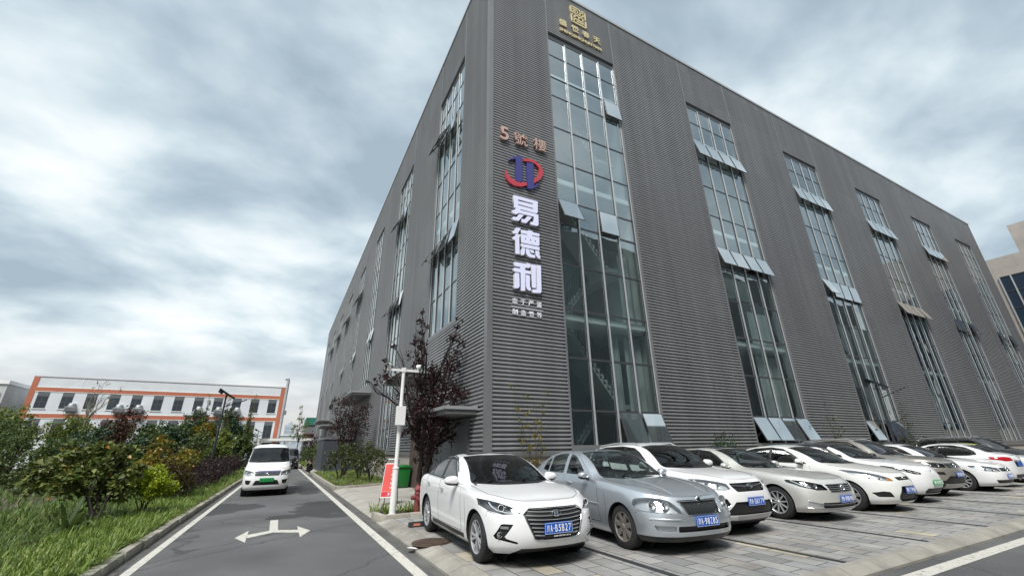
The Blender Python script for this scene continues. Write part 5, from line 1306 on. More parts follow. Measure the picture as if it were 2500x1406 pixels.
    t = text_obj('small_print', '028-87501313', 1, M['plate_char'], c.root, .01, .001); co = np.empty(len(t.data.vertices) * 3, 'f'); t.data.vertices.foreach_get('co', co); co = co.reshape(-1, 3); sz = co.max(0) - co.min(0); co[:, 0] *= .26 / sz[0]; co[:, 1] *= .016 / sz[1]; t.data.vertices.foreach_set('co', co.ravel()); t.rotation_euler = (R(90), 0, R(-90)); t.location = (p.x - .0235, -.05, .393)
    for pts, pj in (([(1.33, .785), (1.28, .60), (1.28, .32)], 'xz'), ([(1.60, .955), (1.52, .80), (1.46, .32)], 'xz'), ([(2.74, 1.02), (2.76, .70), (2.72, .31)], 'xz'), ([(3.60, 1.045), (3.66, .92), (3.58, .74), (3.42, .62)], 'xz'), ([(1.46, .318), (2.72, .312), (3.3, .33)], 'xz')):
        c.line('panel_gap', pts, pj, .0045, M['gap'], -.002)
    c.line('bonnet_gap', [(1.42, .745), (1.1, .765), (.7, .74), (.40, .60), (.235, .40), (.205, .0), (.235, -.40), (.40, -.60), (.7, -.74), (1.1, -.765), (1.42, -.745)], 'xy', .005, M['gap'], -.002)
    c.line('bumper_gap', [(.37, .66), (.52, .685), (.53, .62)], 'xz', .004, M['gap'], -.002)
    c.line('chrome_strip', [(1.58, .957), (2.4, .976), (3.2, 1.0), (3.70, 1.017), (3.88, 1.035)], 'xz', .006, M['chrome'], .001)
    c.line('rain_guard', [(1.98, 1.13), (2.19, 1.255), (2.42, 1.345), (2.68, 1.382), (3.0, 1.356), (3.36, 1.258)], 'xz', .012, M['trimblk'], .002)
    c.handles([(2.52, .835), (3.42, .875)], M['chrome'], .013)
    c.mirrors(1.80, 1.005, .90)
    c.interior(1.45, 3.2, .97)
    c.wheels((5, 'double'), .205)
    b = MB(); b.tube([(1.34, .55, 1.00), (1.50, .1, 1.045)], .008, 5); b.tube([(1.33, -.15, 1.015), (1.52, -.55, 1.035)], .008, 5); b.build('wiper', M['trimblk'], c.root)
    c.finish_body(); return c

# ------------------------------------------------------------- silver saloon (98Z85)
def car_silver_saloon():
    P = dict(L=4.57, W=1.77, H=1.47, wb=2.58, fo=.93, tr=.312, n=2.9,
        rails=[dict(f=(.10, .75), r=(4.50, .5), y=.80, z=[(0, .19), (.7, .17), (4, .19), (4.57, .30)]),
               dict(f=(.03, .80), r=(4.55, .5), y=.862, z=[(0, .27), (.9, .25), (4, .27), (4.57, .38)]),
               dict(f=(.0, .85), r=(4.57, .5), y=.882, z=[(0, .42), (.9, .44), (4, .48), (4.57, .56)]),
               dict(f=(.02, .88), r=(4.56, .5), y=.885, z=[(0, .56), (.9, .60), (2.2, .62), (4, .70), (4.57, .80)]),
               dict(f=(.09, .95), r=(4.53, .5), y=.872, z=[(0, .66), (.5, .74), (.9, .80), (2.2, .83), (3.6, .86), (4.57, .93)]),
               dict(f=(.15, 1.0), r=(4.47, .52), y=.835, z=[(0, .735), (.5, .825), (.9, .885), (1.4, .935), (2.2, .965), (3.2, .985), (3.9, 1.0), (4.47, 1.0)])],
        prof=[(.15, .755), (.32, .825), (.7, .925), (1.15, .985), (1.42, 1.01), (1.58, 1.075), (2.15, 1.365), (2.38, 1.43), (2.8, 1.465), (3.2, 1.45), (3.55, 1.395), (3.9, 1.26), (4.18, 1.125), (4.35, 1.085), (4.47, 1.05)],
        bow=[(0, 0), (.5, .0), (1.3, .18), (2.2, .14), (2.8, .03), (3.5, -.05), (4.2, -.06), (4.6, 0)], tumb=.38, wg=4.6, crown=.028)
    c = Car('silver_saloon', P, 'silver saloon with upright slatted chrome grille, second in the parked row', 'car', M['p_silver'])
    c.arches(.352)
    dlo = rounded([(1.80, .99), (2.22, 1.245), (2.46, 1.355), (2.78, 1.40), (3.15, 1.392), (3.50, 1.325), (3.72, 1.20), (3.80, 1.04), (3.6, 1.01), (2.6, .995)], .05)
    panes = [rounded([(1.90, 1.012), (2.24, 1.225), (2.47, 1.335), (2.68, 1.375), (2.68, 1.015)], .03), rounded([(2.80, 1.385), (3.15, 1.372), (3.38, 1.325), (3.40, 1.025), (2.80, 1.018)], .03), rounded([(3.45, 1.305), (3.60, 1.235), (3.70, 1.06), (3.45, 1.03)], .04)]
    ws = rounded([(-.735, .985), (-.35, .972), (.35, .972), (.735, .985), (.595, 1.395), (.30, 1.418), (-.30, 1.418), (-.595, 1.395)], .03)
    glasshouse(c, dlo, panes, ws, WS(1.15, 2.55, .95), rw=rounded([(-.62, 1.13), (.62, 1.13), (.50, 1.37), (-.50, 1.37)], .05), rwf=lambda m, n: n.x > .15 and m.x > 3.2 and m.z > 1.0)
    F = FRONT(1.1)
    c.lamp2('head', rounded([(.40, .565), (.43, .64), (.50, .715), (.60, .755), (.74, .765), (.845, .745), (.868, .67), (.86, .60), (.74, .575)], .03), F)
    gr = [(-.40, .715), (.40, .715), (.36, .645), (.315, .545), (-.315, .545), (-.36, .645)]
    c.cut('grille', gr, 'yz', F)
    c.cut('intake', rounded([(-.50, .325), (.50, .325), (.50, .40), (-.50, .40)], .02), 'yz', F); c.lamp2('fog', rounded([(.53, .325), (.735, .325), (.775, .41), (.53, .405)], .02), F)
    c.cut('lip', [(-.86, .15), (.86, .15), (.86, .262), (-.86, .262)], 'yz', FRONT(.6))
    take_glass(c, 'cglass_clear', 'cglass_clear', 'trimblk', 'p_silver')
    def inside(o, sg):
        for y, r_ in ((.57, .062), (.72, .066)):
            p = c.front(sg * y, .67); b = MB(); b.lathe([(.0, .01), (r_ * .5, .0), (r_, -.03), (r_ * 1.02, -.05)], (p.x + .065, p.y, .668), 'x', 20); b.ball((p.x + .05, p.y, .668), .02, .018, .018); b.build('reflector', M['satin'], o, smooth=60)
    take_lamps(c, 'head', 'bowl', .09, inside)
    c.take('grille', 'grille', [M['trimblk']], -.03); c.take('intake', 'lower_intake', [M['trimblk']], -.03); c.take('lip', 'lower_lip', [M['trimblk']], .0)
    for s_ in 'LR': c.take('fog' + s_, 'fog_lamp', [M['lens'], M['bowl']], .0, back=.05)
    b = MB()
    for k in range(23):
        y = -.36 + k * .72 / 22; zb = np.interp(abs(y), [0, .315, .38], [.553, .553, .67]); p0 = c.front(y, zb); p1 = c.front(y, .708)
        if p0 and p1 and zb < .70: b.tube([p0 + Vector((.004, 0, 0)), p1 + Vector((.004, 0, 0))], .0042, 5)
    b.build('grille_slats', M['chrome'], c.root, smooth=60)
    c.line('grille_frame', [(-.40, .72), (.40, .72), (.36, .64), (.315, .541), (-.315, .541), (-.36, .64)], 'yz', .013, M['chrome'], .0, closed=True, step=.04)
    p = c.front(0, .728); b = MB(); b.ball((p.x - .01, 0, .735), .02, .045, .042, 16, 10); b.build('badge', M['chrome'], c.root, smooth=60)
    b = MB(); b.ball((p.x - .022, 0, .735), .012, .032, .030, 14, 8); b.build('badge_centre', M['trimblk'], c.root, smooth=60)
    c.plate('川A·98Z85', .0, .455)
    for pts, pj in (([(1.36, .79), (1.32, .60), (1.34, .31)], 'xz'), ([(1.70, .975), (1.56, .82), (1.50, .31)], 'xz'), ([(2.74, 1.0), (2.74, .70), (2.70, .31)], 'xz'), ([(3.56, 1.01), (3.62, .88), (3.52, .72), (3.38, .60)], 'xz'), ([(1.50, .315), (2.70, .315), (3.2, .33)], 'xz')):
        c.line('panel_gap', pts, pj, .0045, M['gap'], -.002)
    c.line('bonnet_gap', [(1.46, .735), (1.1, .75), (.7, .66), (.42, .50), (.26, .40)], 'xy', .005, M['gap'], -.002); c.line('bonnet_gap', [(1.46, -.735), (1.1, -.75), (.7, -.66), (.42, -.50), (.26, -.40)], 'xy', .005, M['gap'], -.002)
    c.line('bonnet_crease', [(1.3, .42), (.8, .38), (.28, .34)], 'xy', .009, c.paint, -.003); c.line('bonnet_crease', [(1.3, -.42), (.8, -.38), (.28, -.34)], 'xy', .009, c.paint, -.003)
    c.line('bumper_gap', [(.05, .56), (.3, .575), (.50, .59), (.56, .55)], 'xz', .004, M['gap'], -.002)
    c.line('rub_strip', [(1.52, .585), (2.68, .60)], 'xz', .014, c.paint, .002); c.line('rub_strip', [(2.78, .602), (3.36, .61)], 'xz', .014, c.paint, .002)
    c.line('bumper_strip', [(-.80, .49), (-.45, .485)], 'yz', .014, c.paint, .004); c.line('bumper_strip', [(.45, .485), (.80, .49)], 'yz', .014, c.paint, .004)
    c.line('window_frame', [(1.80, .99), (2.22, 1.25), (2.46, 1.362), (2.78, 1.408), (3.15, 1.40), (3.50, 1.33), (3.74, 1.20), (3.81, 1.04)], 'xz', .009, c.paint, -.002)
    c.handles([(2.50, .865), (3.36, .885)], c.paint, .014)
    c.mirrors(1.88, 1.015, .88, size=(.10, .10, .068))
    c.interior(1.52, 3.25, .975, red=True, head=1.16)
    c.wheels((7, 'wide'), .20, rim=.205, m1=M['rim_bronze'])
    b = MB(); b.tube([(1.42, .50, 1.015), (1.60, .05, 1.06)], .008, 5); b.build('wiper', M['trimblk'], c.root)
    c.finish_body(); return c
c1 = car_sporty_saloon(); c1.place(-1.79, -6.24, .10, -2.1)
c2 = car_silver_saloon(); c2.place(.50, -6.80, .10, -4.5)

# ------------------------------------------------------------- general builder for the other vehicles
def rails_of(L, W, zs, fx=(.12, .04, 0, .02, .08, .16), fd=(.75, .8, .85, .9, .95, 1.0), hood=.86, belt=(.93, .97, 1.0, 1.03), back=(.07, .03, 0, .01, .04, .10), rd=.55, yk=(.90, .968, .992, 1.0, .988, .945)):
    h = W / 2; z0, z1, z2, z3, z4, z5 = zs
    f = lambda a, b, c, d: [(0, a), (.9, b), (L * .5, c), (L, d)]
    return [dict(f=(fx[0], fd[0]), r=(L - back[0], rd), y=h * yk[0], z=f(z0, z0 - .03, z0 - .03, z0 + .1)), dict(f=(fx[1], fd[1]), r=(L - back[1], rd), y=h * yk[1], z=f(z1, z1 - .02, z1 - .02, z1 + .1)),
            dict(f=(fx[2], fd[2]), r=(L - back[2], rd), y=h * yk[2], z=f(z2, z2 + .03, z2 + .04, z2 + .12)), dict(f=(fx[3], fd[3]), r=(L - back[3], rd), y=h * yk[3], z=f(z3, z3 + .07, z3 + .08, z3 + .2)),
            dict(f=(fx[4], fd[4]), r=(L - back[4], rd), y=h * yk[4], z=f(z4, z4 + .09, belt[1] - .12, belt[3] - .10)),
            dict(f=(fx[5], fd[5]), r=(L - back[5], rd), y=h * yk[5], z=[(0, z5), (.5, z5 + (hood - z5) * .62), (.95, hood), (1.5, belt[0]), (L * .5, belt[1]), (L * .78, belt[2]), (L - .1, belt[3])])]
def basic_car(name, label, cat, paint_m, P, d, q=.8, group='cars parked along the ribbed building'):
    c = Car(name, P, label, cat, paint_m, q, group)
    c.arches(d.get('arch', P['tr'] + .042)); F = FRONT(d.get('fx', 1.15))
    glasshouse(c, rounded(d['dlo'], .04), [rounded(p, .025) for p in d['panes']], rounded(d['ws'], .03), WS(d['wsx'][0], d['wsx'][1], d['wsz']), rw=d.get('rw'), rwf=(lambda m, n: n.x > .15 and m.x > P['L'] * .68 and m.z > .9))
    if 'head' in d: c.lamp2('head', rounded(d['head'], .015), F)
    for i, (nm, poly, mm, off) in enumerate(d.get('front', ())): c.cut(nm + str(i), rounded(poly, d.get('rr', .02)), 'yz', F)
    for i, (nm, poly, mm, off) in enumerate(d.get('front2', ())): c.lamp2('two' + nm + str(i), rounded(poly, .012), F)
    for i, (nm, poly, mm, off) in enumerate(d.get('sidecut', ())): c.cut('s' + nm + str(i), poly, 'xz', SIDE(-1))
    for i, (nm, poly, mm, off) in enumerate(d.get('rear2', ())):
        for sg, sfx in ((1, 'L'), (-1, 'R')): c.cut('r' + nm + str(i) + sfx, [(y * sg, z) for y, z in poly], 'yz', REAR(P['L'] - .8))
    for i, (nm, poly, mm, off) in enumerate(d.get('rear', ())): c.cut('rr' + nm + str(i), poly, 'yz', REAR(P['L'] - .8))
    if 'rooftop' in d: c.cut('rooftop', d['rooftop'][0], 'xy', lambda m, n: n.z > .35 and m.z > P['H'] - .2)
    take_glass(c, d.get('gside', 'cglass_dark'), d.get('gfront', 'cglass_dark'), dlo=d.get('dlom', 'trimblk'))
    if 'head' in d: take_lamps(c, 'head', d.get('bowl', 'bowl_dark'), .06, d.get('lampfn', lambda o, sg: lampguts(c, o, sg, d)))
    for i, (nm, poly, mm, off) in enumerate(d.get('front', ())): c.take(nm + str(i), nm, [M[mm]], off)
    for i, (nm, poly, mm, off) in enumerate(d.get('front2', ())):
        for s_ in 'LR': c.take('two' + nm + str(i) + s_, nm, [M[mm]], off)
    for i, (nm, poly, mm, off) in enumerate(d.get('sidecut', ())): c.take('s' + nm + str(i), nm, [M[mm]], off)
    for i, (nm, poly, mm, off) in enumerate(d.get('rear2', ())):
        for s_ in 'LR': c.take('r' + nm + str(i) + s_, nm, [M[mm]], off)
    for i, (nm, poly, mm, off) in enumerate(d.get('rear', ())): c.take('rr' + nm + str(i), nm, [M[mm]], off)
    if 'rooftop' in d: c.take('rooftop', d['rooftop'][2], [M[d['rooftop'][1]]], d['rooftop'][3])
    for (nm, pts, pj, r, mm, off) in d.get('lines', ()): c.line(nm, pts, pj, r, M[mm] if isinstance(mm, str) else mm, off)
    for b in d.get('logo', ()): c.ring_logo(*b)
    if 'plate' in d: c.plate(*d['plate'][0], **d['plate'][1])
    if 'mirror' in d: c.mirrors(*d['mirror'][:3], **(d['mirror'][3] if len(d['mirror']) > 3 else {}))
    if 'handles' in d: c.handles(d['handles'], c.paint if d.get('hm') is None else M[d['hm']])
    if 'rr_rails' in d: c.rails_roof(*d['rr_rails'])
    c.interior(*d.get('int', (1.5, 3.1, .98)), **d.get('intk', {}))
    c.wheels(d.get('spokes', (10, 'single')), .20, m1=M[d.get('rimm', 'satin')])
    if d.get('wiper', True):
        x_, z_ = d['wsx'][0] + .28, d['wsz'] + .05
        p0, p1 = c.front(.5, z_ + .02), c.front(0, z_ + .04)
        if p0 and p1: b = MB(); b.tube([p0 + Vector((-.01, 0, .005)), p1 + Vector((-.01, 0, .02))], .008, 5); b.build('wiper', M['trimblk'], c.root)
    c.finish_body(); return c
def lampguts(c, o, sg, d):
    for (y, z, r) in d.get('bulbs', ()):
        p = c.front(sg * y, z)
        if p is None: continue
        b = MB(); b.cur = 0; b.lathe([(.0, .0), (r * .6, -.004), (r, -.02), (r * 1.05, -.03)], (p.x + .055, p.y, z), 'x', 14); b.build('reflector', M['satin'], o, smooth=60)
    for pts in d.get('drl', ()):
        q_ = [c.front(sg * y, z) for y, z in pts]; q_ = [p + Vector((.012, 0, 0)) for p in q_ if p]
        if len(q_) > 1: b = MB(); b.tube(q_, .010, 6); b.build('running_light', M['drl'], o, smooth=60)
gapl = lambda xs, zt, zb: [('panel_gap', [(xs[0] - .03, zt - .05), (xs[0] - .12, zt - .3), (xs[0] - .12, zb)], 'xz', .0045, 'gap', -.002), ('panel_gap', [(xs[1], zt), (xs[1] + .01, zt - .4), (xs[1] - .02, zb)], 'xz', .0045, 'gap', -.002), ('panel_gap', [(xs[2], zt), (xs[2] + .05, zt - .2), (xs[2] - .12, zb + .3)], 'xz', .0045, 'gap', -.002)]
VWbars = ([(-.78, .55), (-.28, -.85), (0, -.05), (.28, -.85), (.78, .55)], [(-.40, .9), (0, .1), (.40, .9)])
# third: small white SUV
P = dict(L=4.20, W=1.76, H=1.60, wb=2.555, fo=.82, tr=.335, n=3.0, rails=rails_of(4.20, 1.76, (.24, .33, .50, .66, .80, .875), hood=1.0, belt=(1.06, 1.09, 1.13, 1.18), rd=.42, back=(.06, .02, 0, .02, .06, .14)),
    prof=[(.16, .885), (.35, .965), (.75, 1.035), (1.10, 1.075), (1.22, 1.10), (1.36, 1.16), (1.92, 1.48), (2.2, 1.555), (2.6, 1.585), (3.2, 1.57), (3.6, 1.52), (3.82, 1.45), (4.0, 1.28), (4.06, 1.20)], bow=[(0, 0), (.5, 0), (1.1, .17), (2.1, .13), (2.8, .03), (4.0, -.05), (4.2, 0)], tumb=.34, wg=4.4, crown=.035)
c3 = basic_car('compact_suv', 'small white SUV with roof rails and black lower bumper, third in the parked row', 'car', M['p_white'], P, dict(
    dlo=[(1.62, 1.12), (2.02, 1.38), (2.25, 1.47), (2.7, 1.51), (3.3, 1.49), (3.68, 1.42), (3.80, 1.27), (3.6, 1.19), (2.5, 1.13)], panes=[[(1.76, 1.15), (2.05, 1.37), (2.27, 1.45), (2.52, 1.475), (2.52, 1.15)], [(2.60, 1.48), (3.2, 1.465), (3.22, 1.19), (2.60, 1.155)], [(3.28, 1.46), (3.6, 1.40), (3.68, 1.28), (3.28, 1.20)]],
    ws=[(-.735, 1.09), (-.35, 1.07), (.35, 1.07), (.735, 1.09), (.59, 1.50), (.3, 1.525), (-.3, 1.525), (-.59, 1.50)], wsx=(1.0, 2.45), wsz=1.04, gside='cglass_dark', gfront='cglass', bowl='bowl',
    head=[(.47, .765), (.49, .85), (.62, .885), (.78, .92), (.845, .915), (.85, .83), (.74, .755), (.58, .745)], bulbs=((.62, .81, .045), (.75, .83, .045)), drl=(((.82, .90), (.80, .80), (.70, .765), (.52, .765)),),
    front=[('grille', [(-.44, .855), (.44, .855), (.43, .80), (.36, .715), (-.36, .715), (-.43, .80)], 'trimblk', -.025), ('lower_grille', [(-.46, .56), (.46, .56), (.60, .42), (.62, .35), (-.62, .35), (-.60, .42)], 'trimblk', -.02), ('skid_plate', [(-.44, .335), (.44, .335), (.40, .265), (-.40, .265)], 'satin', .004), ('lower_lip', [(-.84, .20), (.84, .20), (.84, .262), (-.84, .262)], 'trimblk', 0)],
    front2=[('fog_lamp_recess', [(.56, .515), (.60, .61), (.80, .63), (.80, .52), (.62, .475)], 'trimblk', -.02), ('lower_trim', [(.64, .42), (.64, .28), (.88, .28), (.88, .42)], 'trimblk', .002)],
    lines=[('chrome_bar', [(-.42, .83), (-.1, .80)], 'yz', .008, 'chrome', .004), ('chrome_bar', [(.1, .80), (.42, .83)], 'yz', .008, 'chrome', .004), ('fog_frame', [(.56, .515), (.60, .61), (.80, .63), (.80, .52), (.62, .475), (.56, .515)], 'yz', .007, 'chrome', .002), ('fog_frame', [(-.56, .515), (-.60, .61), (-.80, .63), (-.80, .52), (-.62, .475), (-.56, .515)], 'yz', .007, 'chrome', .002),
           ('bonnet_gap', [(1.25, .72), (.8, .70), (.4, .55), (.27, .40)], 'xy', .005, 'gap', -.002), ('bonnet_gap', [(1.25, -.72), (.8, -.70), (.4, -.55), (.27, -.40)], 'xy', .005, 'gap', -.002)] + gapl((1.62, 2.56, 3.3), 1.10, .40),
    logo=[(0, .80, .07, .042, M['chrome'], .008, ([(-.5, -.1), (0, .5), (.5, -.1)],), .012)], plate=(('川A·S617V', .0, .56), dict()), mirror=(1.72, 1.13, .90), handles=[(2.36, .96), (3.12, .99)], rr_rails=([(2.2, .56), (2.35, .56), (3.0, .57), (3.6, .55), (3.78, .53)], M['satin'], .017, .045), spokes=(5, 'wide'), int=(1.42, 3.0, 1.07), intk=dict(head=1.28)))
c3.place(2.42, -6.33, .10, -1.5)
# fourth: pale champagne executive saloon
P = dict(L=4.87, W=1.83, H=1.47, wb=2.87, fo=.93, tr=.327, n=2.9, rails=rails_of(4.87, 1.83, (.19, .27, .42, .58, .70, .765), hood=.88, belt=(.95, .985, 1.01, 1.04), fd=(.8, .85, .9, .95, 1.0, 1.05)),
    prof=[(.16, .775), (.35, .845), (.8, .93), (1.25, .99), (1.48, 1.015), (1.62, 1.07), (2.25, 1.365), (2.5, 1.43), (2.95, 1.465), (3.4, 1.45), (3.75, 1.39), (4.15, 1.23), (4.42, 1.12), (4.6, 1.09), (4.77, 1.05)], bow=[(0, 0), (.5, 0), (1.4, .19), (2.3, .15), (2.9, .03), (3.8, -.05), (4.5, -.07), (4.9, 0)], tumb=.40, wg=4.5, crown=.03)
c4 = basic_car('executive_saloon', 'pale champagne saloon with wide chrome-barred grille and ten-spoke wheels, fourth in the parked row', 'car', M['p_champ'], P, dict(
    dlo=[(1.92, 1.0), (2.35, 1.26), (2.6, 1.36), (3.0, 1.402), (3.45, 1.385), (3.85, 1.29), (4.1, 1.14), (3.9, 1.06), (2.7, 1.01)], panes=[[(2.05, 1.025), (2.38, 1.24), (2.62, 1.34), (2.90, 1.375), (2.90, 1.035)], [(2.98, 1.375), (3.42, 1.36), (3.62, 1.315), (3.64, 1.06), (2.98, 1.04)], [(3.70, 1.30), (3.85, 1.25), (3.98, 1.12), (3.70, 1.07)]],
    ws=[(-.755, .995), (-.35, .98), (.35, .98), (.755, .995), (.61, 1.39), (.3, 1.415), (-.3, 1.415), (-.61, 1.39)], wsx=(1.2, 2.7), wsz=.96, gside='cglass', gfront='cglass',
    head=[(.45, .60), (.475, .69), (.62, .735), (.78, .775), (.875, .79), (.885, .735), (.82, .655), (.66, .60)], bulbs=((.62, .67, .045), (.75, .705, .042)), drl=(((.845, .775), (.80, .69), (.72, .645)),),
    front=[('grille', [(-.43, .705), (.43, .705), (.41, .60), (.36, .555), (-.36, .555), (-.41, .60)], 'trimblk', -.02), ('lower_intake', [(-.62, .37), (.62, .37), (.60, .265), (-.60, .265)], 'trimblk', -.02)],
    front2=[('fog_lamp', [(.60, .285), (.62, .355), (.80, .38), (.80, .32)], 'bowl', -.01), ('daytime_bar', [(.425, .595), (.445, .61), (.50, .70), (.475, .70)], 'drl', .003)],
    lines=[('grille_bar', [(-.42, z), (0, z - .004), (.42, z)], 'yz', .0085, 'chrome', .004) for z in (.70, .665, .63, .595, .562)] + [('chrome_strip', [(-.80, .262), (-.5, .235), (.5, .235), (.80, .262)], 'yz', .011, 'chrome', .004), ('chrome_strip', [(-.80, .40), (-.62, .335), (.62, .335), (.80, .40)], 'yz', .007, 'chrome', .002), ('chrome_sill', [(1.4, .30), (3.35, .31)], 'xz', .012, 'chrome', .004),
           ('bonnet_gap', [(1.5, .76), (1.0, .76), (.5, .60), (.26, .42)], 'xy', .005, 'gap', -.002), ('bonnet_gap', [(1.5, -.76), (1.0, -.76), (.5, -.60), (.26, -.42)], 'xy', .005, 'gap', -.002), ('window_strip', [(1.92, .998), (2.7, 1.008), (3.9, 1.058), (4.1, 1.14)], 'xz', .008, 'chrome', .002)] + gapl((1.85, 2.94, 3.75), .99, .33),
    logo=[(0, .635, .062, .062, M['chrome'], .009, VWbars, .02)], plate=(('川A·90D40', .0, .43), dict()), mirror=(2.02, 1.03, .915), handles=[(2.72, .86), (3.55, .885)], hm='chrome', spokes=(10, 'single'), int=(1.62, 3.4, .985), intk=dict(head=1.15), rooftop=(rounded([(2.55, -.46), (3.7, -.46), (3.7, .46), (2.55, .46)], .06), 'solar', 'sunroof', -.002)))
c4.place(5.36, -6.36, .10, -1.0)
# fifth: white hatchback
P = dict(L=4.34, W=1.82, H=1.50, wb=2.64, fo=.86, tr=.318, n=2.7, rails=rails_of(4.34, 1.82, (.19, .27, .43, .60, .72, .79), hood=.93, belt=(.99, 1.02, 1.06, 1.10), fd=(.9, .95, 1.0, 1.05, 1.1, 1.15), rd=.5),
    prof=[(.16, .80), (.35, .875), (.75, .965), (1.1, 1.02), (1.24, 1.05), (1.38, 1.11), (2.0, 1.385), (2.25, 1.45), (2.7, 1.495), (3.2, 1.475), (3.6, 1.40), (3.9, 1.28), (4.1, 1.17), (4.24, 1.12)], bow=[(0, 0), (.5, 0), (1.1, .19), (2.1, .15), (2.8, .03), (3.9, -.06), (4.3, 0)], tumb=.42, wg=4.2, crown=.035)
c5 = basic_car('hatchback', 'white hatchback with slim upper grille and big black trapezoid intake, fifth in the parked row', 'car', M['p_cream'], P, dict(
    dlo=[(1.62, 1.01), (2.08, 1.27), (2.35, 1.38), (2.7, 1.425), (3.2, 1.40), (3.6, 1.31), (3.78, 1.17), (3.5, 1.085), (2.4, 1.03)], panes=[[(1.98, 1.05), (2.12, 1.26), (2.37, 1.365), (2.66, 1.40), (2.66, 1.055)], [(2.74, 1.40), (3.18, 1.375), (3.45, 1.31), (3.5, 1.11), (2.74, 1.06)]],
    ws=[(-.75, 1.035), (-.35, 1.015), (.35, 1.015), (.75, 1.035), (.60, 1.405), (.3, 1.43), (-.3, 1.43), (-.60, 1.405)], wsx=(1.0, 2.45), wsz=.98, bowl='bowl',
    head=[(.42, .665), (.44, .72), (.60, .80), (.80, .88), (.87, .90), (.865, .80), (.78, .715), (.60, .67)], bulbs=((.60, .735, .045), (.72, .78, .045)),
    front=[('grille', [(-.30, .745), (.30, .745), (.27, .675), (-.27, .675)], 'trimblk', -.015), ('lower_intake', [(-.28, .54), (.28, .54), (.40, .36), (.40, .30), (.33, .245), (-.33, .245), (-.40, .30), (-.40, .36)], 'trimblk', -.03)],
    front2=[('fog_lamp_recess', [(.53, .335), (.60, .44), (.70, .455), (.82, .42), (.76, .335)], 'trimblk', -.02), ('indicator', [(.43, .672), (.44, .71), (.52, .735), (.55, .675)], 'amber', .001)],
    lines=[('intake_frame', [(-.28, .545), (.28, .545), (.41, .36), (.41, .30), (.33, .24), (-.33, .24), (-.41, .30), (-.41, .36), (-.28, .545)], 'yz', .008, 'trimblk', .001), ('bonnet_gap', [(1.25, .74), (.8, .72), (.45, .52), (.25, .35)], 'xy', .005, 'gap', -.002), ('bonnet_gap', [(1.25, -.74), (.8, -.72), (.45, -.52), (.25, -.35)], 'xy', .005, 'gap', -.002)] + gapl((1.68, 2.70, 3.45), 1.02, .33),
    logo=[(0, .712, .06, .028, M['chrome'], .008, ([(-.5, 0), (.5, 0)],), .006)], plate=(('川A·77P68', .0, .47), dict()), mirror=(1.84, 1.07, .91), handles=[(2.5, .90), (3.35, .93)], spokes=(7, 'wide'), int=(1.5, 3.1, 1.02), intk=dict(head=1.2)))
c5.place(7.93, -6.50, .10, -1.0)
# sixth: white electric crossover with black roof
P = dict(L=4.40, W=1.83, H=1.56, wb=2.70, fo=.88, tr=.335, n=2.7, rails=rails_of(4.40, 1.83, (.22, .31, .48, .66, .80, .87), hood=.99, belt=(1.05, 1.08, 1.11, 1.14), fd=(.9, .95, 1.0, 1.05, 1.1, 1.15), rd=.5),
    prof=[(.16, .88), (.35, .945), (.75, 1.025), (1.1, 1.07), (1.22, 1.09), (1.36, 1.145), (2.0, 1.445), (2.3, 1.52), (2.75, 1.555), (3.2, 1.53), (3.6, 1.45), (3.95, 1.32), (4.15, 1.22), (4.3, 1.16)], bow=[(0, 0), (.5, 0), (1.1, .19), (2.1, .15), (2.8, .03), (3.9, -.06), (4.4, 0)], tumb=.38, wg=4.2, crown=.035)
c6 = basic_car('electric_crossover', 'white electric crossover with black roof and green plate, sixth in the parked row', 'car', M['p_white'], P, dict(
    dlo=[(1.58, 1.085), (2.05, 1.345), (2.3, 1.45), (2.75, 1.49), (3.3, 1.45), (3.8, 1.32), (3.9, 1.22), (3.5, 1.14), (2.4, 1.10)], panes=[[(1.8, 1.115), (2.1, 1.33), (2.33, 1.425), (2.66, 1.46), (2.66, 1.12)], [(2.74, 1.46), (3.3, 1.42), (3.6, 1.34), (3.62, 1.16), (2.74, 1.125)]],
    ws=[(-.76, 1.085), (-.35, 1.065), (.35, 1.065), (.76, 1.085), (.61, 1.47), (.3, 1.495), (-.3, 1.495), (-.61, 1.47)], wsx=(1.0, 2.5), wsz=1.03, gfront='cglass',
    head=[(.47, .705), (.46, .745), (.60, .80), (.76, .86), (.87, .925), (.875, .895), (.80, .80), (.62, .715)], bulbs=(), drl=(((.50, .73), (.60, .765)), ((.63, .755), (.68, .80)), ((.71, .78), (.77, .84))), rr=.012,
    front=[('lower_grille', [(-.42, .37), (.42, .37), (.50, .30), (.46, .245), (-.46, .245), (-.50, .30)], 'trimblk', -.02), ('lower_lip', [(-.84, .17), (.84, .17), (.84, .235), (-.84, .235)], 'trimblk', .0)], front2=[('air_curtain', [(.755, .50), (.80, .58), (.845, .575), (.84, .42), (.80, .40)], 'trimblk', -.02)],
    rooftop=([(2.12, -.8), (4.3, -.8), (4.3, .8), (2.12, .8)], 'p_black', 'black_roof', .001), lines=[('bonnet_gap', [(1.25, .74), (.8, .72), (.45, .56), (.28, .42)], 'xy', .005, 'gap', -.002), ('badge', [(-.03, .80), (.03, .80), (0, .765), (-.03, .80)], 'yz', .006, 'trimblk', .003)] + gapl((1.66, 2.70, 3.45), 1.08, .36),
    plate=(('川A·D56789'.replace('56789', '16F53'), .0, .50), dict(m='plate_green', w=.48, char=M['plate_char'])), mirror=(1.74, 1.13, .92, dict(m=M['trimblk'])), handles=[(2.5, .93), (3.35, .95)], spokes=(5, 'double'), int=(1.48, 3.1, 1.06), intk=dict(head=1.24)))
c6.place(10.35, -6.20, .10, -1.0)
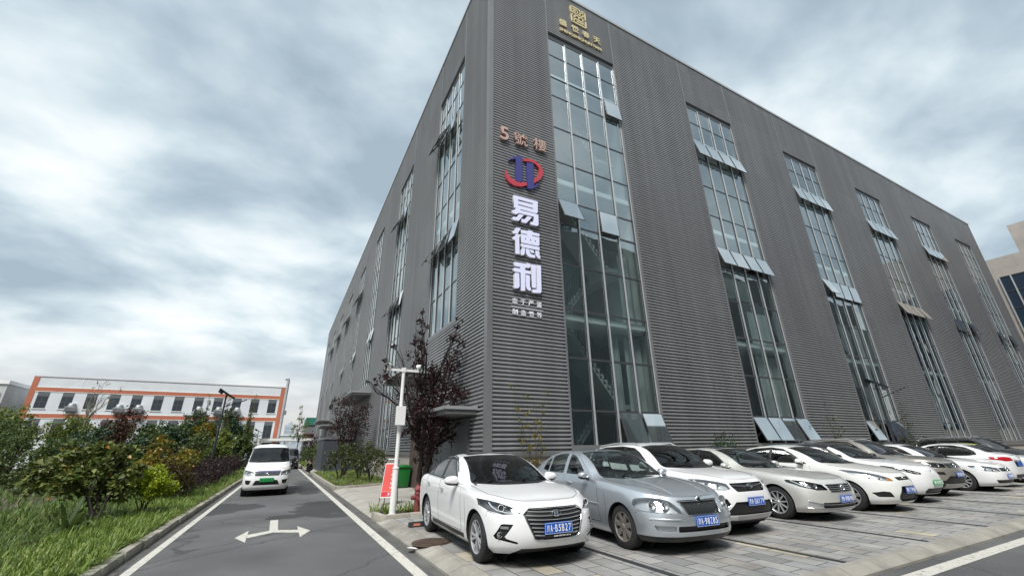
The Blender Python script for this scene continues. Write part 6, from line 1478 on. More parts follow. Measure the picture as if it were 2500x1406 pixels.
# seventh: beige mid-size SUV
P = dict(L=4.49, W=1.84, H=1.67, wb=2.68, fo=.88, tr=.345, n=3.0, rails=rails_of(4.49, 1.84, (.24, .33, .52, .70, .84, .93), hood=1.05, belt=(1.11, 1.14, 1.17, 1.2), rd=.42, back=(.06, .02, 0, .02, .06, .14)),
    prof=[(.16, .95), (.35, 1.02), (.75, 1.08), (1.15, 1.125), (1.3, 1.15), (1.44, 1.21), (2.0, 1.55), (2.3, 1.63), (2.75, 1.665), (3.4, 1.65), (3.9, 1.58), (4.15, 1.48), (4.3, 1.32), (4.36, 1.22)], bow=[(0, 0), (.5, 0), (1.2, .17), (2.2, .13), (2.9, .03), (4.2, -.05), (4.5, 0)], tumb=.34, wg=4.6, crown=.035)
c7 = basic_car('midsize_suv', 'beige SUV with chrome double-bar grille behind the white electric crossover', 'car', M['p_beige'], P, dict(
    dlo=[(1.72, 1.165), (2.12, 1.44), (2.35, 1.55), (2.8, 1.595), (3.5, 1.57), (4.0, 1.48), (4.1, 1.32), (3.8, 1.22), (2.6, 1.18)], panes=[[(1.88, 1.2), (2.15, 1.42), (2.38, 1.525), (2.72, 1.565), (2.72, 1.2)], [(2.8, 1.565), (3.42, 1.54), (3.45, 1.23), (2.8, 1.205)], [(3.52, 1.53), (3.92, 1.46), (3.98, 1.33), (3.52, 1.24)]],
    ws=[(-.77, 1.145), (-.35, 1.125), (.35, 1.125), (.77, 1.145), (.63, 1.57), (.3, 1.595), (-.3, 1.595), (-.63, 1.57)], wsx=(1.0, 2.5), wsz=1.10, gfront='cglass',
    head=[(.45, .80), (.45, .90), (.62, .925), (.80, .95), (.875, .945), (.875, .87), (.78, .80), (.6, .79)], bulbs=((.60, .86, .045), (.75, .88, .045)),
    front=[('grille', [(-.44, .905), (.44, .905), (.42, .80), (.38, .775), (-.38, .775), (-.42, .80)], 'trimblk', -.02), ('lower_grille', [(-.52, .56), (.52, .56), (.66, .45), (.66, .36), (-.66, .36), (-.66, .45)], 'trimblk', -.02)], front2=[('fog_lamp_recess', [(.60, .60), (.62, .68), (.80, .68), (.76, .61)], 'trimblk', -.01), ('lower_trim', [(.66, .45), (.66, .25), (.90, .25), (.90, .45)], 'trimblk', .002)],
    lines=[('grille_bar', [(-.43, z), (0, z - .004), (.43, z)], 'yz', .011, 'chrome', .005) for z in (.885, .84, .795)] + [('chrome_strip', [(-.52, .575), (.52, .575)], 'yz', .009, 'chrome', .003)] + gapl((1.76, 2.76, 3.5), 1.14, .40),
    logo=[(0, .845, .065, .065, M['chrome'], .010, VWbars, .022)], plate=(('川A·66Q31', .0, .60), dict()), mirror=(1.84, 1.20, .93), handles=[(2.5, .99), (3.35, 1.01)], rr_rails=([(2.25, .58), (2.4, .58), (3.2, .59), (3.9, .57), (4.05, .55)], M['satin'], .017, .04), spokes=(10, 'single'), int=(1.5, 3.1, 1.12), intk=dict(head=1.33)), q=.7)
c7.place(12.75, -5.95, .10, -1.0)
# eighth: white family saloon
P = dict(L=4.6, W=1.77, H=1.46, wb=2.61, fo=.90, tr=.318, n=2.9, rails=rails_of(4.6, 1.77, (.19, .27, .42, .58, .70, .765), hood=.88, belt=(.95, .98, 1.0, 1.03)),
    prof=[(.16, .775), (.35, .85), (.8, .93), (1.2, .985), (1.4, 1.01), (1.54, 1.07), (2.12, 1.365), (2.38, 1.43), (2.8, 1.46), (3.2, 1.445), (3.55, 1.385), (3.9, 1.25), (4.15, 1.13), (4.35, 1.09), (4.5, 1.05)], bow=[(0, 0), (.5, 0), (1.3, .18), (2.2, .14), (2.8, .03), (3.6, -.05), (4.3, -.06), (4.6, 0)], tumb=.39, wg=4.5, crown=.03)
dsal = dict(dlo=[(1.80, .995), (2.22, 1.25), (2.46, 1.355), (2.8, 1.40), (3.2, 1.385), (3.55, 1.31), (3.78, 1.18), (3.84, 1.06), (3.6, 1.02), (2.6, 1.0)], panes=[[(1.92, 1.02), (2.25, 1.23), (2.48, 1.335), (2.7, 1.37), (2.7, 1.02)], [(2.78, 1.375), (3.2, 1.36), (3.5, 1.295), (3.68, 1.17), (3.7, 1.06), (2.78, 1.025)]],
    ws=[(-.735, .99), (-.35, .975), (.35, .975), (.735, .99), (.59, 1.39), (.3, 1.412), (-.3, 1.412), (-.59, 1.39)], wsx=(1.15, 2.55), wsz=.955, gfront='cglass', bowl='bowl',
    head=[(.40, .60), (.42, .70), (.60, .74), (.78, .775), (.855, .775), (.86, .69), (.76, .61), (.58, .59)], bulbs=((.56, .66, .05), (.70, .69, .05)),
    front=[('grille', [(-.38, .705), (.38, .705), (.36, .60), (-.36, .60)], 'trimblk', -.02), ('lower_intake', [(-.66, .36), (.66, .36), (.60, .265), (-.60, .265)], 'trimblk', -.02)], lines=[('grille_bar', [(-.37, z), (0, z - .004), (.37, z)], 'yz', .008, 'chrome', .004) for z in (.69, .652)] + gapl((1.76, 2.74, 3.5), .99, .33),
    logo=[(0, .66, .06, .06, M['chrome'], .009, VWbars, .02)], plate=(('川A·82M05', .0, .46), dict()), mirror=(1.9, 1.02, .885), handles=[(2.5, .86), (3.36, .88)], spokes=(10, 'single'), int=(1.55, 3.2, .98), intk=dict(head=1.15))
c8 = basic_car('family_saloon', 'white nose-out saloon with round grille badge, left of the tail-out saloon', 'car', M['p_white'], P, dsal, q=.7)
c8.place(15.6, -6.25, .10, -1.0)
# ninth: white saloon parked tail out
d9 = dict(dsal); d9.pop('logo'); d9.pop('plate'); d9['front'] = []; d9['lines'] = gapl((1.76, 2.74, 3.5), .99, .33); d9['gside'] = 'cglass_dark'
d9['rear2'] = [('tail_light', rounded([(.36, .86), (.40, .96), (.62, .99), (.86, .985), (.88, .90), (.70, .84)], .02), 'redlens', .003)]; d9['rear'] = [('lower_panel', [(-.45, .30), (.45, .30), (.5, .42), (-.5, .42)], 'trimblk', -.01), ('plate_recess', [(-.32, .66), (.32, .66), (.34, .84), (-.34, .84)], 'p_grey', -.02)]
d9['rw'] = rounded([(-.62, 1.13), (.62, 1.13), (.50, 1.38), (-.50, 1.38)], .05); d9['wiper'] = False; d9['mirror'] = (1.9, 1.02, .885)
P9 = dict(P); c9 = Car.__new__(Car)
c9 = basic_car('reversed_saloon', 'white saloon parked tail out with red tail lamps, near the right edge', 'car', M['p_white'], P9, d9, q=.7)
c9.root.location = (18.05, -6.05 + 4.6 * 0, .10); c9.root.rotation_euler = (0, 0, R(-91)); c9.root.location = (18.05, -6.0 + 4.6, .10)
b = MB(); b.tube([(4.58, -.32, .875), (4.585, .32, .875)], .012, 6); b.build('chrome_strip', M['chrome'], c9.root)
b = MB(); b.box(-.22, -.006, -.07, .22, .006, .07); pl = b.build('number_plate', M['plate_blue'], c9.root); pl.location = (4.60, 0, .75); pl.rotation_euler = (0, 0, R(90))
# tenth and eleventh: only their roofs show
d10 = dict(dsal); d10['rooftop'] = ([(2.2, -.62), (3.7, -.62), (3.7, .62), (2.2, .62)], 'taxi_roof', 'yellow_green_roof', .002); d10['lines'] = gapl((1.76, 2.74, 3.5), .99, .33); d10['plate'] = (('川A·T7H20', .0, .46), dict())
M['taxi_roof'] = paint('yellow_green_paint', (.52, .56, .10))
c10 = basic_car('taxi', 'white car with a yellow-green roof behind the tail-out saloon', 'car', M['p_white'], dict(P, H=1.48), d10, q=.6)
c10.place(20.9, -6.5, .10, -1.0)
P = dict(L=4.75, W=1.86, H=1.74, wb=2.8, fo=.92, tr=.35, n=3.1, rails=rails_of(4.75, 1.86, (.24, .33, .52, .72, .88, .98), hood=1.09, belt=(1.15, 1.18, 1.2, 1.22), rd=.40, back=(.06, .02, 0, .02, .05, .12)),
    prof=[(.16, 1.0), (.35, 1.06), (.8, 1.13), (1.2, 1.17), (1.36, 1.2), (1.5, 1.27), (2.05, 1.62), (2.35, 1.70), (2.9, 1.735), (3.8, 1.72), (4.25, 1.66), (4.45, 1.55), (4.58, 1.36), (4.63, 1.25)], bow=[(0, 0), (.5, 0), (1.3, .16), (2.2, .12), (3, .02), (4.5, -.04), (4.8, 0)], tumb=.30, wg=5, crown=.03)
d11 = dict(dlo=[(1.80, 1.205), (2.2, 1.49), (2.45, 1.605), (2.9, 1.65), (4.0, 1.63), (4.35, 1.54), (4.4, 1.36), (4.2, 1.25), (2.6, 1.21)], panes=[[(1.96, 1.23), (2.24, 1.47), (2.47, 1.58), (2.8, 1.62), (2.8, 1.24)], [(2.88, 1.62), (3.5, 1.61), (3.52, 1.255), (2.88, 1.245)], [(3.6, 1.60), (4.2, 1.53), (4.25, 1.36), (3.6, 1.26)]],
    ws=[(-.78, 1.195), (-.35, 1.18), (.35, 1.18), (.78, 1.195), (.66, 1.64), (.3, 1.66), (-.3, 1.66), (-.66, 1.64)], wsx=(1.1, 2.6), wsz=1.15,
    head=[(.48, .86), (.50, .96), (.80, 1.0), (.88, .99), (.88, .92), (.7, .86)], bulbs=((.62, .92, .045),), front=[('grille', [(-.42, .96), (.42, .96), (.40, .70), (-.40, .70)], 'trimblk', -.02), ('lower_grille', [(-.5, .5), (.5, .5), (.55, .36), (-.55, .36)], 'trimblk', -.02)],
    lines=[('window_strip', [(1.80, 1.205), (2.2, 1.50), (2.45, 1.618), (2.9, 1.662), (4.0, 1.642), (4.37, 1.55)], 'xz', .013, 'chrome', .004), ('grille_bar', [(-.41, .83), (.41, .83)], 'yz', .012, 'chrome', .004)] + gapl((1.8, 2.84, 3.55), 1.18, .4),
    plate=(('川A·3K917', .0, .58), dict()), mirror=(1.92, 1.25, .94), handles=[(2.6, 1.03), (3.5, 1.05)], rr_rails=([(2.4, .60), (2.55, .60), (3.4, .61), (4.2, .59), (4.35, .57)], M['satin'], .017, .04), int=(1.6, 3.2, 1.17), intk=dict(head=1.36))
c11 = basic_car('dark_suv', 'dark grey SUV with bright window trim at the right end of the row', 'car', M['p_grey'], P, d11, q=.6)
c11.place(23.5, -6.0, .10, -1.0)
# ------------------------------------------------------------- vans on the side road
P = dict(L=4.42, W=1.66, H=1.96, wb=2.70, fo=.70, tr=.30, n=3.2, rails=rails_of(4.42, 1.66, (.24, .33, .52, .70, .88, .985), hood=1.10, belt=(1.17, 1.20, 1.22, 1.24), rd=.30, fd=(.55, .6, .62, .65, .7, .72), back=(.05, .02, 0, .01, .03, .05), fx=(.10, .03, 0, .03, .10, .17)),
    prof=[(.17, 1.0), (.35, 1.10), (.52, 1.17), (.62, 1.215), (.74, 1.30), (1.22, 1.72), (1.42, 1.83), (1.8, 1.90), (2.6, 1.925), (3.8, 1.90), (4.2, 1.82), (4.32, 1.6), (4.37, 1.3)], bow=[(0, 0), (.3, 0), (.6, .13), (1.3, .10), (2, .02), (4.2, -.02), (4.4, 0)], tumb=.16, wg=5, crown=.05)
dv = dict(dlo=[(.98, 1.245), (1.25, 1.5), (1.5, 1.68), (1.8, 1.74), (4.0, 1.72), (4.1, 1.3), (2.6, 1.255)], panes=[[(1.08, 1.27), (1.3, 1.49), (1.53, 1.655), (1.9, 1.70), (1.9, 1.275)], [(1.98, 1.70), (3.0, 1.70), (3.0, 1.28), (1.98, 1.28)], [(3.08, 1.69), (3.92, 1.68), (4.0, 1.32), (3.08, 1.285)]],
    ws=[(-.77, 1.215), (-.4, 1.20), (.4, 1.20), (.77, 1.215), (.68, 1.735), (.4, 1.76), (-.4, 1.76), (-.68, 1.735)], wsx=(.3, 1.7), wsz=1.17, gside='cglass', gfront='cglass', fx=.9, arch=.35, bowl='bowl',
    head=[(.46, .73), (.46, .86), (.60, .90), (.78, .94), (.80, .80), (.72, .74)], bulbs=((.64, .82, .05),),
    front=[('blue_band', [(-.45, .90), (.45, .90), (.45, .865), (-.45, .865)], 'blue_sign', .003), ('grille', [(-.45, .86), (.45, .86), (.41, .72), (-.41, .72)], 'trimblk', -.015), ('lower_grille', [(-.37, .57), (.37, .57), (.46, .40), (-.46, .40)], 'trimblk', -.02)],
    front2=[('fog_lamp_recess', [(.56, .43), (.52, .57), (.72, .59), (.70, .48), (.66, .43)], 'trimblk', -.015)],
    lines=[('grille_bar', [(-.44 + (.86 - z) * .3, z), (.44 - (.86 - z) * .3, z)], 'yz', .010, 'chrome', .004) for z in (.855, .815, .775, .735)] + gapl((1.05, 1.94, 3.0), 1.22, .42) + [('bonnet_gap', [(.78, .76), (.72, 0), (.78, -.76)], 'xy', .004, 'gap', -.002), ('bonnet_gap', [(-.78, 1.14), (-.74, .96)], 'yz', .004, 'gap', -.002), ('bonnet_gap', [(.78, 1.14), (.74, .96), (-.74, .96)], 'yz', .004, 'gap', -.002)],
    logo=[(0, .80, .07, .05, M['chrome'], .009, ([(-.6, -.5), (0, .7), (.6, -.5)], [(-.3, -.5), (0, .1), (.3, -.5)]), .02)], plate=(('川A·A605A2', .0, .58), dict(m='plate_green', w=.48, char=M['plate_dark'])), mirror=(.86, 1.27, .84, dict(m=M['trimblk'], size=(.07, .09, .11))), handles=[(1.8, .98)], spokes=(7, 'wide'), int=(1.0, 2.6, 1.20), intk=dict(wide=.6, head=1.4))
v1 = basic_car('delivery_van', 'white minivan with blue-topped chrome grille driving toward the camera on the side road', 'van', M['p_white'], P, dv, q=.8, group='vans on the side road')
v1.place(-5.58, 8.35, 0.004, 1.5)
b = MB()
for y in (-.055, .045):
    p = v1.front(y, 1.06) if False else None
o = fit_text('bonnet_logo', '11', 0, 0, .10, .055, M['blue_sign'], None, .01, .002); o.parent = v1.root; o.location = (.30, 0, 1.075); o.rotation_euler = (R(52), 0, R(-90)); 
o = fit_text('bonnet_letters', '易德利精密', 0, 0, .26, .035, M['blue_sign'], None, .005, .002); o.parent = v1.root; o.location = (.255, 0, 1.03); o.rotation_euler = (R(52), 0, R(-90))
dv2 = dict(dv); dv2['front'] = [('grille', [(-.45, .90), (.45, .90), (.41, .72), (-.41, .72)], 'trimblk', -.015), ('lower_grille', [(-.37, .57), (.37, .57), (.46, .40), (-.46, .40)], 'trimblk', -.02)]
dv2['lines'] = [('chrome_strip', [(-.78, .95), (.78, .95)], 'yz', .022, 'chrome', .004), ('chrome_strip', [(-.76, .62), (.76, .62)], 'yz', .018, 'chrome', .004)]; dv2['plate'] = (('川A·5R208', 0, .50), dict(m='plate_char', char=M['plate_blue'])); dv2['gfront'] = 'cglass_dark'
v2 = basic_car('black_minivan', 'black minivan with two chrome strips, mostly hidden behind the white minivan', 'van', M['p_black'], dict(P, W=1.72), dv2, q=.6, group='vans on the side road')
v2.place(-4.28, 36.0, .004, 0)

# ------------------------------------------------------------- squatting person
def skin_figure(name, pts, edges, rads, parent=None):
    me = bpy.data.meshes.new(name); me.from_pydata(pts, edges, []); me.update()
    t = bpy.data.objects.new(name, me); COL.objects.link(t)
    md = t.modifiers.new('skin', 'SKIN'); md.use_smooth_shade = True
    for v, r in zip(me.skin_vertices[0].data, rads): v.radius = (r, r); v.use_root = False
    me.skin_vertices[0].data[0].use_root = True
    sb = t.modifiers.new('sub', 'SUBSURF'); sb.levels = 2; sb.render_levels = 2
    bpy.context.view_layer.update()
    m2 = bpy.data.meshes.new_from_object(t.evaluated_get(bpy.context.evaluated_depsgraph_get())); m2.name = name
    bpy.data.objects.remove(t); bpy.data.meshes.remove(me); return m2
pe = empty('person', (-3.12, 22.62, .16), R(196), 'person in black clothes squatting on the kerb with one hand raised to the face', 'person')
pts = [(0, 0, .24), (.03, 0, .36), (.10, 0, .52), (.15, 0, .615), (.185, 0, .675), (.215, 0, .755), (.20, 0, .83)]; rad = [.135, .13, .135, .11, .052, .082, .07]; ed = [(i, i + 1) for i in range(6)]
def chain(start, ps, rs):
    k = start
    for p, r in zip(ps, rs): pts.append(p); rad.append(r); ed.append((k, len(pts) - 1)); k = len(pts) - 1
    return k
for s in (1, -1):
    chain(0, [(.03, s * .11, .25), (.20, s * .15, .39), (.33, s * .16, .46), (.22, s * .15, .25), (.12, s * .14, .07), (.20, s * .15, .03), (.30, s * .16, .02)], [.095, .085, .064, .055, .042, .042, .034])
h1 = chain(3, [(.15, .15, .60), (.26, .20, .50), (.36, .17, .43), (.42, .12, .40)], [.062, .050, .042, .032])
h2 = chain(3, [(.15, -.15, .60), (.28, -.18, .47), (.31, -.09, .60), (.30, -.04, .69)], [.062, .050, .042, .032])
for h, base, dirs in ((h1, Vector((.42, .12, .40)), Vector((.07, -.03, -.02))), (h2, Vector((.30, -.04, .69)), Vector((-.01, .03, .06)))):
    side = Vector((0, .016, .012))
    for f in range(5):
        o_ = side * (f - 2); d = dirs * (.6 if f == 4 else (.9, 1, .95, .8)[f]) + (Vector((0, .02, 0)) if f == 4 else Vector())
        chain(h, [tuple(base + o_ + d * .55), tuple(base + o_ + d)], [.010, .008])
bm_ = skin_figure('body', pts, ed, rad)
body = link('body', bm_, [mat('black_clothes', (.012, .013, .018), .85), mat('skin', (.45, .29, .22), .55), mat('pale_shoes', (.45, .45, .44), .6)], pe)
for p in bm_.polygons:
    c = p.center
    hand = (c - Vector((.44, .11, .39))).length < .085 or (c - Vector((.30, -.03, .72))).length < .075
    p.material_index = 1 if (c.z > .655 or hand) else 2 if c.z < .055 else 0
b = MB(); b.ball((.195, 0, .835), .094, .088, .075, 14, 9); b.ball((.165, 0, .79), .085, .086, .08, 14, 9); b.build('hair', mat('dark_hair', (.01, .009, .008), .6), pe, smooth=60)
b = MB(); b.ball((.30, 0, .755), .02, .012, .02, 8, 6)
for s in (1, -1): b.ball((.285, s * .032, .785), .008, .013, .008, 8, 6); b.ball((.21, s * .085, .765), .022, .01, .03, 8, 6)
b.build('face', bpy.data.materials['skin'], pe, smooth=60)
# ================================================================== vegetation
RNG = np.random.default_rng(7)
def unit(v): return v / np.maximum(np.linalg.norm(v, axis=-1, keepdims=True), 1e-9)
def leaf_mesh(name, P, size, mats, parent=None, up=.5, aspect=.55, droop=.15, fold=True, seed=1, dirs=None):
    """one pointed, folded leaf at every point of P (N x 3)"""
    g = np.random.default_rng(seed); N = len(P); s = size * g.uniform(.6, 1.35, (N, 1))
    n = unit(g.normal(size=(N, 3)) + np.array([0, 0, up * 2])); d = unit(g.normal(size=(N, 3)) if dirs is None else dirs + g.normal(size=(N, 3)) * .5); d = unit(d - n * (d * n).sum(1, keepdims=True)); w = np.cross(n, d)
    d2 = d - n * droop * 2
    a = P; b1 = P + d * s * .5 + w * s * aspect * .5 + n * s * (.12 if fold else 0); b2 = P + d * s * .5 - w * s * aspect * .5 + n * s * (.12 if fold else 0); m = P + d * s * .5; t = P + d2 * s
    V = np.stack([a, b1, t, b2, m], 1).reshape(-1, 3); i = np.arange(N) * 5
    F = np.stack([np.stack([i, i + 4, i + 2, i + 1], 1), np.stack([i, i + 3, i + 2, i + 4], 1)], 1).reshape(-1)
    return quads(name, V, F, mats, parent)
def quads(name, V, F, mats, parent=None, smooth=False):
    me = bpy.data.meshes.new(name); me.vertices.add(len(V)); me.vertices.foreach_set('co', V.astype('f').ravel()); nf = len(F) // 4
    me.loops.add(len(F)); me.loops.foreach_set('vertex_index', F.astype('i')); me.polygons.add(nf); me.polygons.foreach_set('loop_start', np.arange(nf, dtype='i') * 4)
    me.update(calc_edges=True); me.validate()
    if smooth: me.shade_smooth()
    return link(name, me, mats if isinstance(mats, (list, tuple)) else [mats], parent)
def crown_points(clumps, n, seed, twigs=1.0, flat=1.0, edge=.45):
    """leaf positions gathered round twig ends scattered through the clumps"""
    g = np.random.default_rng(seed); vol = np.array([c[3] ** 2.2 for c in clumps]); vol /= vol.sum(); out = []
    for c, v in zip(clumps, vol):
        k = max(6, int(n * v)); nt = max(3, int(k / 14 * twigs)); tv = unit(g.normal(size=(nt, 3))) * (g.uniform(0, 1, (nt, 1)) ** edge) * c[3]
        tv[:, 2] *= flat; idx = g.integers(0, nt, k); p = np.array(c[:3]) + tv[idx] + g.normal(size=(k, 3)) * c[3] * .13
        out.append(p)
    return np.concatenate(out)
M['bark'] = mat('bark', (.060, .050, .042), .9, noise=(14, .35), bump=(40, .5, .01))
M['bark_dark'] = mat('dark_bark', (.030, .024, .022), .9, noise=(14, .3))
M['bark_pale'] = mat('pale_bark', (.24, .22, .19), .9, noise=(8, .3))
M['lf_purple'] = leaf_mat('purple_leaves', [(0, (.018, .008, .010)), (.45, (.034, .012, .014)), (.85, (.055, .020, .020)), (1, (.085, .045, .045))], .45, .15)
M['lf_hedge'] = leaf_mat('dark_purple_hedge_leaves', [(0, (.014, .008, .009)), (.6, (.028, .014, .014)), (1, (.05, .022, .022))], .5, .1)
M['lf_big'] = leaf_mat('broad_green_leaves', [(0, (.04, .065, .014)), (.5, (.10, .135, .03)), (.85, (.19, .22, .06)), (.97, (.30, .30, .10)), (1, (.45, .22, .03))], .38, .3)
M['lf_gold'] = leaf_mat('golden_green_leaves', [(0, (.12, .19, .008)), (.5, (.28, .36, .014)), (1, (.44, .48, .04))], .4, .3)
M['lf_autumn'] = leaf_mat('yellowing_leaves', [(0, (.05, .065, .012)), (.35, (.13, .14, .02)), (.65, (.26, .22, .03)), (.88, (.30, .15, .02)), (1, (.40, .34, .06))], .42, .3)
M['lf_dark'] = leaf_mat('dark_evergreen_leaves', [(0, (.014, .034, .014)), (.6, (.030, .064, .026)), (1, (.065, .11, .042))], .42, .15)
M['lf_mid'] = leaf_mat('mid_green_leaves', [(0, (.034, .062, .016)), (.6, (.075, .115, .030)), (1, (.14, .18, .055))], .45, .25)
M['lf_light'] = leaf_mat('light_green_leaves', [(0, (.08, .12, .025)), (.6, (.16, .21, .045)), (1, (.26, .29, .08))], .45, .3)
M['lf_rust'] = leaf_mat('rust_brown_leaves', [(0, (.035, .014, .010)), (.6, (.075, .030, .018)), (1, (.12, .06, .03))], .5, .2)
M['lf_shrub'] = leaf_mat('glossy_shrub_leaves', [(0, (.020, .038, .012)), (.55, (.050, .072, .020)), (.9, (.11, .125, .035)), (1, (.22, .22, .07))], .35, .2)
M['grass'] = leaf_mat('lilyturf_blades', [(0, (.07, .13, .02)), (.5, (.17, .255, .045)), (.85, (.27, .345, .08)), (1, (.36, .38, .14))], .42, .3)
M['grass_dry'] = leaf_mat('mixed_low_weeds', [(0, (.05, .095, .018)), (.5, (.11, .18, .035)), (.9, (.18, .24, .06)), (1, (.24, .22, .08))], .5, .3)
def branch(b, p0, p1, r0, r1, g, wob=.12, n=6):
    p0, p1 = Vector(p0), Vector(p1); L = (p1 - p0).length; path = []
    for i in range(n + 1):
        t = i / n; q = p0.lerp(p1, t); q.z += L * .10 * math.sin(t * PI) * (1 if i < n else 0)
        if 0 < i < n: q += Vector(g.normal(size=3)) * L * wob * .35
        path.append(q)
    b.tube(path, [r0 + (r1 - r0) * i / n for i in range(n + 1)], 7)
    return path
def plant(name, label, cat, base, clumps, n, size, leaf, bark=None, stems=1, r0=.05, group=None, seed=1, twigs=1.0, up=.4, aspect=.55, spread=.12, flat=1.0, edge=.45, twigtubes=0, trunk_h=None):
    """clumps in world coordinates (x, y, z, radius)"""
    g = np.random.default_rng(seed); base = Vector(base); root = empty(name, base, 0, label, cat, group)
    cl = [(c[0] - base.x, c[1] - base.y, c[2] - base.z, c[3]) for c in clumps]
    b = MB(); order = sorted(cl, key=lambda c: c[2]); forks = []
    th = trunk_h if trunk_h is not None else max(.1, order[0][2] * .7)
    for s in range(stems):
        a = 2 * PI * s / max(1, stems) + g.uniform(0, 1); o = Vector((math.cos(a), math.sin(a), 0)) * (spread if stems > 1 else 0)
        mean = Vector((np.mean([c[0] for c in cl]), np.mean([c[1] for c in cl]), 0)) * .25
        path = branch(b, o * .4, o * 2.2 + mean + Vector((0, 0, th)), r0, r0 * .75, g, .05); forks.append(path[-1])
    for i, c in enumerate(order):
        f = min(forks, key=lambda q: (Vector(c[:3]) - q).length); 
        if c[2] > f.z - .2: path = branch(b, f, Vector(c[:3]) + Vector((0, 0, c[3] * .2)), r0 * .55, r0 * .12, g, .10)
        else: path = branch(b, Vector((0, 0, th * .4)), c[:3], r0 * .4, r0 * .12, g)
        for k in range(twigtubes):
            v = Vector(unit(g.normal(size=3) + np.array([0, 0, .5]))) * c[3] * 1.05; q = path[int(g.integers(2, len(path)))]; b.tube([q, q.lerp(Vector(c[:3]) + v, .5) + Vector(g.normal(size=3)) * .03, Vector(c[:3]) + v], [r0 * .13, r0 * .08, r0 * .03], 4, False)
    b.build('trunk', bark or M['bark'], root, smooth=70)
    P = crown_points(cl, n, seed + 5, twigs, flat, edge)
    leaf_mesh('foliage', P, size, leaf, root, up, aspect, seed=seed)
    return root
# purple-leaved tree at the corner
T1 = [(-0.31, 4.28, 3.01, 0.92), (-0.57, 4.71, 4.14, 0.82), (-1.24, 3.7, 4.88, 0.48), (-1.04, 4.12, 6.14, 0.34), (-1.18, 3.91, 6.66, 0.2), (-1.15, 3.85, 5.5, .38), (0.26, 3.83, 5.62, 0.43), (0.45, 3.96, 6.45, 0.26), (0.33, 4.18, 4.86, 0.64), (-0.12, 4.26, 3.95, 0.95), (-2.22, 4.45, 4.09, 0.43), (-2.75, 4.29, 3.88, 0.2), (-1.91, 4.66, 5.34, 0.21), (-2.3, 3.99, 4.62, 0.21), (-1.38, 4.93, 3.65, 0.39), (0.47, 3.74, 3.52, 0.55), (-0.38, 4.64, 2.13, 0.82), (-1.2, 4.28, 2.26, 0.4), (0.38, 4.48, 2.28, 0.58), (1.15, 3.9, 2.64, 0.35), (2.07, 3.98, 2.89, 0.22), (3.16, 4.82, 2.95, 0.16), (-0.37, 5.06, 1.4, 0.52), (-1.14, 4.14, 2.98, 0.56)]
sc_ = .86   # the crown stands in front of the wall: drawn a little toward the road
T1 = [(CAM.x + (x - CAM.x) * sc_, CAM.y + (y - CAM.y) * sc_, CAM.z + (z - CAM.z) * sc_, r * sc_ * .88) for x, y, z, r in T1]
plant('purple_tree', 'tall dark purple-leaved tree at the building corner behind the white camera pole', 'tree', (-1.05, 2.85, .1), T1, 7600, .085, M['lf_purple'], M['bark_dark'], stems=4, r0=.085, seed=3, spread=.13, twigtubes=7, trunk_h=1.5, aspect=.62)
T2 = [(-1.86, 16.9, 3.73, 0.88), (-2.4, 16.24, 4.52, 0.47), (-2.83, 17.08, 4.34, 0.33), (-1.17, 16.9, 3.01, 0.79), (-1.99, 16.87, 2.76, 0.87), (-2.62, 16.73, 2.99, 0.42), (-0.97, 16.53, 3.98, 0.55), (-1.39, 17.19, 2.18, 0.74)]
plant('purple_tree', 'smaller dark purple-leaved tree in front of the side wall behind the green shrubs', 'tree', (-1.7, 17, .15), T2, 4200, .10, M['lf_purple'], M['bark_dark'], stems=3, r0=.06, seed=11, twigtubes=5, trunk_h=1.3, aspect=.62)
# shrubs of the side planter
for k, (bx_, by_, cl, lab) in enumerate(((-2.2, 14.6, [(-2.5, 14.4, 1.35, .5), (-2.1, 14.8, 1.65, .45), (-2.7, 14.9, .95, .4), (-1.9, 14.3, 1.15, .5)], 'leftmost green multi-stemmed shrub in the side planter'), (-1.45, 12.9, [(-1.7, 12.8, 1.2, .55), (-1.2, 13.0, 1.6, .52), (-1.5, 13.2, .9, .45), (-1.9, 12.7, 1.6, .40)], 'middle green multi-stemmed shrub in the side planter'), (-1.1, 11.5, [(-1.35, 11.4, 1.25, .48), (-.85, 11.6, 1.45, .45), (-.7, 11.3, .95, .40), (-1.4, 11.7, .85, .38)], 'green multi-stemmed shrub at the right end of the side planter'))):
    plant('green_shrub', lab, 'shrub', (bx_, by_, .15), cl, 1700, .095, M['lf_shrub'], M['bark_dark'], stems=4, r0=.028, seed=20 + k, spread=.1, group='shrubs in the side planter', twigtubes=3, trunk_h=.55)
plant('green_shrub', 'small green shrub past the squatting person beside the dark porch', 'shrub', (-2.6, 33.6, .15), [(-2.7, 33.5, 1.3, .8), (-2.2, 34, 1.7, .7), (-3.0, 34, 1.0, .6)], 1500, .13, M['lf_mid'], M['bark_dark'], 3, .03, seed=31, trunk_h=.6)
plant('purple_shrub', 'purple-leaved shrub beyond the dark porch on the right kerb', 'shrub', (-2.4, 39, .15), [(-2.5, 39, 2.2, 1.0), (-2.0, 39.5, 1.5, .9), (-2.9, 39, 1.4, .7)], 1500, .15, M['lf_purple'], M['bark_dark'], 3, .04, seed=33, trunk_h=.8)
plant('sparse_tree', 'thin yellow-green young tree at the far end of the side road', 'tree', (-3.5, 45.5, .1), [(-3.75, 45, 6.6, .28), (-3.8, 45, 5.9, .32), (-3.6, 45, 5.2, .5), (-4.2, 45, 4.4, .5), (-3.2, 45, 4.3, .6), (-2.8, 45.2, 4.9, .4), (-4.0, 45, 3.6, .6), (-3.2, 45, 3.4, .7)], 900, .15, M['lf_light'], M['bark'], 1, .06, seed=35, twigtubes=4, trunk_h=2.4)
